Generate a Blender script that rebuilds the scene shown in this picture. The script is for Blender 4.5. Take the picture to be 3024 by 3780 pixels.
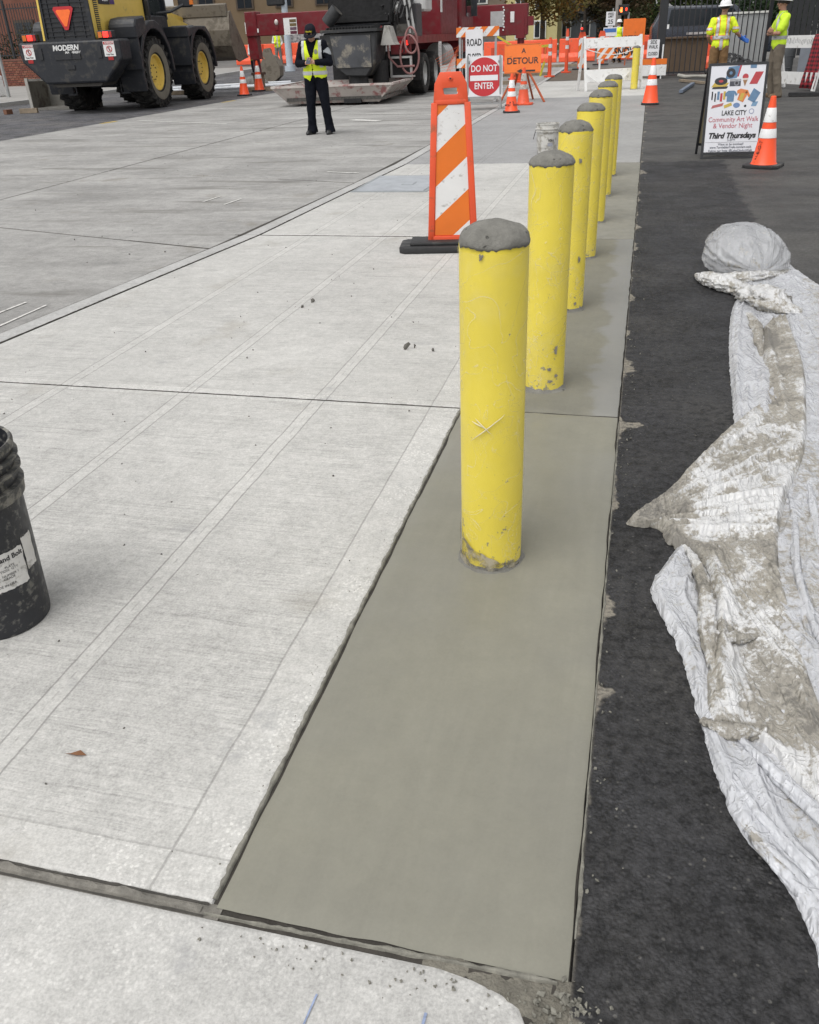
import bpy, bmesh, math, random
from math import sin, cos, pi, sqrt, radians as rad, atan2, hypot
from mathutils import Vector as V, Matrix as M, noise as NZ

for o in list(bpy.data.objects): bpy.data.objects.remove(o)
S = bpy.context.scene
COL = S.collection
random.seed(7)

# ---------------------------------------------------------------- camera
cd = bpy.data.cameras.new('camera'); cam = bpy.data.objects.new('camera', cd); COL.objects.link(cam)
S.camera = cam
cd.sensor_fit = 'HORIZONTAL'; cd.sensor_width = 36; cd.lens = 36*3130/3024; cd.clip_end = 2000; cd.clip_start = .05
_p, _r, _y = rad(29.2216), rad(-2.608), rad(15.25)
Ry = M.Rotation(_y, 3, 'Z')
fw = Ry @ V((0, cos(_p), -sin(_p))); ri = Ry @ V((1, 0, 0)); up = Ry @ V((0, sin(_p), cos(_p)))
cr = cos(_r)*ri + sin(_r)*up; cu = -sin(_r)*ri + cos(_r)*up
cam.matrix_world = M.Translation((0, 0, 1.45)) @ M((cr, cu, -fw)).transposed().to_4x4()

# ---------------------------------------------------------------- daylight: overcast
SUN_EL, SUN_AZ = 62, 205           # degrees; azimuth clockwise from +Y
w = bpy.data.worlds.new('World'); S.world = w; w.use_nodes = True
wn = w.node_tree; bg = wn.nodes['Background']
sky = wn.nodes.new('ShaderNodeTexSky'); sky.sky_type = 'NISHITA'; sky.sun_disc = False
sky.sun_elevation = rad(SUN_EL); sky.sun_rotation = rad(SUN_AZ); sky.air_density = 1.0; sky.dust_density = 2.5; sky.ozone_density = 1
hs = wn.nodes.new('ShaderNodeHueSaturation'); hs.inputs['Saturation'].default_value = .05
wn.links.new(sky.outputs[0], hs.inputs['Color']); wn.links.new(hs.outputs[0], bg.inputs[0]); bg.inputs[1].default_value = .15
sl = bpy.data.lights.new('sun', 'SUN'); sun = bpy.data.objects.new('sun', sl); COL.objects.link(sun)
sl.energy = 1.0; sl.angle = rad(45); sl.color = (1, .975, .94)
_d = V((sin(rad(SUN_AZ))*cos(rad(SUN_EL)), cos(rad(SUN_AZ))*cos(rad(SUN_EL)), sin(rad(SUN_EL))))
sun.rotation_euler = _d.to_track_quat('Z', 'Y').to_euler(); sun.location = (0, 0, 30)
S.view_settings.view_transform = 'Standard'; S.view_settings.look = 'None'; S.view_settings.gamma = 1
S.view_settings.use_curve_mapping = False; S.view_settings.exposure = 0.45
S.render.engine = 'CYCLES'

# ---------------------------------------------------------------- helpers: objects
def tag(o, label=None, cat=None, group=None, kind=None):
    if label: o['label'] = label
    if cat: o['category'] = cat
    if group: o['group'] = group
    if kind: o['kind'] = kind
    return o
def E(name, loc, rz=0, label=None, cat=None, group=None, sc=1):
    o = bpy.data.objects.new(name, None); COL.objects.link(o); o.location = loc; o.rotation_euler = (0, 0, rz); o.scale = (sc,)*3
    o.empty_display_size = .1
    return tag(o, label, cat, group)
def link(name, me, mat=None, parent=None):
    o = bpy.data.objects.new(name, me); COL.objects.link(o)
    if mat: me.materials.clear(); me.materials.append(mat)
    if parent: o.parent = parent
    return o
def copy_tree(o, parent=None):
    c = o.copy(); COL.objects.link(c); c.parent = parent
    for ch in list(o.children): copy_tree(ch, c)
    return c

class MB:
    def __init__(s): s.v = []; s.f = []
    def add(s, vs, fs, T=None):
        b = len(s.v)
        s.v += [tuple(T @ V(p)) for p in vs] if T is not None else [tuple(p) for p in vs]
        s.f += [tuple(b+i for i in f) for f in fs]; return s
    def box(s, c, d, T=None, rz=0, R=None):
        x, y, z = d[0]/2, d[1]/2, d[2]/2
        vs = [V((i*x, j*y, k*z)) for k in (-1, 1) for j in (-1, 1) for i in (-1, 1)]
        if rz: R = M.Rotation(rz, 3, 'Z')
        if R is not None: vs = [R @ p for p in vs]
        vs = [p+V(c) for p in vs]
        return s.add(vs, [(0, 2, 3, 1), (4, 5, 7, 6), (0, 1, 5, 4), (2, 6, 7, 3), (0, 4, 6, 2), (1, 3, 7, 5)], T)
    def bar(s, a, b, wd, th, T=None, upv=(0, 0, 1)):      # box beam from a to b
        a, b = V(a), V(b); d = (b-a); L = d.length; d = d/L; u = V(upv)
        if abs(d.dot(u)) > .98: u = V((0, 1, 0))
        x = d.cross(u).normalized(); z = x.cross(d)
        vs = [(a if k == 0 else b)+x*i*wd/2+z*j*th/2 for k in (0, 1) for j in (-1, 1) for i in (-1, 1)]
        return s.add(vs, [(0, 2, 3, 1), (4, 5, 7, 6), (0, 1, 5, 4), (2, 6, 7, 3), (0, 4, 6, 2), (1, 3, 7, 5)], T)
    def cyl(s, a, b, r0, r1=None, n=16, T=None, caps=True):
        r1 = r0 if r1 is None else r1
        a, b = V(a), V(b); d = (b-a).normalized(); u = V((0, 0, 1)) if abs(d.z) < .9 else V((1, 0, 0))
        x = d.cross(u).normalized(); y = d.cross(x)
        vs = [p+(x*cos(2*pi*i/n)+y*sin(2*pi*i/n))*r for p, r in ((a, r0), (b, r1)) for i in range(n)]
        fs = [(i, (i+1) % n, n+(i+1) % n, n+i) for i in range(n)]
        if caps: fs += [tuple(range(n))[::-1], tuple(range(n, 2*n))]
        return s.add(vs, fs, T)
    def tube(s, pts, r, n=8, T=None, caps=True):
        P = [V(p) for p in pts]; vs = []; fs = []; px = None
        for i, p in enumerate(P):
            d = (P[min(i+1, len(P)-1)]-P[max(i-1, 0)]).normalized()
            if px is None:
                u = V((0, 0, 1)) if abs(d.z) < .9 else V((1, 0, 0)); px = d.cross(u).normalized()
            px = (px-d*px.dot(d)).normalized(); y = d.cross(px); rr = r[i] if isinstance(r, (list, tuple)) else r
            vs += [p+(px*cos(2*pi*k/n)+y*sin(2*pi*k/n))*rr for k in range(n)]
        m = len(P)
        for i in range(m-1):
            fs += [(i*n+k, i*n+(k+1) % n, (i+1)*n+(k+1) % n, (i+1)*n+k) for k in range(n)]
        if caps: fs += [tuple(range(n))[::-1], tuple(range((m-1)*n, m*n))]
        return s.add(vs, fs, T)
    def lathe(s, prof, n=32, T=None, c=(0, 0, 0), fn=None, caps=True):
        vs = []; fs = []
        for j, (r, z) in enumerate(prof):
            for i in range(n):
                a = 2*pi*i/n; p = V((c[0]+r*cos(a), c[1]+r*sin(a), c[2]+z))
                vs.append(fn(p, a, j) if fn else p)
        for j in range(len(prof)-1):
            fs += [(j*n+i, j*n+(i+1) % n, (j+1)*n+(i+1) % n, (j+1)*n+i) for i in range(n)]
        if caps and prof[0][0] > 1e-6: fs.append(tuple(range(n))[::-1])
        if caps and prof[-1][0] > 1e-6: fs.append(tuple(range((len(prof)-1)*n, len(prof)*n)))
        return s.add(vs, fs, T)
    def prism(s, poly, z0, z1, T=None, inset=0, bz=0):
        n = len(poly)
        vs = [(x, y, z0) for x, y in poly]+[(x, y, z1) for x, y in poly]
        fs = [tuple(range(n))[::-1], tuple(range(n, 2*n))]+[(i, (i+1) % n, n+(i+1) % n, n+i) for i in range(n)]
        return s.add(vs, fs, T)
    def sph(s, c, r, n=16, m=10, T=None):
        if not isinstance(r, (tuple, list)): r = (r, r, r)
        prof = [(sin(pi*j/m), -cos(pi*j/m)) for j in range(m+1)]
        return s.lathe([(max(a, 1e-7), b) for a, b in prof], n, (T if T is not None else M.Identity(4)) @ M.Translation(c) @ M.Diagonal((*r, 1)))
    def build(s, name, mat=None, parent=None, smooth=False, bevel=0, seg=1, loc=None):
        me = bpy.data.meshes.new(name); me.from_pydata(s.v, [], s.f)
        bm = bmesh.new(); bm.from_mesh(me)
        bmesh.ops.remove_doubles(bm, verts=bm.verts, dist=1e-5)
        bmesh.ops.recalc_face_normals(bm, faces=bm.faces)
        if bevel:
            ed = [e for e in bm.edges if len(e.link_faces) == 2 and e.calc_face_angle(0) > .5]
            bmesh.ops.bevel(bm, geom=ed, offset=bevel, segments=seg, affect='EDGES', clamp_overlap=True, profile=.5)
        bm.to_mesh(me); bm.free()
        if smooth:
            me.shade_smooth()
            if smooth != 'all':
                try: me.set_sharp_from_angle(angle=rad(38))
                except Exception: pass
        o = link(name, me, mat, parent)
        if loc: o.location = loc
        return o

def TR(x=0, y=0, z=0, rx=0, ry=0, rz=0, s=None):
    m = M.Translation((x, y, z)) @ M.Rotation(rz, 4, 'Z') @ M.Rotation(ry, 4, 'Y') @ M.Rotation(rx, 4, 'X')
    if s: m = m @ M.Diagonal((*s, 1)) if isinstance(s, tuple) else m @ M.Scale(s, 4)
    return m
def text(s, size, mat, parent, T, align='CENTER', bold=0., name='lettering', sx=1., shear=0., depth=.0015):
    cu_ = bpy.data.curves.new('t', 'FONT'); cu_.body = s; cu_.size = size; cu_.align_x = align; cu_.align_y = 'CENTER'
    cu_.offset = bold; cu_.shear = shear; cu_.extrude = depth; cu_.resolution_u = 3; cu_.space_line = .9
    to = bpy.data.objects.new('t', cu_)
    me = bpy.data.meshes.new_from_object(to); bpy.data.objects.remove(to)
    for v in me.vertices: v.co.x *= sx
    o = link(name, me, mat, parent); me.name = name; o.matrix_local = T
    return o

# ---------------------------------------------------------------- helpers: materials
def nd(nt, typ, ins=None, **props):
    n = nt.nodes.new(typ)
    for k, v in props.items(): setattr(n, k, v)
    for k, v in (ins or {}).items():
        if isinstance(v, bpy.types.NodeSocket): nt.links.new(v, n.inputs[k])
        elif v is not None: n.inputs[k].default_value = v
    return n
class NB:
    def __init__(s, name, world=False):
        s.m = bpy.data.materials.new(name); s.m.use_nodes = True; s.nt = s.m.node_tree; s.b = s.nt.nodes['Principled BSDF']
        s.P = nd(s.nt, 'ShaderNodeNewGeometry').outputs['Position'] if world else nd(s.nt, 'ShaderNodeTexCoord').outputs['Object']
    def xyz(s, v=None):
        n = nd(s.nt, 'ShaderNodeSeparateXYZ', {0: v or s.P}); return n.outputs
    def comb(s, x, y, z=0.): return nd(s.nt, 'ShaderNodeCombineXYZ', {0: x, 1: y, 2: z}).outputs[0]
    def mt(s, op, a, b=None, c=None, cl=False):
        return nd(s.nt, 'ShaderNodeMath', {0: a, 1: b, 2: c}, operation=op, use_clamp=cl).outputs[0]
    def vadd(s, a, b): return nd(s.nt, 'ShaderNodeVectorMath', {0: a, 1: b}, operation='ADD').outputs[0]
    def vscale(s, a, sc): return nd(s.nt, 'ShaderNodeVectorMath', {0: a, 1: sc}, operation='MULTIPLY').outputs[0]
    def noise(s, scale, detail=3, rough=.55, vec=None, dist=0): return nd(s.nt, 'ShaderNodeTexNoise', {'Vector': vec or s.P, 'Scale': scale, 'Detail': detail, 'Roughness': rough, 'Distortion': dist}).outputs[0]
    def vor(s, scale, vec=None, feat='F1', out='Distance', rnd=1.): return nd(s.nt, 'ShaderNodeTexVoronoi', {'Vector': vec or s.P, 'Scale': scale, 'Randomness': rnd}, feature=feat).outputs[out]
    def mr(s, v, a, b, c=0., d=1., smooth=True): return nd(s.nt, 'ShaderNodeMapRange', {0: v, 1: a, 2: b, 3: c, 4: d}, interpolation_type='SMOOTHSTEP' if smooth else 'LINEAR').outputs[0]
    def mix(s, f, a, b):
        n = nd(s.nt, 'ShaderNodeMix', data_type='RGBA')
        for i, v in ((0, f), (6, a), (7, b)):
            if isinstance(v, bpy.types.NodeSocket): s.nt.links.new(v, n.inputs[i])
            else: n.inputs[i].default_value = (*v, 1) if (i and len(v) == 3) else v
        return n.outputs[2]
    def mul(s, col, f):     # multiply colour by scalar socket
        return nd(s.nt, 'ShaderNodeVectorMath', {0: col, 'Scale': f}, operation='SCALE').outputs[0]
    def set(s, **k):
        for n, v in k.items():
            i = s.b.inputs[n.replace('_', ' ')]
            if isinstance(v, bpy.types.NodeSocket): s.nt.links.new(v, i)
            else: i.default_value = (*v, 1) if (isinstance(v, tuple) and len(v) == 3) else v
        return s
    def bump(s, h, strength=.3, dist=.01):
        s.nt.links.new(nd(s.nt, 'ShaderNodeBump', {'Height': h, 'Strength': strength, 'Distance': dist}).outputs[0], s.b.inputs['Normal']); return s
_mc = {}
def pm(name, col, rough=.6, metal=0., var=.12, vs=6., bump=0., bs=80., dirt=None, emit=0., spec=.5):
    """painted / plain surface: colour, gentle mottling, optional dirt (colour, amount 0..1, scale)"""
    if name in _mc: return _mc[name]
    n = NB(name); a = n.noise(vs, 4); f = n.mr(a, .25, .75, 1-var, 1+var, False)
    c = n.mul((*col, 1)[:3], f) if True else None
    if dirt:
        dm = n.mr(n.noise(dirt[2], 6, .65), .62-dirt[1]*.3, .72-dirt[1]*.2)
        c = n.mix(n.mt('MULTIPLY', dm, .85), c, dirt[0])
    n.set(Base_Color=c, Roughness=n.mr(n.noise(vs*3, 3), .2, .8, max(rough-.1, .02), min(rough+.1, 1)), Metallic=metal)
    if bump: n.bump(n.noise(bs, 3), bump, .01)
    if spec != .5: n.set(Specular_IOR_Level=spec)
    if emit: n.set(Emission_Color=col, Emission_Strength=emit)
    _mc[name] = n.m; return n.m
# ================================================================ ground, road, pavement
def gz(x, y):
    t = min(max((-x-8)/8, 0), 1); t = t*t*(3-2*t)
    return .02*max(0, y-36)*t
def sstep(a, b, x):
    t = min(max((x-a)/(b-a), 0), 1); return t*t*(3-2*t)

def concrete(name, base, tint=(1, .99, .965), lines=(), xb=None, ys=(), broom=1., spots=1., stain=.5, wet=0., rough=.85, var=1., curing=False, grain=1.):
    n = NB(name, True); X, Y_, Z = n.xyz()
    wob = n.mt('MULTIPLY', n.mt('SUBTRACT', n.noise(5, 3), .5), .012)
    xw = n.mt('ADD', X, wob); yw = n.mt('ADD', Y_, wob)
    big = n.noise(.9, 4, .6); med = n.noise(9, 5, .65); fine = n.noise(160, 3, .7); mid = n.noise(38, 4, .7)
    k = n.mt('ADD', n.mr(big, .32, .68, 1-.11*var, 1+.09*var, False), n.mr(med, .32, .68, -.09*var, .08*var, False))
    k = n.mt('ADD', k, n.mr(fine, .34, .66, -.15*grain, .12*grain, False)); k = n.mt('ADD', k, n.mr(mid, .34, .66, -.11*grain, .08*grain, False))
    band = None; groove = None
    def mx(a, b): return b if a is None else n.mt('MAXIMUM', a, b)
    for c in lines:
        d = n.mt('ABSOLUTE', n.mt('SUBTRACT', xw, c))
        band = mx(band, n.mr(d, .026, .032, 1, 0))
        groove = mx(groove, n.mr(n.mt('ABSOLUTE', n.mt('SUBTRACT', d, .031)), .0012, .004, 1, 0))
        groove = mx(groove, n.mt('MULTIPLY', n.mr(d, .001, .004, .6, 0), n.mr(n.noise(14, 3), .45, .6)))
    brd = None
    if xb is not None:
        brd = n.mr(xw, xb-.003, xb+.003); groove = mx(groove, n.mr(n.mt('ABSOLUTE', n.mt('SUBTRACT', xw, xb)), .0012, .0045, .8, 0))
    for (yc, lo, hi) in ys:       # smooth trowelled border around a joint at yc
        m = n.mt('MULTIPLY', n.mr(yw, yc-lo-.004, yc-lo+.004), n.mr(yw, yc+hi-.004, yc+hi+.004, 1, 0))
        brd = mx(brd, m)
        for q in (yc-lo, yc+hi): groove = mx(groove, n.mr(n.mt('ABSOLUTE', n.mt('SUBTRACT', yw, q)), .001, .004, .55, 0))
    smooth = mx(band, brd) if band is not None or brd is not None else None
    if broom:
        bl = n.noise(1, 4, .75, n.comb(n.mt('MULTIPLY', X, 3.2), n.mt('MULTIPLY', yw, 150.)))
        bl2 = n.noise(1, 3, .6, n.comb(n.mt('MULTIPLY', X, 1.1), n.mt('MULTIPLY', yw, 42.)))
        bf = n.mt('ADD', n.mr(bl, .33, .6, -.15*broom, .05*broom, False), n.mr(bl2, .3, .5, -.07*broom, .02*broom)); bf = n.mt('MULTIPLY', bf, n.mr(n.noise(2.2, 4, .6), .36, .62, .25, 1.25))
        if smooth is not None: bf = n.mt('MULTIPLY', bf, n.mr(smooth, 0, 1, 1, .1))
        k = n.mt('ADD', k, bf)
    if smooth is not None: k = n.mt('ADD', k, n.mt('MULTIPLY', smooth, .06))
    if spots:
        v = n.vor(85, n.vadd(n.P, n.vscale(n.comb(med, mid), (.02, .02, 0)))); sp = n.mt('MULTIPLY', n.mr(v, .30, .40, 1, 0), n.mr(n.noise(6, 4), .40, .58))
        sp = n.mt('MULTIPLY', sp, n.mr(brd, 0, 1, .35, 1.) if brd is not None else .5)
        k = n.mt('ADD', k, n.mt('MULTIPLY', sp, .22*spots))
    # dark specks and grime
    v2 = n.vor(17); sp2 = n.mt('MULTIPLY', n.mr(v2, .02, .06, 1, 0), n.mr(n.noise(3.1, 2), .5, .58)); k = n.mt('SUBTRACT', k, n.mt('MULTIPLY', sp2, .45*stain))
    v3 = n.vor(60); k = n.mt('SUBTRACT', k, n.mt('MULTIPLY', n.mt('MULTIPLY', n.mr(v3, .04, .12, 1, 0), n.mr(n.noise(6, 2), .52, .62)), .3*stain))
    c = n.mul(tuple(base*t for t in tint), k)
    st = n.mt('MULTIPLY', n.mr(n.noise(1.9, 5, .6), .58, .74), .5*stain); c = n.mix(st, c, (base*.62, base*.57, base*.48))
    st2 = n.mt('MULTIPLY', n.mr(n.noise(3.3, 6, .7, n.vadd(n.P, (7., 3., 0.))), .6, .72), .55*stain); c = n.mix(st2, c, (base*.55, base*.55, base*.56))
    if var > 1.2:
        stk = n.noise(1, 5, .65, n.comb(n.mt('MULTIPLY', X, .35), n.mt('MULTIPLY', Y_, 1.5)), .8); c = n.mul(c, n.mr(stk, .3, .7, .80, 1.14, False))
        stk2 = n.mt('MULTIPLY', n.mr(n.noise(1, 4, .6, n.comb(n.mt('MULTIPLY', X, .5), n.mt('MULTIPLY', Y_, 3.)), .5), .55, .70), .65); c = n.mix(stk2, c, (base*.45, base*.43, base*.39))
    if groove is not None: c = n.mix(n.mt('MULTIPLY', groove, .55), c, (base*.36, base*.35, base*.33))
    r = rough
    if wet:
        wm = n.mr(n.noise(1.3, 4, .55), .35, .62); r = n.mr(wm, 0, 1, rough, rough-.28*wet)
        c = n.mix(n.mt('MULTIPLY', wm, .25), c, (base*.80, base*.79, base*.74))
        tr = n.noise(1, 4, .6, n.comb(n.mt('MULTIPLY', X, 14.), n.mt('MULTIPLY', Y_, 1.3)), 1.2); c = n.mul(c, n.mr(tr, .3, .7, .965, 1.03, False))
    if curing:     # drying: pale edge along the right side of the strip
        e = n.mt('ADD', X, n.mt('MULTIPLY', n.mt('SUBTRACT', n.noise(4, 4, .6), .5), .30))
        ed = n.mr(e, -.16, -.10); c = n.mix(n.mt('MULTIPLY', ed, .5), c, (base*1.28, base*1.29, base*1.30))
    n.set(Base_Color=c, Roughness=r, Specular_IOR_Level=.3 if wet == 1. else .14 if (wet or grain < .9) else .3)
    h = n.mt('ADD', n.mt('MULTIPLY', fine, .6), n.mt('MULTIPLY', mid, .6))
    if broom: h = n.mt('ADD', h, n.mt('MULTIPLY', bl, .8*broom))
    if groove is not None: h = n.mt('SUBTRACT', h, n.mt('MULTIPLY', groove, 1.6))
    n.bump(h, .35 if not wet else .12, .004)
    return n.m
CJ0, CJ1, CJ2, CJ3, CJ4 = .915, 3.46, 7.07, 11.55, 23.6
LN = (-1.35, -2.03, -2.70)
M_side = concrete('sidewalk concrete', .455, tint=(1, .984, .94), stain=.85, broom=1.25, lines=LN, xb=-.82, ys=((CJ0, .0, .11), (CJ1, .05, .07), (CJ2, .06, .06), (CJ3, .06, .02)))
M_near = concrete('older apron concrete', .45, tint=(1, .985, .945), broom=.25, spots=1.5, stain=.9)
M_curb = concrete('curb concrete', .40, broom=.3, spots=.5, stain=.6)
M_old = concrete('aged grey pavement', .285, tint=(1, .995, .99), lines=(-1.35, -2.03, -2.7), broom=.7, spots=.2, stain=.6)
M_road = concrete('road concrete', .315, tint=(1, .98, .94), broom=.55, spots=.25, stain=1.25, var=1.5)
M_wet = concrete('wet fresh concrete', .222, tint=(1, .968, .785), broom=0, spots=0, stain=.15, wet=1., rough=.60, var=.5, grain=.22)
M_damp = concrete('curing concrete', .20, tint=(1, .966, .785), broom=.06, spots=0, stain=.2, grain=.35, var=.7, wet=.4, rough=.75, curing=True)
M_cured = concrete('cured strip concrete', .23, tint=(1, .972, .84), grain=.5, broom=.15, spots=.1, stain=.4)

def asphalt(name, base, dusty=.5, spill=False, worn=False):
    n = NB(name, True); X, Y_, Z = n.xyz()
    ag = n.vor(210); ag2 = n.vor(95, feat='F1'); cl = n.vor(150, out='Color'); rc = n.xyz(cl)[0]
    k = n.mr(rc, 0, 1, .72, 1.35, False); k = n.mt('ADD', k, n.mr(ag2, .1, .55, .16, -.22, False)); k = n.mt('ADD', k, n.mr(n.noise(30, 6, .78), .38, .62, -.6, .6, False)); k = n.mt('ADD', k, n.mr(n.noise(2.2, 5, .65), .35, .65, -.4, .45, False)); k = n.mt('MAXIMUM', k, .2)
    c = n.mul((base, base*1.0, base*1.09), k)
    du = n.mt('MULTIPLY', n.mr(n.noise(.8, 5, .62), .42, .68), n.mr(n.noise(30, 4, .7), .3, .62)); c = n.mix(n.mt('MULTIPLY', du, dusty), c, (base*2.6, base*2.45, base*2.25))
    if worn:    # the new black patch ends; older bleached asphalt lies beyond it
        jx = n.mt('MULTIPLY', n.mt('SUBTRACT', n.noise(3, 5, .65), .5), .35); old = n.mt('MAXIMUM', n.mr(n.mt('ADD', X, jx), .93, 1.0), n.mr(n.mt('ADD', Y_, n.mt('MULTIPLY', jx, 2.)), 11.5, 11.7))
        pat = n.mr(n.noise(.9, 5, .62, n.vscale(n.P, (.6, 1.3, 1.))), .36, .62, .45, 1.); c = n.mix(n.mt('MULTIPLY', old, n.mt('MULTIPLY', pat, .85)), c, n.mul((.082, .079, .074), n.mr(n.noise(45, 4, .75), .35, .65, .6, 1.35, False)))
    ws = n.mt('MULTIPLY', n.mr(n.xyz(n.vor(75, out='Color'))[0], .90, .94), n.mr(n.vor(75), .15, .35, 1, 0)); c = n.mix(n.mt('MULTIPLY', ws, .55), c, (.13, .125, .115))
    if spill:   # grout splashed over the edge of the pour
        e = n.mt('SUBTRACT', X, n.mt('MULTIPLY', n.mr(n.noise(2.3, 5, .6), .5, .8), .13)); m = n.mr(e, -.004, .012, 1, 0)
        m2 = n.mt('MULTIPLY', m, n.mr(n.noise(55, 4, .7), .32, .55, .35, 1)); c = n.mix(m2, c, (.22, .20, .165))
    n.set(Base_Color=c, Roughness=n.mr(n.noise(4, 3), .3, .7, .62, .85), Specular_IOR_Level=.4)
    n.bump(n.mt('ADD', n.mt('ADD', n.mr(ag2, .0, .6, 1, 0, False), n.mt('MULTIPLY', n.noise(300, 2), .5)), n.mt('MULTIPLY', n.noise(40, 4, .7), 1.6)), .55, .006)
    return n.m
M_asph = asphalt('driveway asphalt', .0215, .5, True, True)
M_lane = asphalt('lane asphalt', .078, .5)
M_earth = pm('joint dirt', (.045, .04, .034), .95, var=.35, vs=25, bump=.5)
M_ground = pm('worn ground', (.13, .125, .118), .95, var=.3, vs=.5, bump=.3, bs=20)

# --- base ground: one sheet to the horizon
def grid_sheet(name, x0, x1, y0, y1, nx, ny, dz, mat, hf=None):
    vs = []; fs = []
    for j in range(ny+1):
        for i in range(nx+1):
            x = x0+(x1-x0)*i/nx; y = y0+(y1-y0)*j/ny; vs.append((x, y, gz(x, min(y, 90))+dz+(hf(x, y) if hf else 0)))
    for j in range(ny):
        for i in range(nx): a = j*(nx+1)+i; fs.append((a, a+1, a+nx+2, a+nx+1))
    me = bpy.data.meshes.new(name); me.from_pydata(vs, [], fs); me.shade_smooth(); return link(name, me, mat)
o = grid_sheet('ground', -600, 600, -30, 1000, 120, 103, -.045, M_ground); tag(o, kind='structure')
drv = grid_sheet('driveway', .004, 9, -1.2, 45, 60, 300, 0, M_asph, lambda x, y: .004*NZ.noise((x*2, y*2, 0)) if y < 14 else 0); tag(drv, kind='structure')
lane = grid_sheet('asphalt_lane', -20.2, -12.2, -1, 120, 16, 100, -.004, M_lane); tag(lane, kind='structure')

def slab(name, poly, mat, parent, z=0., th=.035, bev=.008, gap=.0065, rough=0., n_sub=0):
    """a paving slab with rounded arrises; poly counter-clockwise (x, y)"""
    def inset(P, d):
        out = []
        for i in range(len(P)):
            a, b, c = V(P[i-1]), V(P[i]), V(P[(i+1) % len(P)])
            e1 = (b-a).normalized(); e2 = (c-b).normalized(); n1 = V((-e1.y, e1.x)); n2 = V((-e2.y, e2.x))
            m = (n1+n2); m = m/max(m.dot(n1), .2); out.append(b+m*d)
        return out
    P0 = inset(poly, gap); P1 = inset(poly, gap+bev*.4); P2 = inset(poly, gap+bev*1.5)
    k = len(poly); vs = [(*p, z-th+gz(p.x, p.y)) for p in P0]+[(*p, z-bev+gz(p.x, p.y)) for p in P0]+[(*p, z-bev*.3+gz(p.x, p.y)) for p in P1]+[(*p, z+gz(p.x, p.y)) for p in P2]
    fs = [(r*k+i, r*k+(i+1) % k, (r+1)*k+(i+1) % k, (r+1)*k+i) for r in range(3) for i in range(k)]+[tuple(range(3*k, 4*k))]
    me = bpy.data.meshes.new(name); me.from_pydata(vs, [], fs); me.update()
    return link(name, me, mat, parent)
CURB = [(-4.05, -1.2), (-3.73, 1.8), (-3.51, 4.04), (-3.36, 5.4), (-3.17, 7.07), (-3.1, 8.87), (-2.99, 11.55), (-3.06, 16.4), (-3.12, 21), (-3.15, 23.6), (-3.17, 25.2), (-3.44, 38), (-3.6, 44)]
def curbx(y):
    for (x0, y0), (x1, y1) in zip(CURB, CURB[1:]):
        if y <= y1: return x0+(x1-x0)*(y-y0)/(y1-y0)
    return CURB[-1][0]
def curb_pts(y0, y1): return [(curbx(y0), y0)]+[(x, y) for x, y in CURB if y0+.05 < y < y1-.05]+[(curbx(y1), y1)]
sw = E('sidewalk', (0, 0, 0)); tag(sw, kind='structure')
def walk_panel(y0, y1, mat, x1=-.68, z=0., skew=0):
    L = curb_pts(y0, y1); return slab('pavement_panel', [(x1, y0), (x1, y1)]+L[::-1], mat, sw, z)
slab('pavement_panel', [(-.05, -1.2), (-.052, .6), (-.054, .78), (-.06, .83), (-.075, .858), (-.11, .877), (-.165, .892), (-.23, CJ0-.014)]+curb_pts(-1.2, CJ0-.012)[::-1], M_near, sw, -.001, gap=.004, bev=.006)
slab('pavement_panel', [(-.68, CJ0+.006), (-.68, CJ1)]+curb_pts(CJ0+.006, CJ1)[::-1], M_side, sw, .002, gap=.004, bev=.007)
walk_panel(CJ1, CJ2, M_side); walk_panel(CJ2, CJ3, M_side)
for y0, y1 in ((CJ3, 15.6), (15.6, 19.6), (19.6, CJ4)): walk_panel(y0, y1, M_old, -.68)
for y0, y1 in ((CJ4, 27.5), (27.5, 31.5)): walk_panel(y0, y1, M_side, .004)
for (x0, y0), (x1, y1) in zip(CURB[:-1], CURB[1:]):
    slab('curb_stone', [(x0-.002, y0), (x1-.002, y1), (x1-.145, y1), (x0-.145, y0)], M_curb, sw, .003, gap=.003)
# --- freshly poured strip that carries the bollards
st = E('fresh_concrete_strip', (0, 0, 0)); tag(st, kind='structure')
def wet_panel(y0, y1, mat, z, x0=-.680, x1=.002, gl=.005):
    vs = []; fs = []; nx, ny = 28, int((y1-y0)/.025)
    for j in range(ny+1):
        for i in range(nx+1):
            x = x0+gl+(x1-.004-x0-gl)*i/nx; y = y0+.008+(y1-y0-.012)*j/ny
            e = min(x-x0-gl, x1-.004-x, y-y0-.008, y1-.004-y); zz = z-.005*(1-sstep(0, .012, e))
            xe = x+(.006*NZ.noise((y*9, 1.7, x0)) if i in (0, nx) else 0); ye = y+(.004*NZ.noise((x*13, y0, 2)) if j in (0, ny) else 0)
            vs.append((xe, ye, zz+.0015*NZ.noise((x*5, y*4, 3.3))))
    for j in range(ny):
        for i in range(nx): a = j*(nx+1)+i; fs.append((a, a+1, a+nx+2, a+nx+1))
    me = bpy.data.meshes.new('fresh_panel'); me.from_pydata(vs, [], fs); me.shade_smooth(); return link('fresh_panel', me, mat, st)
wet_panel(CJ0-.004, CJ1, M_wet, .003, gl=.007); wet_panel(CJ1, CJ2, M_damp, .001)
M_cured2 = concrete('pale cured strip concrete', .30, tint=(1, .99, .96), broom=.4, spots=.1, stain=.5)
wet_panel(CJ2, CJ3, M_cured, .0)
for y0, y1 in ((CJ3, 15.6), (15.6, 19.6), (19.6, CJ4)): slab('fresh_panel', [(-.672, y0), (0, y0), (0, y1), (-.672, y1)], M_cured2, st, 0)
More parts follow.
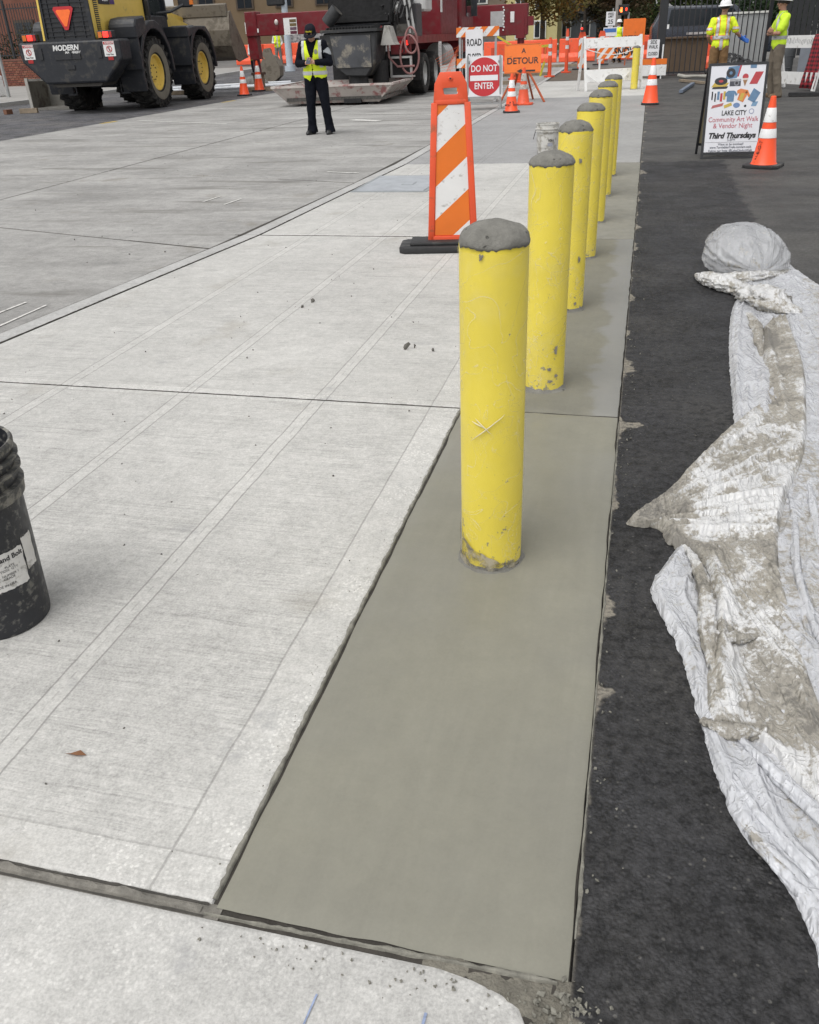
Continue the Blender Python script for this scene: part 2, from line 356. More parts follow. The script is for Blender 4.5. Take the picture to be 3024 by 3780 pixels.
# ragged mortar squeezed out along the form edge
def ragged(name, pts, wd, hgt, mat, parent, seed, n=220):
    L = []; tot = 0
    for a, b in zip(pts, pts[1:]): L.append((tot, a, b)); tot += (V(b)-V(a)).length
    vs = []; fs = []
    for i in range(n+1):
        s = tot*i/n; q = [z for z in L if z[0] <= s+1e-9][-1]; a, b = V(q[1]), V(q[2]); d = (b-a).normalized(); p = a+d*(s-q[0]); nr = V((-d.y, d.x))
        w1 = wd*(.55+.75*NZ.noise((s*14, seed, 0))+.35*NZ.noise((s*60, seed, 5))); w1 = max(w1, .0015)
        w2 = wd*.6*(.6+.6*NZ.noise((s*22, seed, 9))); w2 = max(w2, .001)
        h = hgt*max(.25, .8+.7*NZ.noise((s*30, seed, 3)))
        vs += [(*(p+nr*w1), .001), (*(p+nr*w1*.5), h*.8), (*p, h), (*(p-nr*w2*.6), h*.6), (*(p-nr*w2), -.012)]
    for i in range(n):
        fs += [(i*5+k, i*5+k+1, i*5+k+6, i*5+k+5) for k in range(4)]
    me = bpy.data.meshes.new(name); me.from_pydata(vs, [], fs); me.shade_smooth(); return link(name, me, mat, parent)
M_mort = pm('squeezed mortar', (.19, .183, .155), .85, var=.35, vs=40, bump=.5, bs=150)
ragged('mortar_seam', [(-.683, CJ0+.02), (-.683, CJ1)], .011, .005, M_mort, st, 2.1, 420)
ragged('mortar_seam', [(-.69, CJ0-.012), (-.02, CJ0-.003)], .008, .005, M_mort, st, 6.4, 160)
ragged('mortar_seam', [(-1.9, CJ0-.004), (-.70, CJ0-.006)], .013, .0005, pm('joint mud', (.17, .16, .14), .9, var=.4, vs=30, bump=.6), sw, 9.2, 160)
ragged('mortar_seam', [(.004, 3.4), (.004, 1.0)], .006, .006, M_mort, st, 4.4, 300)
M_jd = pm('damp joint edge', (.05, .046, .04), .95, var=.4, vs=30)
ragged('joint_edge', [(-2.2, CJ0+.009), (-.69, CJ0+.008)], .0045, .0006, M_jd, sw, 12.3, 300); ragged('joint_edge', [(-2.2, CJ0-.017), (-.69, CJ0-.018)], .0035, .0006, M_jd, sw, 15.3, 300)
for k_, yj in enumerate((CJ1, CJ2)): ragged('joint_edge', [(-3.4, yj), (-.69, yj)], .007, .0008, M_jd, sw, 22.1+k_, 500)
ragged('joint_edge', [(x-.001, y) for x, y in CURB[1:7]], .010, .0045, M_jd, sw, 31.3, 500)
tag(MB().add([(-4, CJ0-.02, -.0025), (-.66, CJ0-.02, -.0025), (-.66, CJ0+.012, -.0025), (-4, CJ0+.012, -.0025)], [(0, 1, 2, 3)]).build('joint_mud', pm('joint mud', (.17, .16, .14), .9, var=.4, vs=30, bump=.6), sw), 'grey brown mud filling the near paving joint')
# broken corner of the near slab: packed mud
vs = []; fs = []
for j in range(31):
    for i in range(21): x = -.26+.275*i/20; y = .2+.72*j/30; vs.append((x, y, -.004+.006*NZ.noise((x*20, y*20, 1))+.003*NZ.noise((x*60, y*60, 3))))
for j in range(30):
    for i in range(20): a = j*21+i; fs.append((a, a+1, a+22, a+21))
me = bpy.data.meshes.new('packed_mud'); me.from_pydata(vs, [], fs); me.shade_smooth(); link('packed_mud', me, pm('packed mud', (.15, .14, .115), .95, var=.4, vs=25, bump=.8, bs=120), sw)['label'] = 'grey mud packed into the broken slab corner'
# crumbs of mortar, pebbles
def crumbs(name, pts, mat, label, seed):
    rnd = random.Random(seed); mb = MB()
    for x, y, r in pts:
        b = [V((rnd.gauss(0, 1), rnd.gauss(0, 1), rnd.gauss(0, 1))).normalized()*r*rnd.uniform(.7, 1.2) for _ in range(9)]
        bm = bmesh.new(); [bm.verts.new(q) for q in b]; bmesh.ops.convex_hull(bm, input=bm.verts)
        bm.verts.index_update(); z = max(-min(v.co.z for v in bm.verts)*.8, 0)
        mb.add([(v.co.x+x, v.co.y+y, v.co.z+z) for v in bm.verts], [[v.index for v in f.verts] for f in bm.faces]); bm.free()
    return tag(mb.build(name, mat), label, 'debris', kind='stuff')
R_ = random.Random(3)
cp = [(R_.uniform(-.69, .0), CJ0-.03-abs(R_.gauss(0, .025)), R_.uniform(.0015, .004)) for _ in range(60)]
cp += [(-.70-abs(R_.gauss(0, .018)), R_.uniform(1, 3.4), R_.uniform(.001, .003)) for _ in range(110)]
cp += [(.012+abs(R_.gauss(0, .03)), R_.uniform(.85, 11.5), R_.uniform(.002, .006)) for _ in range(120)]
cp += [(.0+R_.gauss(0, .03), .87+R_.gauss(0, .02), R_.uniform(.002, .007)) for _ in range(50)]+[(R_.uniform(-.06, .03), .58+.31*R_.random(), R_.uniform(.002, .010)) for _ in range(150)]
cp += [(-1.24, .83, .012), (-.10, .70, .008), (-.285, .735, .009), (-.42, .69, .01)]
crumbs('mortar_crumbs', cp, M_mort, 'grey crumbs of wet mortar along the edges of the fresh concrete strip', 5)
pp = [(R_.uniform(-3.2, -.75), R_.uniform(1, 11.4)**1.0, R_.uniform(.002, .0055)) for _ in range(150)]+[(-1.12, 4.22, .022), (-1.09, 4.25, .012), (-.98, 4.21, .012), (-1.95, 5.05, .017), (-1.98, 4.93, .013)]
pp += [(R_.uniform(-7, -3.6), R_.uniform(4, 14), R_.uniform(.003, .008)) for _ in range(40)]+[(R_.uniform(.05, 2.5), R_.uniform(1, 14), R_.uniform(.002, .006)) for _ in range(80)]
crumbs('pebbles', pp, pm('dark grit', (.10, .095, .085), .9, var=.3), 'scattered dark pebbles and grit lying on the paving', 6)
# --- road of concrete panels with skewed joints
rd = E('road', (0, 0, 0)); tag(rd, kind='structure')
SK = -.30
def road_panel(x0f, x1f, yc0, yc1):
    """panel between two skewed joints; yc is the joint's y at x = -4"""
    def corner(xf, yc):
        y = yc
        for _ in range(4): x = xf(y); y = yc+SK*(x+4)
        return (x, y)
    slab('road_panel', [corner(x1f, yc0), corner(x1f, yc1), corner(x0f, yc1), corner(x0f, yc0)], M_road, rd, -.002+random.uniform(-.001, .001), gap=.014)
cf = lambda y: curbx(y)-.147
for j in range(-2, 8):
    y0 = 6.72+3.53*j; road_panel(lambda y: -7.16, cf, y0, y0+3.53); road_panel(lambda y: -12.2, lambda y: -7.16, y0, y0+3.53)
far = []
vs = []; fs = []
for j in range(41):
    y = 6.72+3.53*8+2.5*j
    for i in range(9):
        x = -12.2+(curbx(min(y, 44))-.147+12.2)*i/8; yy = y+SK*(x+4); vs.append((x, yy, gz(x, yy)-.003))
for j in range(40):
    for i in range(8): a = j*9+i; fs.append((a, a+1, a+10, a+9))
me = bpy.data.meshes.new('road_far'); me.from_pydata(vs, [], fs); link('road_surface', me, M_road, rd)
# --- worn white paint on the road
M_wp = NB('worn white road paint', True); _w = M_wp.mr(M_wp.noise(26, 5, .7), .36, .55)
M_wp.set(Base_Color=M_wp.mix(_w, (.34, .335, .32), (.62, .61, .58)), Roughness=.8); M_wp = M_wp.m
def stripe(pts, wd, label, mat=None, z=.003):
    mb = MB()
    for i in range(len(pts)-1):
        a, b = V(pts[i]), V(pts[i+1]); d = (b-a).normalized(); n_ = V((-d.y, d.x))*wd/2; k = max(2, int((b-a).length/.08))
        for q in range(k):
            p0 = a+(b-a)*q/k; p1 = a+(b-a)*(q+1)/k; j0 = 1+.3*NZ.noise((p0.x*9, p0.y*9, 1)); j1 = 1+.3*NZ.noise((p1.x*9, p1.y*9, 1))
            mb.add([(*(p0-n_*j0), gz(*p0)+z), (*(p1-n_*j1), gz(*p1)+z), (*(p1+n_*j1), gz(*p1)+z), (*(p0+n_*j0), gz(*p0)+z)], [(0, 1, 2, 3)])
    return tag(mb.build('road_marking', mat or M_wp), label, 'marking')
stripe([(-3.74, 4.28), (-3.73, 4.80)], .02, 'short worn white paint stroke on the road beside the curb, the nearer one')
stripe([(-3.95, 4.5), (-3.92, 4.85)], .02, 'short worn white paint stroke on the road at the left edge, second from the curb')
stripe([(-11.5, 19.6), (-8.6, 18.2)], .07, 'thin white line crossing the road behind the officer')
stripe([(-8.0, 20.8), (-3.5, 19.0)], .07, 'thin white line crossing the road in front of the washout pan')
stripe([(-5.9, 18.5), (-5.2, 18.1)], .22, 'white paint patch on the road to the right of the officer')
stripe([(-6.55, 17.2), (-6.3, 17.9)], .07, 'short white dash at the officer\'s feet')
stripe([(-4.51, 8.71), (-4.47, 9.05)], .025, 'faint slanting paint stroke on the road before the dark stain')
stripe([(-4.19, 8.55), (-4.15, 8.91)], .025, 'second faint slanting paint stroke nearer the curb')
stripe([(-3.85, 10.89), (-3.4, 10.78)], .05, 'white scuff of paint on the road near the utility cover')
M_yp = pm('yellow road paint', (.50, .36, .08), .8, var=.3, vs=20)
stripe([(-12.1, 19.0), (-12.05, 19.6)], .12, 'yellow paint dash on the road behind the loader', M_yp)
stripe([(-12.05, 25.4), (-12.0, 26.2)], .12, 'yellow paint dash on the road near the orange cones', M_yp)
M_bp = pm('blue chalk', (.24, .29, .42), .9, var=.4, vs=60)
stripe([(-.43, .74), (-.425, .80)], .0035, 'thin blue chalk tick on the near concrete, the left one', M_bp, .0025)
stripe([(-.235, .74), (-.232, .81)], .005, 'thin blue chalk tick on the near concrete, the right one', M_bp, .0025)
# --- utility cover
uc = E('utility_cover', (-2.62, 9.92, 0), 0, 'bluish grey steel utility cover set flush in the sidewalk', 'cover')
MB().box((0, 0, .001), (.86, 1.2, .008)).build('frame', pm('galvanised steel', (.33, .35, .36), .5, .6, .15, 8), uc)
MB().box((0, 0, .004), (.76, 1.1, .010)).build('lid', pm('blue grey cover', (.36, .38, .405), .55, .2, .15, 5, bump=.2), uc)
MB().box((.1, -.05, .0075), (.14, .2, .008)).build('lift_plate', pm('galvanised steel', (.33, .35, .36)), uc)
MB().box((.1, -.05, .009), (.11, .17, .008)).build('lift_plate', pm('blue grey cover', (.36, .38, .405)), uc)
tag(MB().add([(-4.3, -1.1, -.005), (.0, -1.1, -.005), (.0, 31, -.005), (-4.3, 31, -.005)], [(0, 1, 2, 3)]).build('joint_bed', M_earth, sw), 'dark dirt packed in the paving joints')
tag(MB().add([(-12.1, -1.1, -.008), (-3.2, -1.1, -.008), (-3.2, 34, -.008), (-12.1, 34, -.008)], [(0, 1, 2, 3)]).build('joint_bed', M_earth, rd), 'dark dirt packed in the road joints')
lf = MB(); lf.add([(-.02, 0, .003), (0, .012, .006), (.022, .002, .003), (.002, -.008, .009), (-.035, -.004, .004)], [(0, 3, 1), (3, 2, 1), (4, 3, 0)])
tag(lf.build('fallen_leaf', pm('brown leaf', (.20, .09, .04), .7, var=.3), loc=(-1.17, 1.22, .002)), 'small brown fallen leaf on the broomed sidewalk panel', 'leaf')
# ================================================================ bollards
def bollard_paint():
    n = NB('yellow bollard sleeve'); X, Y_, Z = n.xyz(); rnd = nd(n.nt, 'ShaderNodeObjectInfo').outputs['Random']
    off = nd(n.nt, 'ShaderNodeVectorMath', {0: n.comb(rnd, rnd, 0.), 'Scale': 30.}, operation='SCALE').outputs[0]; P = n.vadd(n.P, off)
    k = n.mr(n.noise(4, 4, .6, P), .3, .7, .93, 1.06, False); c = n.mul((.74, .60, .06), k)
    pale = n.mr(n.noise(9, 5, .65, P), .55, .75); c = n.mix(n.mt('MULTIPLY', pale, .22), c, (.72, .64, .22))
    low = n.mr(Z, .0, .34, .135, .0); sp = n.noise(24, 5, .65, P); sp2 = n.noise(75, 3, .6, P)
    chip = n.mt('MAXIMUM', n.mr(n.mt('ADD', sp, low), .715, .75), n.mt('MULTIPLY', n.mr(n.mt('ADD', sp2, n.mt('MULTIPLY', low, .5)), .715, .74), n.mr(n.noise(3, 2, .5, P), .4, .55)))
    c = n.mix(n.mt('MULTIPLY', chip, .85), c, (.20, .19, .15))
    n.set(Base_Color=c, Roughness=.42, Specular_IOR_Level=.5).bump(n.noise(10, 4, .6, P), .12, .01); return n.m
M_yel = bollard_paint()
def cap_mat():
    n = NB('trowelled mortar'); c = n.mul((.165, .160, .142), n.mr(n.noise(14, 5, .7), .3, .7, .72, 1.25, False)); pit = n.mr(n.vor(26, n.vadd(n.P, n.vscale(n.comb(n.noise(20), n.noise(22)), (.05, .05, 0)))), .06, .16, 1, 0)
    c = n.mix(n.mt('MULTIPLY', pit, .7), c, (.045, .043, .038)); n.set(Base_Color=c, Roughness=.8).bump(n.mt('SUBTRACT', n.noise(40, 5, .7), pit), .6, .012); return n.m
M_cap = cap_mat()
def film_mat():
    n = NB('clear stretch film'); rnd = nd(n.nt, 'ShaderNodeObjectInfo').outputs['Random']
    off = nd(n.nt, 'ShaderNodeVectorMath', {0: n.comb(rnd, 0., rnd), 'Scale': 17.}, operation='SCALE').outputs[0]; P = n.vadd(n.P, off)
    wr = n.noise(7, 3, .55, P, 1.6); cr = n.mr(n.mt('ABSOLUTE', n.mt('SUBTRACT', wr, .5)), .0, .014, 1, 0); cr = n.mt('MULTIPLY', cr, n.mr(n.noise(5, 2, .5, P), .45, .62))
    wr2 = n.noise(3.5, 2, .5, P, 2.5); cr2 = n.mr(n.mt('ABSOLUTE', n.mt('SUBTRACT', wr2, .48)), .0, .007, 1, 0)
    a = n.mt('ADD', n.mt('MULTIPLY', n.mt('MAXIMUM', cr, cr2), .28), n.mr(n.noise(6, 3, .5, P), .5, .8, .03, .14), cl=True)
    d = nd(n.nt, 'ShaderNodeBsdfPrincipled', {'Base Color': (.72, .70, .60, 1), 'Roughness': .3}); t = nd(n.nt, 'ShaderNodeBsdfTransparent')
    mx = nd(n.nt, 'ShaderNodeMixShader', {0: a, 1: t.outputs[0], 2: d.outputs[0]}); n.nt.links.new(mx.outputs[0], n.nt.nodes['Material Output'].inputs[0]); return n.m
M_film = film_mat(); M_filmdirt = None
def filmdirt():
    n = NB('grimy film'); m = n.noise(20, 5, .7); c = n.mix(n.mr(m, .4, .6), (.10, .095, .085), (.40, .36, .27)); n.set(Base_Color=c, Roughness=.45).bump(m, .3, .01)
    t = nd(n.nt, 'ShaderNodeBsdfTransparent'); mx = nd(n.nt, 'ShaderNodeMixShader', {0: n.mr(n.noise(13, 4, .65), .36, .56, .1, .9), 1: t.outputs[0], 2: n.b.outputs[0]}); n.nt.links.new(mx.outputs[0], n.nt.nodes['Material Output'].inputs[0]); return n.m
M_filmdirt = filmdirt()
M_smear = pm('dried grout smear', (.22, .205, .17), .85, var=.3, vs=40)
def smear(b, off, z, wd, ht, seed):      # dried grout stuck to the post, off = angle from the side facing the viewer
    rz = b.rotation_euler.z; a0 = atan2(-b.location.y, -b.location.x)+off-rz; vs = [((BR+.0055)*cos(a0), (BR+.0055)*sin(a0), z)]; n_ = 22
    for i in range(n_):
        t = 2*pi*i/n_; k = .65+.6*NZ.noise((cos(t)*1.7, sin(t)*1.7, seed)); a = a0+k*wd*cos(t)/BR; vs.append(((BR+.0045)*cos(a), (BR+.0045)*sin(a), z+k*ht*sin(t)))
    MB().add(vs, [(0, 1+i, 1+(i+1) % n_) for i in range(n_)]).build('grout_smear', M_smear, b, 'all')
BR, BH = .0925, .975
def bollard(x, y, label, seed, near):
    e = E('bollard', (x, y, 0), random.Random(seed).uniform(0, 6), label, 'bollard', 'yellow bollards along the fresh concrete strip')
    nn = 48 if near else 24; rz = e.rotation_euler.z
    MB().lathe([(BR, -.01), (BR, .1), (BR, .3), (BR, .6), (BR, .9), (BR, BH)], nn).build('post', M_yel, e, True)
    def fn(p, a, j):
        q = V((p.x*14, p.y*14, p.z*14+seed)); d = .005*NZ.noise(q)+.0035*NZ.noise(q*2.7); r = hypot(p.x, p.y) or 1e-6
        dz = -.012*max(0, NZ.noise((cos(a)*3.3, sin(a)*3.3, seed)))-.010*max(0, NZ.noise((cos(a)*9, sin(a)*9, seed+4))) if j <= 1 else 0
        k = 1+d/max(r, .03) if j > 0 else 1
        return V((p.x*k, p.y*k, p.z+d+dz))
    hh = (.045, .056, .046, .05, .045, .05, .045, .048)[seed % 8]
    prof = [(BR-.004, BH-.003), (BR+.0012, BH-.003), (BR+.002, BH+.002)]+[((BR+.001)*cos(t*pi/2/12)**.92+1e-5, BH+hh*sin(t*pi/2/12)) for t in range(1, 13)]
    MB().lathe(prof, nn*2 if near else nn, fn=fn).build('mortar_cap', M_cap, e, 'all')
    def ff(p, a, j):
        d = .0022+.0025*NZ.noise((cos(a)*2.2, sin(a)*2.2, p.z*3+seed))+.0016*abs(NZ.noise((cos(a)*6+p.z*6, sin(a)*6, p.z*9+seed))); r = hypot(p.x, p.y)
        return V((p.x*(1+d/r), p.y*(1+d/r), p.z))
    MB().lathe([(BR+.0015, .012+.95*t/40) for t in range(41)], nn, fn=ff, caps=False).build('film_wrap', M_film, e, 'all')
    m = MB(); vs = []; k = nn
    for i in range(k):
        a = 2*pi*i/k; w_ = .007+.006*NZ.noise((cos(a)*3, sin(a)*3, seed*2.2)); h_ = .013+.010*NZ.noise((cos(a)*4, sin(a)*4, seed*3.1))
        vs += [((BR+.0005)*cos(a), (BR+.0005)*sin(a), max(h_, .003)+.004), ((BR+w_*.6)*cos(a), (BR+w_*.6)*sin(a), max(h_*.6, .003)), ((BR+w_*1.8+.003)*cos(a), (BR+w_*1.8+.003)*sin(a), .001)]
    m.add(vs, [(i*3+q, i*3+q+1, ((i+1) % k)*3+q+1, ((i+1) % k)*3+q) for i in range(k) for q in (0, 1)]); m.build('mortar_collar', M_cap, e, 'all')
    return e
BY = [2.265, 3.785, 5.09, 6.43, 7.755, 9.085, 10.425]
BL = ['nearest and tallest looking yellow bollard, wet mortar cap, film torn at its base', 'second yellow bollard from the viewer, grey scuffs low on its right side', 'third yellow bollard from the viewer, small grey chip below its mortar cap',
      'fourth yellow bollard from the viewer, mostly hidden behind the third', 'fifth yellow bollard from the viewer in the capped row', 'sixth yellow bollard from the viewer in the capped row', 'seventh and last yellow bollard of the close row with mortar cap']
for i, y in enumerate(BY):
    b = bollard(-.355, y, BL[i], i+1, i < 3)
    if i == 0:        # torn, mud-stained flap of film at the foot, facing the viewer
        m = MB(); vs = []; na, nz_ = 40, 10; rz = b.rotation_euler.z
        a0 = atan2(-2.265, .355)-rad(95); a1 = atan2(-2.265, .355)+rad(62)
        for ia in range(na+1):
            t = ia/na; a = a0+(a1-a0)*t-rz; top = .115*(1-t)**1.2+.010+.008*NZ.noise((t*9, 1, 3))
            for iz in range(nz_+1):
                z = .004+top*iz/nz_; r = BR+.0048+.002*NZ.noise((a*4, z*30, 2)); vs.append((r*cos(a), r*sin(a), z))
        m.add(vs, [(i_*(nz_+1)+j, (i_+1)*(nz_+1)+j, (i_+1)*(nz_+1)+j+1, i_*(nz_+1)+j+1) for i_ in range(na) for j in range(nz_)])
        o = m.build('film_flap', M_filmdirt, b, 'all'); o['label'] = 'mud-stained torn flap of clear film'
        m = MB()
        for pts in ([(-.75, .44), (.25, .525)], [(-.72, .5), (-.3, .485)], [(-.6, .51), (-.15, .47)]):
            P = []
            for q in range(13):
                t = q/12; a = atan2(-2.265, .355)+.1+pts[0][0]+(pts[1][0]-pts[0][0])*t-rz; z = pts[0][1]+(pts[1][1]-pts[0][1])*t+.004*NZ.noise((t*5, 2, 1)); P.append(((BR+.006)*cos(a), (BR+.006)*sin(a), z))
            m.tube(P, [.0006+.0014*sin(pi*q/12) for q in range(13)], 6)
        m.build('film_crease', pm('bunched film', (.62, .56, .36), .35, var=.2), b, True)
SM = {1: ((.55, .20, .012, .03, 1), (.25, .115, .014, .010, 3), (.6, .08, .012, .016, 4), (.3, .055, .02, .010, 5)), 2: ((.35, .83, .016, .016, 8), (.6, .30, .010, .03, 9), (.5, .05, .016, .012, 10)), 0: ((-.35, .955, .008, .014, 11),)}
_bl = [o for o in bpy.data.objects if o.name.startswith('bollard') and o.parent is None]; _bl.sort(key=lambda o: o.location.y)
for k_, L_ in SM.items():
    for q in L_: smear(_bl[k_], *q)
b = bollard(-.345, 26.0, 'lone yellow bollard beyond the white barricade, far from the row', 9, False)
# ================================================================ plastic sheeting
def resample(P, n):
    d = [0]
    for a, b in zip(P, P[1:]): d.append(d[-1]+hypot(b[0]-a[0], b[1]-a[1]))
    out = []
    for i in range(n+1):
        s = d[-1]*i/n; k = 0
        while k < len(P)-2 and d[k+1] < s: k += 1
        t = (s-d[k])/max(d[k+1]-d[k], 1e-9); out.append(V((P[k][0]+(P[k+1][0]-P[k][0])*t, P[k][1]+(P[k+1][1]-P[k][1])*t)))
    return out
def chaik(P, it=2):
    for _ in range(it):
        Q = [P[0]]
        for a, b in zip(P, P[1:]): Q += [(a[0]*.75+b[0]*.25, a[1]*.75+b[1]*.25), (a[0]*.25+b[0]*.75, a[1]*.25+b[1]*.75)]
        P = Q+[P[-1]]
    return P
def rid(p, f): return (1-min(1, abs(NZ.noise(p))*f))
def crz(p, k): return max(0., 1-abs(NZ.noise(p))*k)
def foldP(x, y, c, seed):      # thin straight creases fanning out from a gathered point
    dx, dy = x-c[0], y-c[1]; r = hypot(dx, dy)+.02; a = atan2(dy, dx)+.04*NZ.noise((dx*4, dy*4, seed)); k = sstep(0, .2, r)
    h = .012*rid((a*2.6, r*.8, seed), 2.2)+.011*crz((a*5, r*.5, seed+1), 8)+.008*crz((a*11, r*.8, seed+3), 7)+.004*crz((a*24, r*1.2, seed+6), 6)
    return k*h+.005*crz((x*6+y*4, y*5-x*3, seed+5), 10)+.003*crz((x*11-y*7, y*8+x*6, seed+8), 9)
def edge_folds(d, s, seed, amp=1.):
    """long pleats that run along the free edge; d distance from it, s along it"""
    q = d+.035*NZ.noise((s*.7, d*2, seed))+.010*NZ.noise((s*2.2, d*5, seed+2))
    m_ = sstep(-.15, .3, NZ.noise((q*3.5, s*1.1, seed+20)))
    h = .018*rid((q*5, s*.35, seed), 2.2)+.013*crz((q*7, s*.28, seed+1), 6)+m_*(.010*crz((q*15, s*.4, seed+4), 6)+.004*crz((q*30, s*.8, seed+7), 5))
    return amp*(h+.006*crz((q*5+s*2.6, s*1.2-q*3, seed+9), 10)+.004*crz((q*8-s*3.6, s*1.7+q*4, seed+11), 10)+.0015*NZ.noise((q*30, s*14, seed)))
def sheet_mat(name, col, alpha=1.):
    n = NB(name, True); at = nd(n.nt, 'ShaderNodeAttribute', attribute_name='dirt').outputs['Fac']  # holds mud and, on the sheets, crease shade painted into the colour
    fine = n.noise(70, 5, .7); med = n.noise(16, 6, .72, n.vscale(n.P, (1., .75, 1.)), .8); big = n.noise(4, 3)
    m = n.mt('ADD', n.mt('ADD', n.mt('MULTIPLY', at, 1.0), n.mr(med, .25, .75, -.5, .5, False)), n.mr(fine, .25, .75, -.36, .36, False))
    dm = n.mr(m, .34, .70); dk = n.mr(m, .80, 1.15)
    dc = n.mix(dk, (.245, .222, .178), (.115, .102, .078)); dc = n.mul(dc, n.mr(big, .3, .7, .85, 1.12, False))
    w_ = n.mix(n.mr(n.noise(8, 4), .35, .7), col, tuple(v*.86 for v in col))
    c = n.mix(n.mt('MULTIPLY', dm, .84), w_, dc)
    sp = n.mt('MULTIPLY', n.mr(n.vor(70), .05, .12, 1, 0), n.mr(n.noise(9, 3), .52, .6)); c = n.mix(n.mt('MULTIPLY', sp, .8), c, (.10, .085, .06))
    X, Y_, Z = n.xyz()
    def crease(sx, sy, off, d, w_):
        q = n.noise(1, 3, .5, n.comb(n.mt('MULTIPLY', X, sx), n.mt('MULTIPLY', Y_, sy), off), d); return n.mr(n.mt('ABSOLUTE', n.mt('SUBTRACT', q, .5)), 0., w_, 1., 0.)
    crs = n.mt('ADD', n.mt('ADD', crease(14., 4., 1., .8, .10), n.mt('MULTIPLY', crease(18., 12., 5., 1., .05), .7)), n.mt('ADD', n.mt('MULTIPLY', crease(60., 22., 9., .8, .09), .15), n.mt('MULTIPLY', fine, .12)))
    n.set(Base_Color=c, Roughness=n.mr(dm, 0, 1, .20, .65), Specular_IOR_Level=.5, Subsurface_Weight=0.).bump(crs, .42, .02)
    if alpha < 1:
        t = nd(n.nt, 'ShaderNodeBsdfTransparent'); a = n.mr(dm, 0, 1, alpha, 1.)
        mx = nd(n.nt, 'ShaderNodeMixShader', {0: a, 1: t.outputs[0], 2: n.b.outputs[0]}); n.nt.links.new(mx.outputs[0], n.nt.nodes['Material Output'].inputs[0])
    return n.m
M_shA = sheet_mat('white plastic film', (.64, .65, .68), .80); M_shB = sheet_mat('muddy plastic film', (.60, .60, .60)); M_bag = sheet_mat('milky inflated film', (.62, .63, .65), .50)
def sheet(name, Lp, Rp, nu, nv, hf, df, mat, parent, edge=.010, jag=.006, rlip=False, base=lambda x, y: 0., pw_=1.25, dirt_shade=.22, hm=.008):
    L = resample(chaik(Lp), nv); R = resample(chaik(Rp), nv); vs = []; dirt = []
    for j in range(nv+1):
        for i in range(nu+1):
            t = (i/nu)**pw_; p = L[j]*(1-t)+R[j]*t
            if i == 0: p = p+V((jag*NZ.noise((j*.23, 1, 3))+jag*.5*NZ.noise((j*.9, 2, 3)), jag*NZ.noise((j*.31, 4, 3))))
            d = (p-L[j]).length; h = h0 = hf(p.x, p.y, t, j/nv, d)
            lip = .006+edge*math.exp(-((d-.016)/.014)**2) if d < .1 else .006
            d2 = (p-R[j]).length; h = base(p.x, p.y)+h*sstep(0, .035, d)*(sstep(0, .03, d2) if rlip else 1)+lip*(0.25 if i == 0 else 1)+(.008*math.exp(-((d2-.012)/.01)**2) if rlip else 0); vs.append((p.x, p.y, h)); dirt.append(df(p.x, p.y, t, j/nv, d)+dirt_shade*(.55-min(max((h0-hm)/.022, 0), 1))*sstep(.02, .06, d))  # low parts of folds darkened: painted shade together with mud in the creases
    fs = [(j*(nu+1)+i, j*(nu+1)+i+1, (j+1)*(nu+1)+i+1, (j+1)*(nu+1)+i) for j in range(nv) for i in range(nu)]
    me = bpy.data.meshes.new(name); me.from_pydata(vs, [], fs); at = me.attributes.new('dirt', 'FLOAT', 'POINT'); at.data.foreach_set('value', dirt); me.shade_smooth()
    return link(name, me, mat, parent)
ps = E('plastic_sheeting', (.6, 3.5, 0), 0, 'long crumpled sheet of mud-smeared white plastic lying on the asphalt', 'plastic sheet')
LA = [(.44, .55), (.43, 1.02), (.405, 1.16), (.36, 1.245), (.315, 1.30), (.285, 1.40), (.262, 1.54), (.24, 1.68), (.215, 1.87), (.165, 2.03), (.125, 2.17), (.175, 2.30), (.22, 2.43), (.36, 2.75), (.44, 3.05), (.47, 3.5), (.50, 4.25), (.57, 5.1), (.66, 5.5), (.70, 6.0)]
RA = [(1.5, .5), (1.5, 1.5), (1.45, 2.5), (1.4, 3.5), (1.35, 4.5), (1.2, 5.4), (1.02, 6.15)]
def hA(x, y, t, v, d): return edge_folds(d, v*5.9, 1.)
def dA(x, y, t, v, d):
    m = .13+.24*sstep(.10, .25, d)+.25*NZ.noise((x*4, y*2.5, 2)); 
    if y > 3.3: m = .05+.25*sstep(.25, .45, d)+.2*NZ.noise((x*5, y*3, 2))
    return m
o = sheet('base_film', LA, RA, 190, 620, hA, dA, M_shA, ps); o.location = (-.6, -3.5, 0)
LB = [(.50, 1.27), (.47, 1.33), (.44, 1.43), (.40, 1.56), (.32, 1.595), (.25, 1.605), (.26, 1.77), (.295, 1.95), (.29, 2.15), (.275, 2.34), (.22, 2.395), (.18, 2.44), (.165, 2.535), (.10, 2.525), (.045, 2.535), (.09, 2.61), (.13, 2.66), (.18, 2.75), (.33, 3.12), (.48, 3.45), (.56, 3.59), (.64, 3.9), (.655, 4.27), (.69, 4.7), (.74, 4.85)]
RB = [(.60, 1.30), (.545, 1.55), (.52, 1.87), (.515, 2.16), (.51, 2.3), (.525, 2.46), (.57, 2.71), (.61, 2.85), (.70, 3.13), (.775, 3.64), (.845, 4.2), (.85, 4.85)]
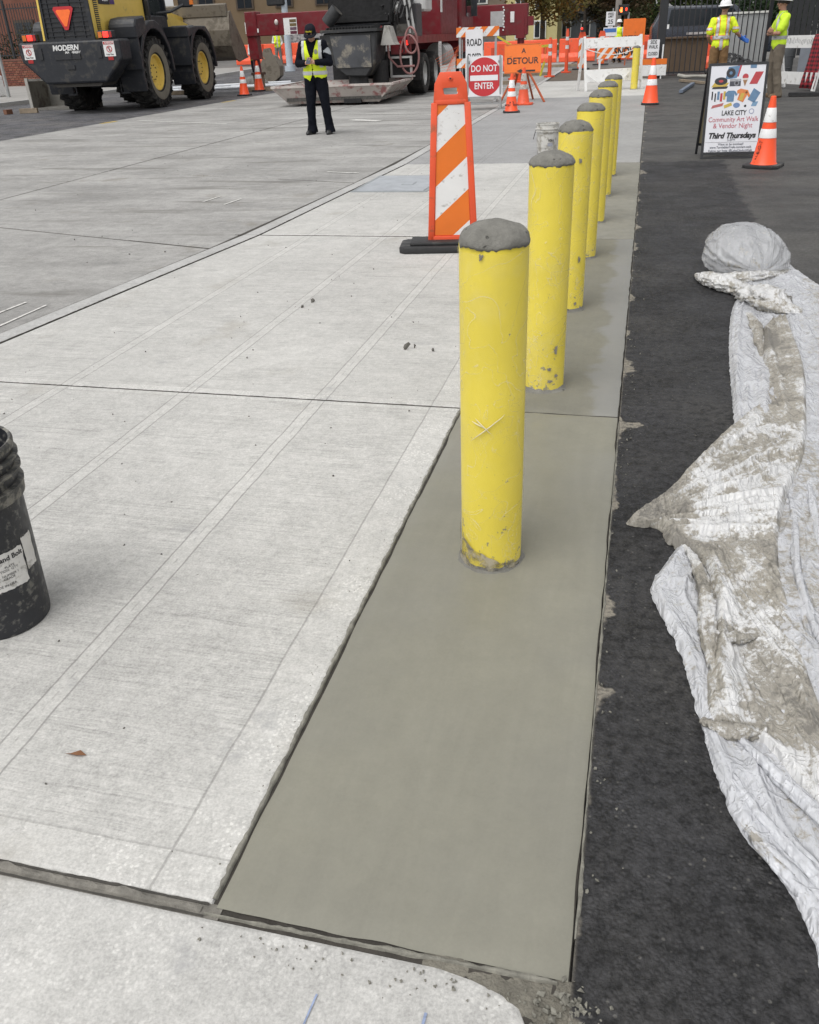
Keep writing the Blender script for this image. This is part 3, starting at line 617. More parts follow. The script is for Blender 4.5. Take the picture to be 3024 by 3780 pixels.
def hB(x, y, t, v, d):
    fl = sstep(2.9, 2.3, y)*sstep(.34, .05, x)                  # the flat pointed flap keeps low
    w1 = sstep(3.75, 3.2, y)*sstep(2.2, 2.5, y); w2 = 1-sstep(2.2, 2.5, y)
    f = edge_folds(x-.55, y, 11.)*(1-w1-w2)+w1*foldP(x, y, (-.02, 2.45), 4.)+w2*foldP(x, y, (.14, 2.80), 9.)*1.25
    bun = .035*math.exp(-((x-(.315+.02*NZ.noise((y*5, 3, 1))))/.035)**2)*sstep(2.5, 2.2, y)*sstep(1.5, 1.75, y)
    return .020+.02*NZ.noise((x*1.9, y*1.3, 8))*(1-fl)+f*(1.2-.5*fl)+bun
def dB(x, y, t, v, d):
    m = .44+.46*NZ.noise((x*4.2, y*3.2, 5))+.28*NZ.noise((x*11, y*8, 3))
    m += .30*sstep(3.0, 2.5, y)*sstep(.3, .1, x)                # mud caked flap
    if y > 3.0: m += .14+.25*sstep(3.7, 4.2, y)
    m += .45*math.exp(-((y-2.36)/.06)**2)*sstep(.45, .2, x)+.5*math.exp(-((y-1.60)/.03)**2)*sstep(.5, .3, x)
    m += .45*sstep(.09, .02, d)*sstep(.0, .3, NZ.noise((y*3, 7, 1))+.1)
    return m
o = sheet('muddy_film', LB, RB, 130, 620, hB, dB, M_shB, ps, .012, .008, True, pw_=1., dirt_shade=.42, hm=.030); o.location = (-.6, -3.5, 0)
# rolled, twisted dirty folds under the bag
def lump(name, path, radii, mat, seed, dirt0, nseg=110, nr=40, flat=.7, amp=.35, zoff=0):
    P = resample(chaik(path), nseg); vs = []; dirt = []
    for j in range(nseg+1):
        t = j/nseg; k = t*(len(radii)-1); i0 = min(int(k), len(radii)-2); r = radii[i0]*(1-k+i0)+radii[i0+1]*(k-i0)
        d = (P[min(j+1, nseg)]-P[max(j-1, 0)]).normalized(); nr_ = V((-d.y, d.x))
        for i in range(nr):
            a = 2*pi*i/nr; q = (cos(a)*1.5+seed, sin(a)*1.5+t*4, seed)
            rr = r*(1+amp*(rid((cos(a)*2.2+t*3, sin(a)*2.2-t*5, seed), 2.2)-.5)+amp*.5*(rid((cos(a)*5+t*9, sin(a)*5, seed+t*8), 2)-.5)+.05*NZ.noise((a*6, t*40, seed)))
            p = P[j]+nr_*cos(a)*rr; z = max(.004, r*flat*.9+sin(a)*rr*flat+zoff); vs.append((p.x, p.y, z)); dirt.append(dirt0+.45*NZ.noise((p.x*7, p.y*6, z*6+seed)))
    fs = [(j*nr+i, j*nr+(i+1) % nr, (j+1)*nr+(i+1) % nr, (j+1)*nr+i) for j in range(nseg) for i in range(nr)]+[tuple(range(nr))[::-1], tuple(range(nseg*nr, (nseg+1)*nr))]
    me = bpy.data.meshes.new(name); me.from_pydata(vs, [], fs); at = me.attributes.new('dirt', 'FLOAT', 'POINT'); at.data.foreach_set('value', dirt); me.shade_smooth()
    o = link(name, me, mat, ps); o.location = (-.6, -3.5, 0); return o
lump('twisted_fold', [(.42, 5.93), (.47, 5.75), (.57, 5.58), (.70, 5.45)], [.015, .06, .075, .05], M_shB, 3.1, .42, flat=.6)
lump('twisted_fold', [(.64, 5.50), (.74, 5.27), (.84, 5.10), (.95, 5.08)], [.03, .10, .11, .03], M_shB, 5.7, .5, flat=.55)
lump('twisted_fold', [(.66, 5.02), (.68, 4.75), (.67, 4.5), (.66, 4.3)], [.02, .03, .03, .01], M_shB, 8.2, .7, 140)
lump('twisted_fold', [(.47, 5.85), (.62, 5.72), (.80, 5.78), (.98, 6.0)], [.02, .055, .05, .03], M_shB, 9.7, .5)
lump('twisted_fold', [(.25, 1.615), (.30, 1.575), (.35, 1.585), (.40, 1.60)], [.008, .02, .018, .006], M_shB, 2.2, .95, 60, 24, .9, .5, .01)
lump('twisted_fold', [(.285, 1.95), (.34, 1.91), (.405, 1.95)], [.006, .016, .006], M_shB, 4.2, .85, 50, 20, .9, .5, .03)
lump('twisted_fold', [(.16, 2.54), (.26, 2.53), (.34, 2.52), (.43, 2.62), (.50, 2.72)], [.004, .010, .012, .009, .003], M_shB, 6.2, .15, 90, 20, 1., .4, .03)
lump('twisted_fold', [(.23, 2.41), (.27, 2.30), (.29, 2.1), (.275, 1.9), (.30, 1.75)], [.008, .018, .022, .02, .01], M_shB, 1.2, .6, 120, 26, .9, .5, .015)
lump('hem_fold', [(.30, 1.62), (.33, 1.57), (.40, 1.46), (.47, 1.36), (.56, 1.22), (.64, 1.08)], [.004, .012, .016, .018, .018, .016], M_shA, 12.2, .0, 130, 22, .95, .45, .012)
lump('hem_fold', [(.28, 1.56), (.30, 1.46), (.345, 1.36), (.42, 1.25), (.50, 1.12)], [.003, .010, .012, .014, .012], M_shA, 14.2, .05, 120, 22, .9, .45, .006)
lump('hem_fold', [(.30, 1.40), (.325, 1.315), (.37, 1.235), (.44, 1.14), (.50, 1.0)], [.004, .012, .014, .014, .012], M_shA, 15.2, .1, 120, 22, .8, .45, .004)
lump('hem_fold', [(.60, 2.9), (.585, 2.6), (.545, 2.3), (.56, 2.0), (.60, 1.7)], [.003, .010, .012, .010, .003], M_shA, 16.2, .2, 130, 20, .8, .5, .02)
lump('hem_fold', [(.16, 2.53), (.27, 2.75), (.40, 3.08), (.52, 3.42), (.58, 3.6)], [.004, .008, .009, .009, .003], M_shB, 17.2, .15, 130, 18, .9, .4, .015)
lump('hem_fold', [(.70, 3.15), (.66, 2.8), (.64, 2.4), (.70, 2.0)], [.003, .012, .013, .004], M_shA, 19.2, .2, 110, 20, .8, .5, .015)
# the puffed-up pouch at the far end, gathered to a neck
N0, N1 = V((.80, 5.83, .07)), V((.60, 6.30, .19)); ax = (N1-N0).normalized(); LN_ = (N1-N0).length; sd_ = ax.cross(V((0, 0, 1))).normalized(); u_ = sd_.cross(ax)
vs = []; fs = []; dirt = []; na, ns = 120, 60
for j in range(ns+1):
    s_ = j/ns; rr = .27*(sin(pi*min(s_, 1.)**.75)**.62) if s_ < 1 else 0; rr = max(rr, .03*(1-s_))
    for i in range(na):
        a = 2*pi*i/na; c_, q_ = cos(a), sin(a); A = .26*(1-s_)**3+.035
        pl = rid((c_*1.6+1, q_*1.6, s_*.9), 2.4)*.7+rid((c_*4, q_*4+3, s_*2.2), 2.6)*.3
        k = 1-A*(1-pl)++.16*NZ.noise((c_*1.3, q_*1.3, s_*1.8+4))+.055*crz((c_*1.8+s_*2, q_*1.8, 6+s_*2.5), 7)+.03*crz((c_*1.5-s_*3, q_*1.5+s_, 9+s_*2), 9)-.03*crz((c_*2.5, q_*2.5+s_*3, 2-s_*2), 9)
        p = N0+ax*(LN_*(s_*1.12-.05))+(sd_*c_*1.02+u_*q_*.66)*rr*k; p.z = max(p.z, .004); vs.append(p); dirt.append(.06+.5*(1-s_)**2*max(0, NZ.noise((c_*3, q_*3, 1))+.4)+.3*max(0, NZ.noise((c_*2, q_*2, s_*3+5)))*(q_ < .2))
fs = [(j*na+i, j*na+(i+1) % na, (j+1)*na+(i+1) % na, (j+1)*na+i) for j in range(ns) for i in range(na)]
me = bpy.data.meshes.new('puffed_film'); me.from_pydata(vs, [], fs); at = me.attributes.new('dirt', 'FLOAT', 'POINT'); at.data.foreach_set('value', dirt); me.shade_smooth()
o = link('puffed_film', me, M_bag, ps); o.location = (-.6, -3.5, 0)
# ================================================================ buckets, vertical panel, cones
M_bkt = pm('black bucket plastic', (.016, .017, .021), .45, var=.3, vs=12, dirt=((.13, .127, .115), .32, 42), bump=.15, bs=30)
M_bktr = pm('grimy bucket rim', (.045, .045, .043), .6, var=.35, vs=18, dirt=((.20, .19, .165), .6, 30), bump=.3, bs=40)
bk = E('bucket', (-1.715, 1.68, 0), 0, 'black plastic pail crusted with dry mortar, torn paper label on its side', 'bucket')
BKH = .55
def bkr(z): return .130+.018*z/BKH
prof = [(.118, .0), (.128, .004), (.130, .02)]+[(bkr(z), z) for z in (.06, .12, .18, .24, .30, .36, .42)]
MB().lathe(prof+[(bkr(.5), .5), (.1535, .55), (.148, .552), (.146, .53), (.133, .1), (.0001, .08)], 72, caps=False).build('shell', M_bkt, bk, True)
m = MB()
for z in (.428, .470, .506):
    m.lathe([(bkr(z)-.001, z-.004), (bkr(z)+.014, z), (bkr(z)+.015, z+.007), (bkr(z)-.001, z+.010)], 72, caps=False)
m.lathe([(.148, .528), (.156, .532), (.1575, .548), (.153, .555), (.146, .552)], 72, caps=False)
m.lathe([(bkr(.40), .396), (bkr(.4)+.010, .398), (bkr(.42)+.013, .43), (bkr(.43), .432)], 72, caps=False)
m.build('ribs', M_bktr, bk, True)
M_lab = pm('scuffed paper label', (.60, .59, .57), .8, var=.1, vs=20, dirt=((.30, .29, .27), .35, 30)); M_ink = pm('black print', (.02, .02, .022), .6, var=.1)
def curved(name, a0, a1, z0, z1, r_off, mat, parent, na=24, nz_=6, rag=0.):
    vs = []
    for i in range(na+1):
        a = a0+(a1-a0)*i/na
        for j in range(nz_+1):
            z = z0+(z1-z0)*j/nz_
            if rag and j in (0, nz_): z += rag*NZ.noise((i*1.3, j*2, 1))
            aa = a+(rag*6*NZ.noise((j*1.7, i, 3)) if rag and i in (0, na) else 0); r = bkr(z)+r_off; vs.append((r*cos(aa), r*sin(aa), z))
    m = MB(); m.add(vs, [(i*(nz_+1)+j, (i+1)*(nz_+1)+j, (i+1)*(nz_+1)+j+1, i*(nz_+1)+j+1) for i in range(na) for j in range(nz_)]); return m.build(name, mat, parent, 'all')
A0 = atan2(-1.68, 1.715)
lb = curved('paper_label', A0-.30, A0+.72, .155, .27, .0012, M_lab, bk, rag=.006)
lb2 = curved('paper_label', A0+.76, A0+1.1, .185, .285, .0012, M_lab, bk, rag=.006)
def curve_text(s, size, zc, a_c, parent, r_off, bold=0., tilt=0.):
    o = text(s, size, M_ink, parent, M.Identity(4), bold=bold, depth=0, name='print')
    for v in o.data.vertices:
        x, y = v.co.x, v.co.y; z = zc+y+tilt*x; r = bkr(z)+r_off; a = a_c+x/r; v.co = (r*cos(a), r*sin(a), z)
curve_text('Portland Bolt', .021, .252, A0+.30, lb, .002, .0006)
curve_text('IIII', .026, .246, A0-.17, lb, .002, .0012)
curve_text('ITEM        PLATE\nDESCRIPTION  QTY', .0105, .222, A0+.2, lb, .002); curve_text('ORDER  NUMBER 1\nSIZE   GRADE', .0105, .197, A0+.2, lb, .002); curve_text('MADE IN USA', .011, .172, A0+.17, lb, .002)
# --- white pail behind the third bollard
wb = E('bucket', (-1.25, 12.55, 0), 0, 'dirty white plastic pail with wire handle standing behind the bollards', 'bucket')
M_wpl = pm('dirty white plastic', (.52, .51, .48), .5, var=.12, vs=10, dirt=((.27, .25, .21), .5, 16))
MB().lathe([(.118, 0), (.128, .005)]+[(.13+.022*z/.37, z) for z in (.1, .2, .27)]+[(.162, .272), (.162, .278), (.15, .28), (.15, .305), (.163, .306), (.163, .312), (.151, .314), (.152, .36), (.158, .362), (.158, .372), (.148, .372), (.14, .08), (.0001, .07)], 40, caps=False).build('shell', M_wpl, wb, True)
MB().tube([(-.155+.02*sin(t*pi/10)*0-.03*sin(t*pi/10), -.155*cos(pi*t/10)*.2-.05, .29-.11*sin(t*pi/10)) for t in range(11)], .003, 6).build('wire_handle', pm('handle wire', (.12, .12, .12), .5, .7), wb)
text('TIDE', .045, M_ink, wb, TR(.045, -.141, .16, rx=rad(90)), bold=.001, name='print') if False else text('TION', .04, M_ink, wb, TR(.05, -.1395, .17, rx=rad(90)), bold=.001, name='print')
MB().box((.05, -.1375, .12), (.07, .004, .04)).build('print', pm('grey label print', (.25, .26, .3), .7), wb)

# --- materials shared by traffic gear
M_or = pm('traffic orange', (.70, .085, .028), .45, var=.10, vs=5, dirt=((.34, .09, .04), .18, 9)); M_orf = pm('fluorescent cone orange', (.86, .085, .018), .42, var=.06, vs=4)
M_refw = pm('white reflective sheeting', (.70, .70, .70), .4, var=.06, vs=8, dirt=((.40, .38, .36), .22, 24)); M_refo = pm('orange reflective sheeting', (.70, .16, .015), .4, var=.06, vs=8)
M_rub = pm('black rubber', (.022, .022, .023), .65, var=.3, vs=8, bump=.3, bs=40, dirt=((.10, .098, .09), .25, 8))
M_wht = pm('white paint', (.72, .72, .71), .5, var=.06, dirt=((.42, .40, .37), .22, 9)); M_blk = pm('black metal', (.02, .021, .024), .45, var=.2)
M_steel = pm('dull steel', (.30, .30, .29), .45, .7, .2, 8)
# --- vertical panel
vp = E('vertical_panel', (-1.36, 6.63, 0), rad(9), 'tall orange and white striped vertical panel on a black rubber base', 'channelizer')
PW0, PW1, PH = .262, .155, 1.17
def pw(z): return PW0+(PW1-PW0)*z/PH
def panel_outline(z0, z1, k=1., cut=0): return [(-pw(z0)/2*k, z0), (pw(z0)/2*k, z0), (pw(z1)/2*k, z1), (-pw(z1)/2*k, z1)]
Tf = M.Rotation(rad(90), 4, 'X')
fr = MB()
out = [(-.131, .06), (.131, .06), (.0775+.007, 1.10), (.066, 1.17), (.045, 1.19), (-.045, 1.19), (-.066, 1.17), (-.0845, 1.10)]
# frame ring with hand hole
def ring_plate(mb, outer, inner, y0, y1):
    n = len(outer); vs = [(x, y, z) for y in (y0, y1) for x, z in outer]+[(x, y, z) for y in (y0, y1) for x, z in inner]
    fs = []
    for i in range(n):
        j = (i+1) % n; fs += [(i, j, 2*n+j, 2*n+i), (n+i, 3*n+i, 3*n+j, n+j), (i, n+i, n+j, j), (2*n+i, 2*n+j, 3*n+j, 3*n+i)]
    mb.add(vs, fs)
hole = [(-.036, 1.055), (-.03, 1.050), (.03, 1.050), (.036, 1.055), (.040, 1.088), (.033, 1.092), (-.033, 1.092), (-.040, 1.088)]
up_o = [(-.092, 1.0), (-.04, 1.0), (.04, 1.0), (.092, 1.0), (.084, 1.12), (.055, 1.19), (-.055, 1.19), (-.084, 1.12)]
ring_plate(fr, up_o, hole, -.022, .022)
def slat(z0, z1): fr.prism([(-pw(z0)/2-.002, z0), (pw(z0)/2+.002, z0), (pw(z1)/2+.006, z1), (-pw(z1)/2-.006, z1)], -.012, .012, Tf)
slat(.05, 1.0)
for s_ in (-1, 1): fr.bar((s_*.124, 0, .05), (s_*.087, 0, 1.0), .034, .05, upv=(0, 1, 0))
fr.box((0, 0, .075), (.25, .05, .05)); fr.box((0, 0, 1.005), (.165, .046, .03))
fr.cyl((0, -.03, 1.15), (0, .03, 1.15), .013, n=14)
fr.build('frame', M_or, vp, True, .004, 2)
MB().cyl((0, -.033, 1.15), (0, -.028, 1.15), .006, n=6).build('bolt', M_blk, vp)
# diagonal stripes, clipped to the panel face
def clip(poly, a, b, c):     # keep a*x+b*z<=c
    o_ = []
    for i in range(len(poly)):
        p, q = poly[i-1], poly[i]; fp = a*p[0]+b*p[1]-c; fq = a*q[0]+b*q[1]-c
        if fp*fq < 0: t = fp/(fp-fq); o_.append((p[0]+(q[0]-p[0])*t, p[1]+(q[1]-p[1])*t))
        if fq <= 0: o_.append(q)
    return o_
def stripes(parent, face, pitch, slope, z_start, n, y, mats, name='stripe'):
    for i in range(n):
        z0 = z_start+i*pitch; P = clip(face, slope, -1, -z0); P = clip(P, -slope, 1, z0+pitch)
        if len(P) > 2: MB().prism(P, 0, .0015, M.Translation((0, y, 0)) @ Tf).build(name, mats[i % 2], parent)
face = [(-.100, .105), (.100, .105), (.074, .985), (-.074, .985)]
stripes(vp, face, .225, 1.15, .105-.115-.115, 6, -.0135, (M_refw, M_refo)); 
vp.scale = (1.36, 1, 1.03); bs = MB(); bs.prism([(-.30, -.12), (-.27, -.16), (.27, -.16), (.30, -.12), (.30, .12), (.27, .16), (-.27, .16), (-.30, .12)], 0, .05); bs.prism([(-.24, -.12), (.24, -.12), (.24, .12), (-.24, .12)], .05, .075); bs.build('rubber_base', M_rub, vp, True, .01, 2)
# --- cones
def cone(loc, h, label, group='traffic cones', worn=False, square=.17, rz=0., base_mat=None, tilt=0., markings=True):
    e = E('traffic_cone', loc, rz, label, 'traffic cone', group); s = h/.71
    om = M_or if worn else M_orf; r0, r1 = .13*s, .027*s; zb = .035*s
    def r(z): return r0+(r1-r0)*(z-zb)/(h-zb)
    sq = square*s; b = MB(); c_ = .05*s; b.prism([(-sq, -sq+c_), (-sq+c_, -sq), (sq-c_, -sq), (sq, -sq+c_), (sq, sq-c_), (sq-c_, sq), (-sq+c_, sq), (-sq, sq-c_)], 0, zb); b.build('base', base_mat or M_rub, e, True, .006*s, 2)
    MB().lathe([(r0+.012*s, zb), (r0, zb+.012*s), (r(h*.5), h*.5), (r1, h-.005*s), (r1*.8, h), (r1*.65, h), (r1*.6, h*.9), (.0001, h*.9)], 32).build('body', om, e, True)
    for z0, z1 in ((.42*h, .55*h), (.64*h, .84*h)):
        MB().lathe([(r(z0)+.0012, z0), (r(z0)+.003, z0+.002), (r(z1)+.003, z1-.002), (r(z1)+.0012, z1)], 32, caps=False).build('collar', M_refw if not worn else pm('worn collar', (.42, .40, .37), .6, var=.25, vs=14, dirt=((.2, .12, .08), .4, 18)), e, True)
    return e
c = cone((1.36, 11.03, 0), .73, 'bright orange traffic cone with two white bands in front of the event sign', square=.19, rz=rad(-20))
t_ = text('I-N-B-O-T', .05, M_ink, c, TR(-.05, -.108, .17, rx=rad(80), ry=rad(-82)), name='print', sx=1.1)
c = cone((-2.7, 19.4, 0), .72, 'orange traffic cone lettered in black beside the do not enter sign', rz=rad(10))
text('MID\nMOUNTAIN', .052, M_ink, c, TR(0, -.109, .17, rx=rad(82)), bold=.002, name='print')
cone((-2.72, 21.5, 0), .76, 'grimy old orange cone behind the lettered cone', worn=True, square=.2, base_mat=M_or)
cone((.09, 20.6, 0), .88, 'tall orange cone with white bands at the edge of the asphalt by the white barricade', square=.15)
cone((-12.78, 28.7, 0), .86, 'orange cone with white bands beside the timber outrigger pad')
cone((-13.3, 31.2, 0), .95, 'orange cone with white bands partly behind the outrigger leg')
# ================================================================ signs, barricades, barriers
M_sgw = pm('white sign face', (.70, .70, .72), .45, var=.04); M_sgr = pm('red sign face', (.48, .022, .03), .4, var=.06); M_sgo = pm('orange sign face', (.80, .17, .02), .45, var=.06, dirt=((.4, .12, .03), .12, 7)); M_sgk = pm('sign black', (.018, .018, .02), .5, var=.1)
M_galv = pm('galvanised tube', (.36, .37, .37), .45, .6, .12, 6); M_rust = pm('rusty orange steel', (.38, .085, .03), .7, .1, .3, 9); M_wood = pm('weathered timber', (.25, .20, .145), .85, var=.3, vs=7, bump=.4, bs=60)
RX = rad(90)
def disc_poly(r, n=48, cx=0, cz=0, sx=1): return [(cx+r*sx*cos(2*pi*i/n), cz+r*sin(2*pi*i/n)) for i in range(n)]
def plate(poly, y, th, name, mat, parent, T=None, bevel=0): return MB().prism(poly, 0, th, (T or M.Identity(4)) @ M.Translation((0, y, 0)) @ Tf).build(name, mat, parent, bevel=bevel)
def rrect(w, h, r, cx=0, cz=0, n=5):
    P = []
    for sx, sz, a0 in ((1, 1, 0), (-1, 1, 90), (-1, -1, 180), (1, -1, 270)):
        for k in range(n+1): a = rad(a0+90*k/n); P.append((cx+sx*(w/2-r)+r*cos(a), cz+sz*(h/2-r)+r*sin(a)))
    return P
# --- DO NOT ENTER on a folding metal stand
dn = E('do_not_enter_sign', (-3.43, 20.3, 0), rad(7), 'square white sign with red disc reading DO NOT ENTER on a metal stand', 'sign')
Tt = TR(0, 0, .24, rx=rad(-4))
pl = plate(rrect(.80, .80, .03, 0, .40), 0, .004, 'sign_plate', M_sgw, dn, Tt)
d_ = plate(disc_poly(.375, 56, 0, .40), -.004, .003, 'red_disc', M_sgr, pl, Tt)
MB().prism([(-.30, .33), (.30, .33), (.30, .435), (-.30, .435)], 0, .003, Tt @ M.Translation((0, -.0075, 0)) @ Tf).build('white_bar', M_sgw, pl)
text('DO NOT', .175, M_sgw, pl, Tt @ TR(0, -.010, .56, rx=RX), bold=.003, sx=.80); text('ENTER', .175, M_sgw, pl, Tt @ TR(0, -.010, .225, rx=RX), bold=.003, sx=.80)
m = MB()
for sx in (-.36, .36): m.bar((sx, .02, 0), (sx*.96, .0, 1.05), .04, .03); m.bar((sx, .5, 0), (sx*.9, .03, .95), .035, .03)
m.bar((-.36, .01, .25), (.36, .01, .25), .03, .03); m.bar((-.36, .02, .12), (.36, .02, .12), .03, .03); m.bar((-.36, .45, .1), (.36, .45, .1), .03, .03)
m.build('stand', M_galv, dn)
# --- type III barricade with ROAD CLOSED
rc = E('road_barricade', (-3.95, 22.5, 0), rad(6), 'orange and white striped barricade carrying the ROAD CLOSED sign', 'barricade')
for sx in (-.42, .42): MB().bar((sx, 0, 0), (sx, 0, 1.62), .05, .05).build('upright', M_galv, rc); MB().bar((sx, -.55, .03), (sx, .55, .03), .06, .06).build('foot', M_galv, rc)
for z in (.30, .86, 1.50):
    b = MB().box((0, -.04, z), (1.0, .025, .2)).build('rail', M_refw, rc)
    f_ = [(-.5, z-.1), (.5, z-.1), (.5, z+.1), (-.5, z+.1)]
    for i in range(-4, 5):
        P = clip(clip(f_, -1, 1, i*.3+z-.0), 1, -1, -(i*.3+z-.15))
        if len(P) > 2: plate(P, -.055, .002, 'stripe', M_refo, b)
rs = E('road_closed_sign', (-4.0, 22.3, .0), rad(6), 'narrow white sign lettered ROAD CLOSED hung on the striped barricade', 'sign')
plate(rrect(.40, .86, .02, 0, 1.12), -.004, .004, 'sign_plate', M_sgw, rs); text('ROAD', .20, M_sgk, rs, TR(0, -.010, 1.28, rx=RX), bold=.004, sx=.62); text('CLOSED', .20, M_sgk, rs, TR(0, -.010, .98, rx=RX), bold=.004, sx=.44)
MB().box((0, .03, 1.5), (.3, .05, .04)).build('bracket', M_galv, rs)
# orange mesh fence remnant beside the truck
m = MB()
for i in range(8):
    m.bar((-.45+i*.06, 0, .25+.08*i), (-.10+i*.03, .02, .95+.05*i), .014, .006); m.bar((-.5+i*.03, .01, .95-.05*i), (.15, .0, 1.25-.10*i), .014, .006)
e_ = E('safety_net', (-4.62, 23.2, .0), rad(10), 'scrap of orange plastic safety netting hanging left of the ROAD CLOSED sign', 'netting'); m.build('mesh', pm('orange netting', (.62, .12, .04), .6), e_); MB().cyl((.16, .02, 0), (.16, .02, 1.35), .015, n=8).build('stake', M_galv, e_)
# --- DETOUR on orange tripod
dt = E('detour_sign', (-2.9, 22.6, 0), rad(5), 'orange DETOUR sign with black arrow on a rusty orange stand beside the curb', 'sign')
Td = TR(0, 0, .6, rx=rad(-8))
pl = plate(rrect(.86, .62, .03, 0, .31), 0, .004, 'sign_plate', M_sgo, dt, Td)
text('DETOUR', .19, M_sgk, pl, Td @ TR(0, -.007, .26, rx=RX), bold=.003, sx=.98); text('A', .14, M_sgk, pl, Td @ TR(0.02, -.007, .47, rx=RX), bold=.003)
plate([(-.02, .07), (.3, .07), (.3, .03), (-.02, .03)], -.004, .002, 'arrow', M_sgk, pl, Td); plate([(-.02, .0), (-.02, .10), (-.14, .05)], -.004, .002, 'arrow', M_sgk, pl, Td)
plate([(-.41, .60), (.41, .60), (.41, .606), (-.41, .606)], -.004, .002, 'border', M_sgk, pl, Td); plate([(-.41, .012), (.41, .012), (.41, .018), (-.41, .018)], -.004, .002, 'border', M_sgk, pl, Td)
for a, b in (((.16, -.04, .62), (.55, -.5, 0)), ((-.16, -.04, .62), (-.5, -.35, 0)), ((.1, .05, .62), (.25, .65, 0)), ((-.1, .05, .62), (-.3, .65, 0))): MB().bar(a, b, .04, .03).build('leg', M_rust, dt)
# --- community event A-frame
af = E('a_frame_sign', (1.04, 11.85, 0), rad(5), 'black framed folding A-frame with white community art walk poster', 'sign')
lean = rad(-10); Ta = TR(0, -.06, .06, rx=lean)
W2, HH = .325, .985
m = MB()
for sx in (-1, 1): m.bar((sx*W2, 0, -.06), (sx*W2, 0, HH), .028, .025, T=Ta)
m.bar((-W2, 0, HH-.01), (W2, 0, HH-.01), .028, .026, T=Ta, upv=(0, 1, 0)); m.bar((-W2, 0, .0), (W2, 0, .0), .028, .022, T=Ta, upv=(0, 1, 0)); m.build('front_frame', M_blk, af)
Tb = TR(0, .44, .0, rx=rad(13.5)); m = MB()
for sx in (-1, 1): m.bar((sx*W2, 0, 0), (sx*W2, 0, HH+.03), .028, .025, T=Tb)
m.bar((-W2, 0, .12), (W2, 0, .12), .028, .022, T=Tb, upv=(0, 1, 0)); m.build('rear_frame', M_blk, af); MB().box((0, 0, .57), (.62, .006, .88), T=Tb).build('rear_panel', pm('tan back board', (.30, .26, .17), .8), af)
po = MB().box((0, -.006, .495), (.62, .006, .965), T=Ta).build('poster', pm('poster paper', (.66, .67, .71), .5, var=.03), af)
def pic(poly, col, y=-.0105): return MB().prism(poly, 0, .0004, Ta @ M.Translation((0, y, 0)) @ Tf).build('illustration', pm('print %.2f %.2f %.2f' % col, col, .6, var=.12, vs=30), po)
def P4(cx, cz, w_, h_, sk=0., rot=0.): 
    P = [(-w_/2-sk, -h_/2), (w_/2-sk, -h_/2), (w_/2+sk, h_/2), (-w_/2+sk, h_/2)]; return [(cx+x*cos(rot)-z*sin(rot), cz+x*sin(rot)+z*cos(rot)) for x, z in P]
BLU, RED, BRN, DK, YEL, ORG = (.11, .2, .32), (.42, .05, .06), (.3, .17, .08), (.03, .03, .035), (.5, .36, .07), (.6, .2, .06)
pic(P4(-.06, .885, .13, .13, .02, .1), BLU); pic(P4(-.0, .90, .05, .12, .02, .1), RED, -.0102); pic(disc_poly(.052, 24, -.08, .88), DK, -.011); pic(disc_poly(.018, 16, -.08, .88), BLU, -.0115)
pic(P4(-.19, .755, .17, .045, .015), YEL); pic(P4(-.19, .725, .17, .025, .01), DK); pic(disc_poly(.042, 24, -.185, .795, 1.75), DK, -.011); pic(disc_poly(.015, 16, -.185, .795, 1.75), RED, -.0115)
pic(P4(-.02, .775, .125, .075), (.06, .065, .08)); pic(P4(-.02, .80, .12, .02), (.35, .36, .38), -.0108); pic(disc_poly(.03, 20, -.005, .77), (.2, .21, .23), -.011); pic(disc_poly(.016, 16, -.005, .77), DK, -.0115)
pic([(.065, .80), (.115, .80), (.092, .73)], BRN); pic(disc_poly(.034, 20, .09, .835), RED, -.0108); pic(P4(.09, .81, .06, .02), (.6, .55, .5), -.011)
pic(P4(.215, .82, .09, .13, .03), RED); pic(P4(.17, .945, .07, .04), BLU)
pic([(-.10, .57), (-.02, .57), (-.015, .66), (.0, .63), (.02, .645), (-.01, .685), (-.03, .69), (-.09, .69), (-.125, .66), (-.12, .625), (-.10, .635)], BLU)
pic([(.02, .59), (.09, .56), (.13, .64), (.15, .61), (.165, .63), (.135, .69), (.05, .71), (.01, .69), (.015, .655), (.04, .66)], ORG); pic(P4(.07, .62, .04, .08, .01), YEL, -.011)
pic([(.14, .59), (.22, .55), (.28, .66), (.2, .71)], BLU); pic(P4(.225, .54, .06, .05, .01), (.16, .28, .42))
for i, c_ in enumerate((DK, DK, BLU, RED, YEL)): pic(P4(-.27+i*.035, .64-.02*(i % 2), .016 if i < 2 else .026, .09), c_)
pic(P4(-.2, .53, .13, .03, .01, .2), (.4, .12, .12)); pic(P4(-.08, .53, .09, .035, .0, .35), YEL); pic(disc_poly(.028, 20, .02, .53, 1.4), (.14, .22, .4)); pic(disc_poly(.03, 18, .2, .46), (.25, .27, .4)); pic(disc_poly(.022, 18, .2, .46), (.66, .67, .71), -.011); pic(disc_poly(.014, 12, .12, .665), BRN); pic(disc_poly(.014, 12, .12, .52), DK)
M_pk = pm('rose print', (.45, .09, .12), .6, var=.05); M_gr = pm('slate print', (.10, .11, .14), .6, var=.05)
def ptx(s, size, z, mat, bold=0., sx=1., shear=0.): text(s, size, mat, po, Ta @ TR(0, -.0112, z, rx=RX), bold=bold, sx=sx, shear=shear, depth=.0003)
ptx('LAKE CITY', .075, .445, M_sgk, .0015, .80); ptx('Community Art Walk', .078, .375, M_pk, 0., .83); ptx('& Vendor Night', .078, .305, M_pk, 0., .9); ptx('Third Thursdays', .085, .195, M_sgk, .004, .97, .25); ptx('5-8PM', .036, .147, M_gr)
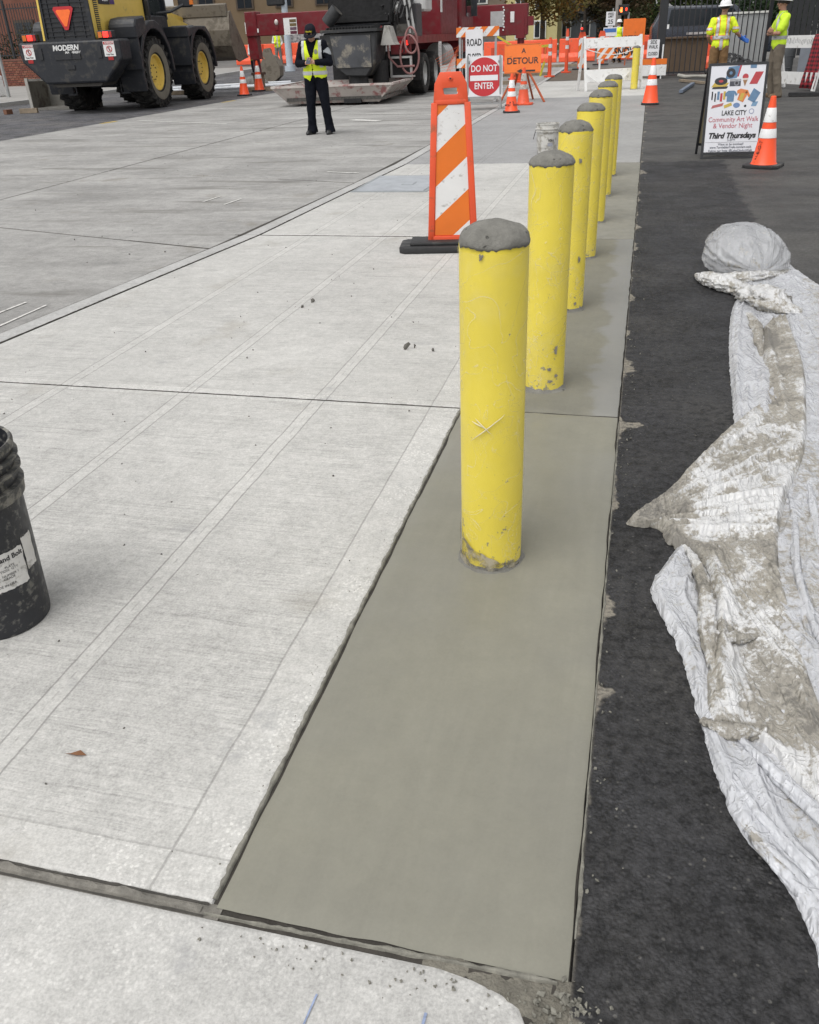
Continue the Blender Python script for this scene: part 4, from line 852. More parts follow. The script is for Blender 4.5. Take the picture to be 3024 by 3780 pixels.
ptx('Want to be involved?', .036, .100, M_gr, .0005, .95); ptx('www.TurntablesTrails.com/art-walk', .036, .066, M_gr, .0005, .93); ptx('Follow our Insta: @LakeCityArtWalk', .036, .028, M_gr, .0005, .93)
pic([(-.30, .122), (.30, .122), (.30, .125), (-.30, .125)], (.2, .2, .22))
MB().bar((-W2, -.0, -.05), (W2, .0, -.05), .02, .02, T=Ta).build('foot_bar', M_blk, af)
# --- white pedestrian barricades
def white_barricade(loc, rz, label, wd=1.55, lean_=0.): 
    e = E('pedestrian_barricade', loc, rz, label, 'barricade', 'white pedestrian barricades'); return e
wb1 = white_barricade((-1.0, 26.2, 0), rad(24), 'white board barricade across the pavement with drooping white cord, far right of the cones')
for sx in (-.78, .78):
    MB().bar((sx, -.32, 0), (sx, -.03, 1.28), .06, .05).build('post', M_wht, wb1); MB().bar((sx, .3, 0), (sx, .03, 1.25), .06, .05).build('post', M_wht, wb1)
MB().box((0, -.06, 1.12), (1.62, .03, .24), R=M.Rotation(rad(-12), 3, 'X')).build('board', M_wht, wb1); MB().box((0, -.25, .36), (1.6, .03, .3), R=M.Rotation(rad(-12), 3, 'X')).build('board', M_wht, wb1)
MB().tube([(-.78+1.56*t/12, -.12-.06*sin(pi*t/12), 1.0-.16*sin(pi*t/12)) for t in range(13)], .012, 6).build('cord', M_wht, wb1, True); MB().tube([(-.78+1.2*t/12, -.3-.12*sin(pi*t/12), .42-.3*sin(pi*t/12)) for t in range(13)], .012, 6).build('cord', M_wht, wb1, True)
# striped rail board lettered in black behind it
sb = E('striped_barricade', (-.95, 30.2, 0), rad(14), 'orange and white striped rail scrawled in black behind the white barricade', 'barricade')
b = MB().box((0, -.03, .82), (1.3, .03, .36)).build('rail', M_refw, sb); f_ = [(-.65, .64), (.65, .64), (.65, 1.0), (-.65, 1.0)]
for i in range(-5, 8):
    P = clip(clip(f_, -1.2, 1, i*.3+.1), 1.2, -1, -(i*.3-.06))
    if len(P) > 2: plate(P, -.048, .002, 'stripe', M_refo, b)
text('SNDW', .30, M_sgk, b, TR(.22, -.055, .80, rx=RX), bold=.008, sx=.8)
for sx in (-.55, .55): MB().bar((sx, 0, 0), (sx, 0, 1.02), .05, .05).build('post', M_wht, sb); MB().bar((sx, -.4, .03), (sx, .4, .03), .05, .05).build('foot', M_wht, sb)
sc = E('sidewalk_closed_sign', (.08, 31.0, 0), rad(3), 'small white SIDEWALK CLOSED sign on an orange rail right of the far bollard', 'sign')
plate(rrect(.36, .50, .02, 0, .84), -.03, .004, 'sign_plate', M_sgw, sc); text('SIDE\nWALK', .14, M_sgk, sc, TR(0, -.036, .95, rx=RX), bold=.003, sx=.7); text('CLOSED', .13, M_sgk, sc, TR(0, -.036, .70, rx=RX), bold=.003, sx=.6)
MB().box((0, 0, .48), (.9, .03, .16)).build('rail', M_refo, sc); MB().box((0, 0, .24), (.9, .03, .3)).build('rail', M_wht, sc)
for sx in (-.3, .3): MB().bar((sx, .02, 0), (sx, .02, .95), .04, .04).build('post', M_wht, sc)
# --- right: white wooden barricade frame
wr = white_barricade((3.45, 24.2, 0), rad(-62), 'white timber barricade standing on the driveway right of the workers, red plaid shirt on it')
for sx in (-.9, .9): MB().bar((sx, -.2, 0), (sx, -.02, 1.15), .09, .05).build('post', M_wht, wr); MB().bar((sx, .3, 0), (sx, .02, 1.12), .09, .05).build('post', M_wht, wr)
b = MB().box((0, -.05, 1.0), (1.9, .03, .26)).build('board', M_wht, wr); MB().box((0, -.17, .25), (1.9, .03, .26)).build('board', M_wht, wr)
m = MB(); R9 = random.Random(4)
for i in range(26): x = -.8+i*.055; m.bar((x, -.068, .93+R9.uniform(0, .05)), (x+R9.uniform(-.03, .03), -.068, 1.03+R9.uniform(0, .06)), .008, .002)
m.build('scrawl', M_sgk, b)
sh = MB(); vs = []
for i in range(15):
    for j in range(13):
        x = .50+.40*i/14; t = j/12; L_ = t*1.25; f_ = .03*sin(i*1.3+j*.4)*t
        vs.append((x+.05*t*(i-7)/7, (-.09-.05*t+f_-.08*t) if L_ > .12 else (.0-.75*L_), 1.145-max(0, L_-.1)*.95 if L_ > .1 else 1.15))
sh.add(vs, [(i*13+j, (i+1)*13+j, (i+1)*13+j+1, i*13+j+1) for i in range(14) for j in range(12)])
n = NB('red plaid cloth'); X, Y_, Z = n.xyz(); wv = n.mt('ADD', n.mr(n.mt('SINE', n.mt('MULTIPLY', X, 75.)), -.2, .2), n.mr(n.mt('SINE', n.mt('MULTIPLY', Z, 75.)), -.2, .2)); n.set(Base_Color=n.mix(n.mt('MULTIPLY', wv, .5), (.30, .02, .03), (.03, .012, .015)), Roughness=.9)
ps_ = E('plaid_shirt', wr.location, wr.rotation_euler.z, 'red and black plaid shirt draped over the white timber barricade', 'shirt'); o = sh.build('cloth', n.m, ps_, 'all'); sd = o.modifiers.new('s', 'SOLIDIFY'); sd.thickness = .012
# --- row of orange water-filled barriers
M_barr = pm('orange barrier plastic', (.80, .10, .035), .5, var=.10, vs=3, dirt=((.55, .12, .06), .2, 3))
def barrier_proto():
    e = E('water_barrier', (0, 0, 0)); m = MB(); prof = [(-.28, 0), (-.28, .22), (-.16, .42), (-.13, 1.07), (.13, 1.07), (.16, .42), (.28, .22), (.28, 0)]
    T = M((( 0, 0, 1, 0), (1, 0, 0, 0), (0, 1, 0, 0), (0, 0, 0, 1)))
    m.prism(prof, -.92, .92, T); m.build('shell', M_barr, e, False, .03, 2)
    for x in (-.45, .3): MB().box((x, -.155, .62), (.16, .05, .34)).build('recess', pm('barrier recess', (.50, .06, .02), .6), e)
    return e
bp = barrier_proto(); first = True
def barrier(x, y, rz, label, grp):
    global first
    o = bp if first else copy_tree(bp); first = False; o.location = (x, y, gz(x, y)); o.rotation_euler = (0, 0, rz); tag(o, label, 'barrier', grp); return o
for i, x in enumerate((-23.7, -21.8, -19.9, -18.0, -16.1)): barrier(x, 54.5-.1*(x+20), rad(-6), 'orange plastic water barrier in the row behind the outrigger, %s from the left' % ('first', 'second', 'third', 'fourth', 'fifth')[i], 'orange water barriers')
for i in range(6): x = -7.6+i*1.95; barrier(x, 50.5+.2*i, rad(4), 'orange plastic water barrier across the street end, %s from the left' % ('first', 'second', 'third', 'fourth', 'fifth', 'sixth')[i], 'orange water barriers')
barrier(-5.6, 41.5, rad(30), 'orange plastic water barrier set slantwise beyond the DETOUR sign', 'orange water barriers')
barrier(1.6, 37.0, rad(2), 'orange plastic water barrier seen through the black fence', 'orange water barriers')
# --- far vertical panels, delineators
def far_panel(x, y, rz, label):
    e = E('vertical_panel', (x, y, gz(x, y)), rz, label, 'channelizer', 'striped panels at the street end')
    m = MB(); m.prism([(-.15, .06), (.15, .06), (.15, 1.2), (.1, 1.36), (-.1, 1.36), (-.15, 1.2)], -.03, .03, Tf); m.build('frame', M_or, e); stripes(e, [(-.13, .1), (.13, .1), (.13, 1.15), (-.13, 1.15)], .22, 1.1, -.1, 7, -.032, (M_refo, M_refw)); MB().box((0, 0, .03), (.7, .4, .06)).build('rubber_base', M_rub, e)
far_panel(-2.72, 40.0, rad(3), 'striped orange vertical panel left of the white barricade, far off'); far_panel(-2.15, 44.5, 0, 'striped orange vertical panel with rounded handle just behind the white barricade')
def delineator(x, y, h, label):
    e = E('delineator_post', (x, y, 0), 0, label, 'delineator', 'orange delineator posts')
    m = MB(); m.lathe([(.2, 0), (.2, .05), (.07, .06), (.06, h-.1), (.045, h-.05), (.05, h), (.0001, h)], 20); m.build('post', M_or, e, True)
    for z in (h*.55, h*.74): MB().lathe([(.066, z), (.066, z+.12)], 20, caps=False).build('collar', M_refw, e, True)
    return e
delineator(-3.45, 34.5, 1.25, 'orange delineator post with yellow caution tape, left of a pair'); delineator(-3.12, 37.6, 1.5, 'tall orange delineator post, right of a pair near the striped panel'); delineator(-4.6, 33.5, 1.0, 'orange delineator post hidden partly by the DETOUR sign'); delineator(-4.15, 31.5, .85, 'low orange delineator post under the DETOUR sign')
M_tape = pm('yellow caution tape', (.62, .52, .05), .5)
def tape(pts, label): m = MB(); [m.bar(a, b, .004, .08, upv=(0, 0, 1)) for a, b in zip(pts, pts[1:])]; tag(m.build('caution_tape', M_tape), label, 'tape')
tape([(-5.9, 38, 1.35), (-5.1, 37, .98), (-4.3, 36, .95), (-3.45, 34.5, 1.0)], 'yellow caution tape strung between barrier and delineator'); tape([(-3.6, 34.3, 1.0), (-3.62, 34.3, .5), (-3.75, 34.2, .05)], 'loose end of yellow caution tape hanging down to the ground')
M_blu = pm('blue sign', (.05, .16, .42), .5); bs_ = E('blue_notice', (-1.9, 46.5, 0), 0, 'small blue and white notice board above the orange barriers', 'sign')
plate(rrect(.62, .36, .02, 0, 1.30), 0, .01, 'board', M_sgw, bs_); plate([(-.28, 1.28), (.28, 1.28), (.28, 1.44), (-.28, 1.44)], -.012, .004, 'header', M_blu, bs_); MB().bar((0, .03, 0), (0, .03, 1.3), .05, .05).build('post', M_galv, bs_)
def far_detour(x, y, z, label):
    e = E('detour_sign', (x, y, 0), 0, label, 'sign', 'far DETOUR signs'); plate(rrect(.92, .9, .03, 0, z), 0, .006, 'sign_plate', M_sgo, e); text('DETOUR', .21, M_sgk, e, TR(0, -.01, z-.26, rx=RX), bold=.004, sx=.92)
    for sx in (-.3, .3): MB().bar((sx, .05, 0), (sx*.8, .04, z), .05, .05).build('leg', M_rust, e)
far_detour(-.75, 43.0, 1.32, 'far orange DETOUR sign just left of the black gate post'); far_detour(1.0, 43.5, 1.45, 'far orange DETOUR sign seen through the black fence')
# ================================================================ people
DG = None
def blob(name, prims, mat, parent, voxel=.008, wr=0., wf=14., seed=0., smooth=6):
    """one continuous surface grown over tapered capsules and ellipsoids"""
    mb = MB()
    for p in prims:
        if p[0] == 'c':
            _, a, b, r0, r1 = p; a, b = V(a), V(b); d = b-a; L = max(d.length, 1e-5); d = d/L; q = d.to_track_quat('Z', 'Y').to_matrix().to_4x4(); T = M.Translation(a) @ q
            prof = [(max(r0*sin(t*pi/10), 1e-6), -r0*cos(t*pi/10)) for t in range(0, 6)]+[(max(r1*cos(t*pi/10), 1e-6), L+r1*sin(t*pi/10)) for t in range(0, 6)]
            mb.lathe(prof, 16, T)
        else:
            _, c, r, rx = p[0], p[1], p[2], (p[3] if len(p) > 3 else 0); mb.sph((0, 0, 0), r, 20, 14, TR(*c, rx=rx))
    me = bpy.data.meshes.new(name); me.from_pydata(mb.v, [], mb.f); bm = bmesh.new(); bm.from_mesh(me); bmesh.ops.remove_doubles(bm, verts=bm.verts, dist=1e-6); bmesh.ops.recalc_face_normals(bm, faces=bm.faces); bm.to_mesh(me); bm.free()
    o = bpy.data.objects.new(name, me); COL.objects.link(o)
    r = o.modifiers.new('r', 'REMESH'); r.mode = 'VOXEL'; r.voxel_size = voxel; s_ = o.modifiers.new('s', 'SMOOTH'); s_.iterations = smooth; s_.factor = .5
    dg = bpy.context.evaluated_depsgraph_get(); m2 = bpy.data.meshes.new_from_object(o.evaluated_get(dg)); bpy.data.objects.remove(o); bpy.data.meshes.remove(me); m2.name = name
    if wr:
        N_ = [v.normal.copy() for v in m2.vertices]
        for v, nn in zip(m2.vertices, N_):
            c = v.co; f = wr*(1-2*abs(NZ.noise((c.x*wf, c.y*wf, c.z*wf*.55+seed))))+wr*.5*NZ.noise((c.x*wf*2.4, c.y*wf*2.4, c.z*wf*1.6+seed)); v.co = c+nn*f
    m2.shade_smooth(); return link(name, m2, mat, parent)
def patch(src, pred, off, name, mat, parent, cut=False):
    """lift part of a surface off as its own piece of trim"""
    bm = bmesh.new(); bm.from_mesh(src.data); bm.normal_update()
    kill = [f for f in bm.faces if not pred(f.calc_center_median(), f.normal)]; bmesh.ops.delete(bm, geom=kill, context='FACES')
    for v in bm.verts: v.co += v.normal*off
    me = bpy.data.meshes.new(name); bm.to_mesh(me); bm.free(); me.shade_smooth(); return link(name, me, mat, parent)
def trim(o, pred):
    bm = bmesh.new(); bm.from_mesh(o.data); bmesh.ops.delete(bm, geom=[f for f in bm.faces if pred(f.calc_center_median())], context='FACES'); bm.to_mesh(o.data); bm.free()
M_skin = pm('skin', (.42, .235, .165), .55, var=.08, vs=20); M_skin2 = pm('tanned skin', (.36, .19, .13), .55, var=.08, vs=20)
M_navy = pm('navy uniform cloth', (.0065, .0075, .012), .95, var=.3, vs=9, spec=.12); M_lime = pm('lime hi-vis cloth', (.55, .78, .03), .7, var=.06, vs=6); M_limey = pm('yellow hi-vis cloth', (.66, .80, .02), .7, var=.06, vs=6)
M_silver = pm('silver reflective tape', (.50, .51, .52), .4, .2, .06); M_otape = pm('orange edge tape', (.8, .25, .03), .6); M_khaki = pm('worn khaki trousers', (.135, .112, .085), .9, var=.2, vs=7); M_brown = pm('brown work trousers', (.20, .115, .05), .9, var=.2, vs=7)
M_grey = pm('grey work trousers', (.16, .155, .145), .9, var=.2, vs=7); M_shoe = pm('black shoe leather', (.012, .012, .013), .45, var=.2); M_boot = pm('tan work boot', (.14, .09, .05), .8, var=.25, vs=12); M_hair = pm('dark hair', (.02, .014, .01), .6, var=.3, vs=40); M_hat = pm('white hard hat', (.74, .74, .74), .3, var=.04); M_glove = pm('blue glove', (.03, .13, .48), .6, var=.15)
def hand_prims(w_, d, n, thumb, curl=.35, s=1.):
    """wrist point, direction of the hand, palm normal, thumb side; five unequal bent fingers"""
    w_, d, n, t = V(w_), V(d).normalized(), V(n).normalized(), V(thumb).normalized(); P = [('c', w_, w_+d*.03*s, .026*s, .03*s)]
    for k, (o_, L) in enumerate(((-.028, .062), (-.0095, .072), (.0095, .076), (.028, .068))):
        b = w_+d*.085*s+t*o_*s; P.append(('c', w_+d*.02*s+t*o_*.7*s, b, .016*s, .0115*s)); m = b+(d*(1-curl*.5)+n*curl*.7)*L*.52*s; e = m+(d*(.7-curl)+n*(curl*1.3+.1))*L*.5*s; P += [('c', b, m, .0105*s, .0095*s), ('c', m, e, .0095*s, .008*s)]
    b = w_+d*.03*s+t*.032*s; m = b+(d*.65+t*.6+n*.25)*.04*s; P += [('c', w_+d*.02*s, b, .02*s, .015*s), ('c', b, m, .0135*s, .0115*s), ('c', m, m+(d*.85+t*.05+n*.4)*.035*s, .011*s, .009*s)]
    return P
def head_prims(c, f, s=1.):
    """head centred on c looking along f"""
    c, f = V(c), V(f).normalized(); side = f.cross(V((0, 0, 1))).normalized(); u = side.cross(f)
    q = lambda a, b, k: tuple(c+side*a*s+f*b*s+u*k*s)
    P = [('e', q(0, -.012, .035), (.076*s, .088*s, .082*s)), ('c', q(0, .035, -.02), q(0, .05, -.085), .058*s, .032*s), ('c', q(0, -.02, -.03), q(0, .02, -.08), .062*s, .04*s), ('c', q(0, .085, .015), q(0, .105, -.022), .009*s, .014*s), ('c', q(-.035, .078, .035), q(.035, .078, .035), .012*s, .012*s), ('c', q(-.02, .085, -.055), q(.02, .085, -.055), .009*s, .009*s)]
    for sx in (-1, 1): P += [('c', q(sx*.078, -.005, .02), q(sx*.08, -.002, -.025), .014*s, .009*s), ('e', q(sx*.04, .055, -.012), (.026*s,)*3)]
    return P, q
def face_bits(q, s, parent, beard=False):
    for sx in (-1, 1): MB().sph(q(sx*.03, .081, .016), .0095*s, 10, 8).build('eye', pm('eye white', (.5, .48, .45), .3), parent, True); MB().sph(q(sx*.03, .0885, .016), .005*s, 8, 6).build('iris', pm('dark iris', (.02, .012, .008), .3), parent, True)
    MB().sph(q(0, .0945, -.058), (.02*s, .005*s, .004*s), 10, 6).build('mouth', pm('lips', (.26, .10, .08), .5), parent, True)
def person(name, loc, rz, label, J, top, trou, shoes, skin, sc=1., vox=.009, sleeves='long', vest=None, seed=0., girth=1.):
    e = E(name, loc, rz, label, 'person', sc=sc); g = girth
    hp, tq = head_prims(J['head'], J['look']); body = list(hp); nk = V(J['neck'])
    body += [('c', nk+V((0, 0, -.02)), V(J['head'])+V((0, .0, -.04)), .058, .055), ('e', (nk.x, nk.y, 1.30), (.15*g, .09*g, .17)), ('e', (0, J.get('by', 0), 1.08), (.13*g, .09*g, .2)), ('e', (0, J.get('by', 0), .95), (.14*g, .095*g, .11))]
    topP = [('c', (-.12, nk.y+.005, 1.395), (.12, nk.y+.005, 1.395), .083*g, .083*g), ('e', (0, nk.y*.8, 1.28), (.185*g, .122*g, .19)), ('e', (0, J.get('by', 0), 1.10), (.165*g, .125*g, .2)), ('e', (0, J.get('by', 0), .97), (.172*g, .125*g, .16)), ('c', nk+V((0, 0, -.05)), nk+V((0, 0, .015)), .078, .07)]
    torso = list(topP); troP = [('e', (0, J.get('by', 0), .93), (.163*g, .118*g, .11))]
    for S_ in ('R', 'L'):
        sh, el, wr, hi, kn, an, to = (V(J[k+S_]) for k in ('sh', 'el', 'wr', 'hi', 'kn', 'an', 'to'))
        body += [('c', sh, el, .046, .040), ('c', el, wr, .040, .027), ('c', hi, kn, .075, .052), ('c', kn, an, .052, .036)]+hand_prims(wr, J['hd'+S_], J['hn'+S_], J['ht'+S_], J.get('curl'+S_, .35), 1.05)
        if sleeves == 'long': topP += [('c', sh, el, .068, .058), ('c', el, wr-(wr-el).normalized()*.01, .058, .042)]
        else: mid = sh+(el-sh)*.72; topP += [('c', sh, mid, .070, .073)]
        fl = J.get('flare', .075); ank2 = an+V((0, 0, -.045)); troP += [('c', hi, hi+(kn-hi)*.4, .096*g, .092*g), ('c', hi+(kn-hi)*.4, kn, .092*g, .074), ('c', kn, ank2+(kn-ank2)*.25, .074, .070), ('c', ank2+(kn-ank2)*.25, ank2, .07, fl)]
        d = (to-an); d.z = 0; d.normalize(); sv = V((-d.y, d.x, 0)); a0 = V((an.x, an.y, 0))
        blob('shoe', [('c', a0-d*.045+V((0, 0, .045)), a0+d*.02+V((0, 0, .05)), .043, .045), ('c', a0+d*.02+V((0, 0, .042)), a0+d*.15+V((0, 0, .036)), .044, .037), ('c', a0-d*.04+V((0, 0, .018)), a0+d*.16+V((0, 0, .018)), .04, .038), ('c', a0+V((0, 0, .06)), an+V((0, 0, .02)), .042, .042)], shoes, e, .008)
    blob('body', body, skin, e, min(vox, .007), smooth=3)
    tr = blob('trousers', troP, trou, e, vox, .010, 9, seed); trim(tr, lambda c: c.z < .028)
    tp = blob('jacket' if sleeves == 'long' else 'shirt', topP, top, e, vox, .009, 10, seed+3); hem = J.get('hem', .84); trim(tp, lambda c: c.z < hem or (c-nk).length < .066 or (c.z > nk.z+.03 and abs(c.x-nk.x) < .1))
    face_bits(tq, 1., e); return e, tp, torso, tq
def hard_hat(e, J, tilt=0.):
    f = V(J['look']); a = atan2(f.x, -f.y); T = M.Translation(J['head']) @ M.Rotation(a, 4, 'Z') @ M.Rotation(rad(tilt), 4, 'X') @ M.Translation((0, 0.0, .045)) @ M.Diagonal((1, 1.16, 1, 1))
    h = MB(); h.lathe([(.150, -.012), (.152, -.006), (.118, .006), (.113, .03), (.104, .065), (.078, .098), (.04, .114), (.0001, .118)], 28, T, caps=False); h.bar((0, -.09, .085), (0, .09, .085), .03, .06, T); h.sph((0, -.11, -.008), (.09, .075, .006), 16, 6, T)
    o = h.build('hard_hat', M_hat, e, True)
    MB().lathe([(.098, -.005), (.100, -.03), (.092, -.06), (.094, -.02)], 20, T @ M.Translation((0, .012, 0)), caps=False).build('hair', M_hair, e, True); return o
# --- officer in the road, reading a phone
J = dict(head=(.01, -.105, 1.575), look=(.0, -.86, -.5), neck=(0, -.015, 1.47), by=.01, shR=(-.185, 0, 1.405), elR=(-.285, .01, 1.13), wrR=(-.085, -.235, 1.135), shL=(.185, 0, 1.405), elL=(.285, -.01, 1.13), wrL=(.085, -.225, 1.14),
         hiR=(-.09, .01, .90), knR=(-.115, -.02, .49), anR=(-.135, .02, .09), toR=(-.19, -.15, 0), hiL=(.09, .01, .90), knL=(.15, -.02, .49), anL=(.19, .02, .09), toL=(.19, -.15, 0), hdR=(.75, -.55, .12), hnR=(.1, -.2, .95), htR=(.3, .6, .7), hdL=(-.75, -.55, .12), hnL=(-.1, -.2, .95), htL=(-.3, .6, .7), curlR=.55, curlL=.55, hem=.74, flare=.092)
e, tp, torso, tq = person('person', (-5.63, 15.72, 0), rad(4), 'officer in navy uniform, cap and lime reflective vest looking down at a phone', J, M_navy, M_navy, M_shoe, M_skin, sc=1.0, vox=.008, seed=1., girth=1.1)
vt = blob('vest', [(p[0], p[1], p[2], p[3]*1.16, p[4]*1.16) if p[0] == 'c' else (p[0], p[1], tuple(q*1.13 for q in p[2])) for p in torso[:4]], M_limey, e, .008, .004, 10, 2.)
def vcut(c):
    if c.z < .885+.03*sin(c.x*22) or c.z > 1.47: return True
    if c.y < 0 and abs(c.x-.0) < (.008 if c.z < 1.17 else .008+(c.z-1.17)*.30): return True
    if c.y < -.02 and c.z < .97 and abs(c.x) < (.97-c.z)*.6: return True
    if abs(c.x) > .175 and c.z > 1.17: return True
    return c.z > 1.40 and abs(c.x) < .075
trim(vt, vcut)
patch(vt, lambda c, n: .125 < abs(c.x) < .178 and c.z > 1.06, .004, 'reflective_tape', M_silver, vt); patch(vt, lambda c, n: .945 < c.z < 1.005, .004, 'reflective_tape', M_silver, vt)
patch(vt, lambda c, n: c.y < 0 and ((c.x-.085)/.028)**2+((c.z-1.30)/.036)**2 < 1, .007, 'badge', pm('badge grey', (.22, .22, .18), .5), vt)
patch(tp, lambda c, n: c.x > .2 and ((c.z-1.30)/.055)**2+((c.y+.03)/.045)**2 < 1, .006, 'shoulder_patch', pm('patch grey', (.30, .32, .34), .7), tp)
blob('hood', [('c', (-.09, .02, 1.46), (.09, .02, 1.46), .045, .045), ('c', (-.10, .0, 1.455), (-.06, -.08, 1.43), .035, .025), ('c', (.10, .0, 1.455), (.06, -.08, 1.43), .035, .025), ('c', (-.06, .075, 1.45), (.06, .075, 1.45), .05, .05)], M_navy, e, .008, .003, 20)
T = M.Translation(J['head']) @ M.Rotation(rad(30), 4, 'X') @ M.Translation((0, .012, .045)) @ M.Diagonal((1, 1.14, 1, 1))
M_capc = pm('charcoal cap cloth', (.012, .012, .017), .9, var=.15, spec=.15)
cpp = MB().lathe([(.090, -.03), (.092, 0), (.088, .04), (.07, .072), (.035, .088), (.0001, .092)], 28, T, caps=False).build('cap', M_capc, e, True)
br = MB(); vs = []
for i in range(15):
    a = -pi+pi*i/14; 
    for k in (0, .5, 1): r_ = .09+.075*k*(.35+.65*sin(-a)); vs.append((r_*cos(a)*(1-.1*k), r_*sin(a), -.012-.018*k*abs(cos(a))-.012*k))
br.add(vs, [(i*3+k, i*3+k+1, i*3+k+4, i*3+k+3) for i in range(14) for k in (0, 1)], T); o = br.build('brim', M_capc, cpp, 'all'); o.modifiers.new('s', 'SOLIDIFY').thickness = .006
text('TRAFFIC', .030, pm('yellow embroidery', (.6, .5, .03), .7), cpp, T @ TR(0, -.088, .032, rx=rad(78)), bold=.001)
blob('hair', [('e', tq(0, -.03, .01), (.08, .085, .075)), ('e', tq(0, -.05, -.03), (.068, .06, .06))], M_hair, e, .009)
ph = E('phone', e.location, e.rotation_euler.z, 'small phone in an orange-brown case held by the officer', 'phone'); Tp = TR(.0, -.335, 1.165, rx=rad(38)); MB().box((0, 0, 0), (.085, .16, .010), T=Tp).build('case', pm('tan phone case', (.42, .16, .06), .5), ph, bevel=.003); MB().box((0, 0, .0056), (.078, .15, .002), T=Tp).build('screen', pm('phone screen', (.05, .06, .08), .15), ph)
# --- worker with his back turned, blue-gloved right hand held out
J = dict(head=(-.02, .0, 1.655), look=(-.45, -.88, -.05), neck=(0, .01, 1.49), by=.0, shR=(-.19, .0, 1.41), elR=(-.325, .02, 1.17), wrR=(-.46, -.12, 1.06), shL=(.19, .0, 1.41), elL=(.27, .03, 1.13), wrL=(.20, -.14, 1.0), hiR=(-.09, 0, .9), knR=(-.11, -.03, .5), anR=(-.12, .02, .09), toR=(-.16, -.15, 0), hiL=(.09, 0, .9), knL=(.11, -.03, .5), anL=(.13, .02, .09), toL=(.17, -.15, 0),
         hdR=(-.85, -.3, -.35), hnR=(.1, -.7, .3), htR=(.0, -.4, .9), hdL=(-.3, -.9, 0), hnL=(-.8, .1, -.3), htL=(0, 0, 1), curlR=.12, curlL=.5, hem=.86)
e, tp, torso, tq = person('person', (1.55, 23.45, 0), rad(180+4), 'worker seen from behind in lime safety shirt, white hard hat and blue glove', J, M_limey, M_brown, M_boot, M_skin2, sc=1.06, sleeves='short', seed=4., girth=1.06)
hard_hat(e, J, -4)
for nm, of, mt_, f in (('orange_trim', .004, M_otape, 1.45), ('reflective_tape', .007, M_silver, 1.)):
    patch(tp, lambda c, n: abs(c.z-1.10) < .030*f and abs(c.x) < .24, of, nm, mt_, tp); patch(tp, lambda c, n: abs(abs(c.x)-.10) < .026*f and c.z > 1.10 and c.y > -.3 and n.z < .9, of, nm, mt_, tp); patch(tp, lambda c, n: abs(c.x-.0) < .028*f and c.z < 1.10 and c.y > 0, of, nm, mt_, tp)
    patch(tp, lambda c, n: abs(c.x) > .215 and abs(c.z-1.265) < .022*f, of, nm, mt_, tp)
blob('glove', hand_prims(J['wrR'], J['hdR'], J['hnR'], J['htR'], .12, 1.28)+[('c', V(J['wrR'])+V((.06, .05, .05)), J['wrR'], .042, .038)], M_glove, e, .007)
# --- worker in profile, arms folded
J = dict(head=(0, -.03, 1.655), look=(.05, -1, -.08), neck=(0, .0, 1.49), by=.0, shR=(-.19, .02, 1.41), elR=(-.26, -.10, 1.15), wrR=(.03, -.235, 1.18), shL=(.19, .02, 1.41), elL=(.26, -.10, 1.14), wrL=(-.03, -.215, 1.13), hiR=(-.09, .0, .9), knR=(-.10, -.04, .5), anR=(-.11, .03, .09), toR=(-.13, -.15, 0), hiL=(.09, 0, .9), knL=(.10, .01, .5), anL=(.12, .10, .09), toL=(.15, -.05, 0),
         hdR=(.9, .1, .1), hnR=(0, 1, -.1), htR=(0, -.1, 1), hdL=(-.9, .1, .05), hnL=(0, 1, -.1), htL=(0, -.1, 1), curlR=.5, curlL=.5, hem=.86)
e, tp, torso, tq = person('person', (2.62, 21.75, 0), rad(-82), 'worker in profile with folded arms, lime shirt, white hard hat and glasses', J, M_lime, M_khaki, M_boot, M_skin2, sc=1.07, sleeves='short', seed=7., girth=1.06)
hard_hat(e, J, -6)
patch(tp, lambda c, n: abs(c.z-1.06) < .03 and abs(c.x) < .24, .006, 'reflective_tape', M_silver, tp); patch(tp, lambda c, n: abs(abs(c.x)-.11) < .024 and c.z > 1.06, .006, 'reflective_tape', M_silver, tp)
g_ = MB()
for sx in (-1, 1): g_.tube([tq(sx*.032+.022*cos(2*pi*k/12), .094, .016+.016*sin(2*pi*k/12)) for k in range(13)], .003, 5); g_.bar(tq(sx*.054, .092, .02), tq(sx*.08, .0, .02), .005, .005)
g_.build('glasses', M_blk, e); 
bg_ = MB(); 
for sx in (-1, 1): bg_.bar(tq(sx*.075, .0, .03), tq(0, .055, -.12), .012, .004)
bg_.build('chin_strap', M_blk, e)
# --- figures farther off
def far_worker(loc, rz, label, vestm, trou, sc=1., hat=True):
    Jf = dict(head=(0, -.03, 1.655), look=(.1, -1, -.15), neck=(0, 0, 1.49), shR=(-.19, 0, 1.41), elR=(-.27, -.02, 1.14), wrR=(-.12, -.24, 1.12), shL=(.19, 0, 1.41), elL=(.27, .0, 1.14), wrL=(.22, -.2, 1.0), hiR=(-.09, 0, .9), knR=(-.12, -.03, .5), anR=(-.13, 0, .09), toR=(-.16, -.15, 0), hiL=(.09, 0, .9), knL=(.12, -.03, .5), anL=(.15, 0, .09), toL=(.17, -.15, 0),
              hdR=(.5, -.8, 0), hnR=(.8, .5, 0), htR=(0, 0, 1), hdL=(0, -.8, -.3), hnL=(-.8, 0, 0), htL=(0, 0, 1), hem=.86)
    e, tp, torso, tq = person('person', loc, rz, label, Jf, pm('white work shirt', (.55, .55, .55), .8), trou, M_boot, M_skin2, sc=sc, vox=.014, seed=2.)
    patch(tp, lambda c, n: abs(c.x) < .185 and c.z < 1.47 and not (c.y < 0 and abs(c.x) < .03), .012, 'vest', vestm, e)
    if hat: hard_hat(e, Jf)
    return e
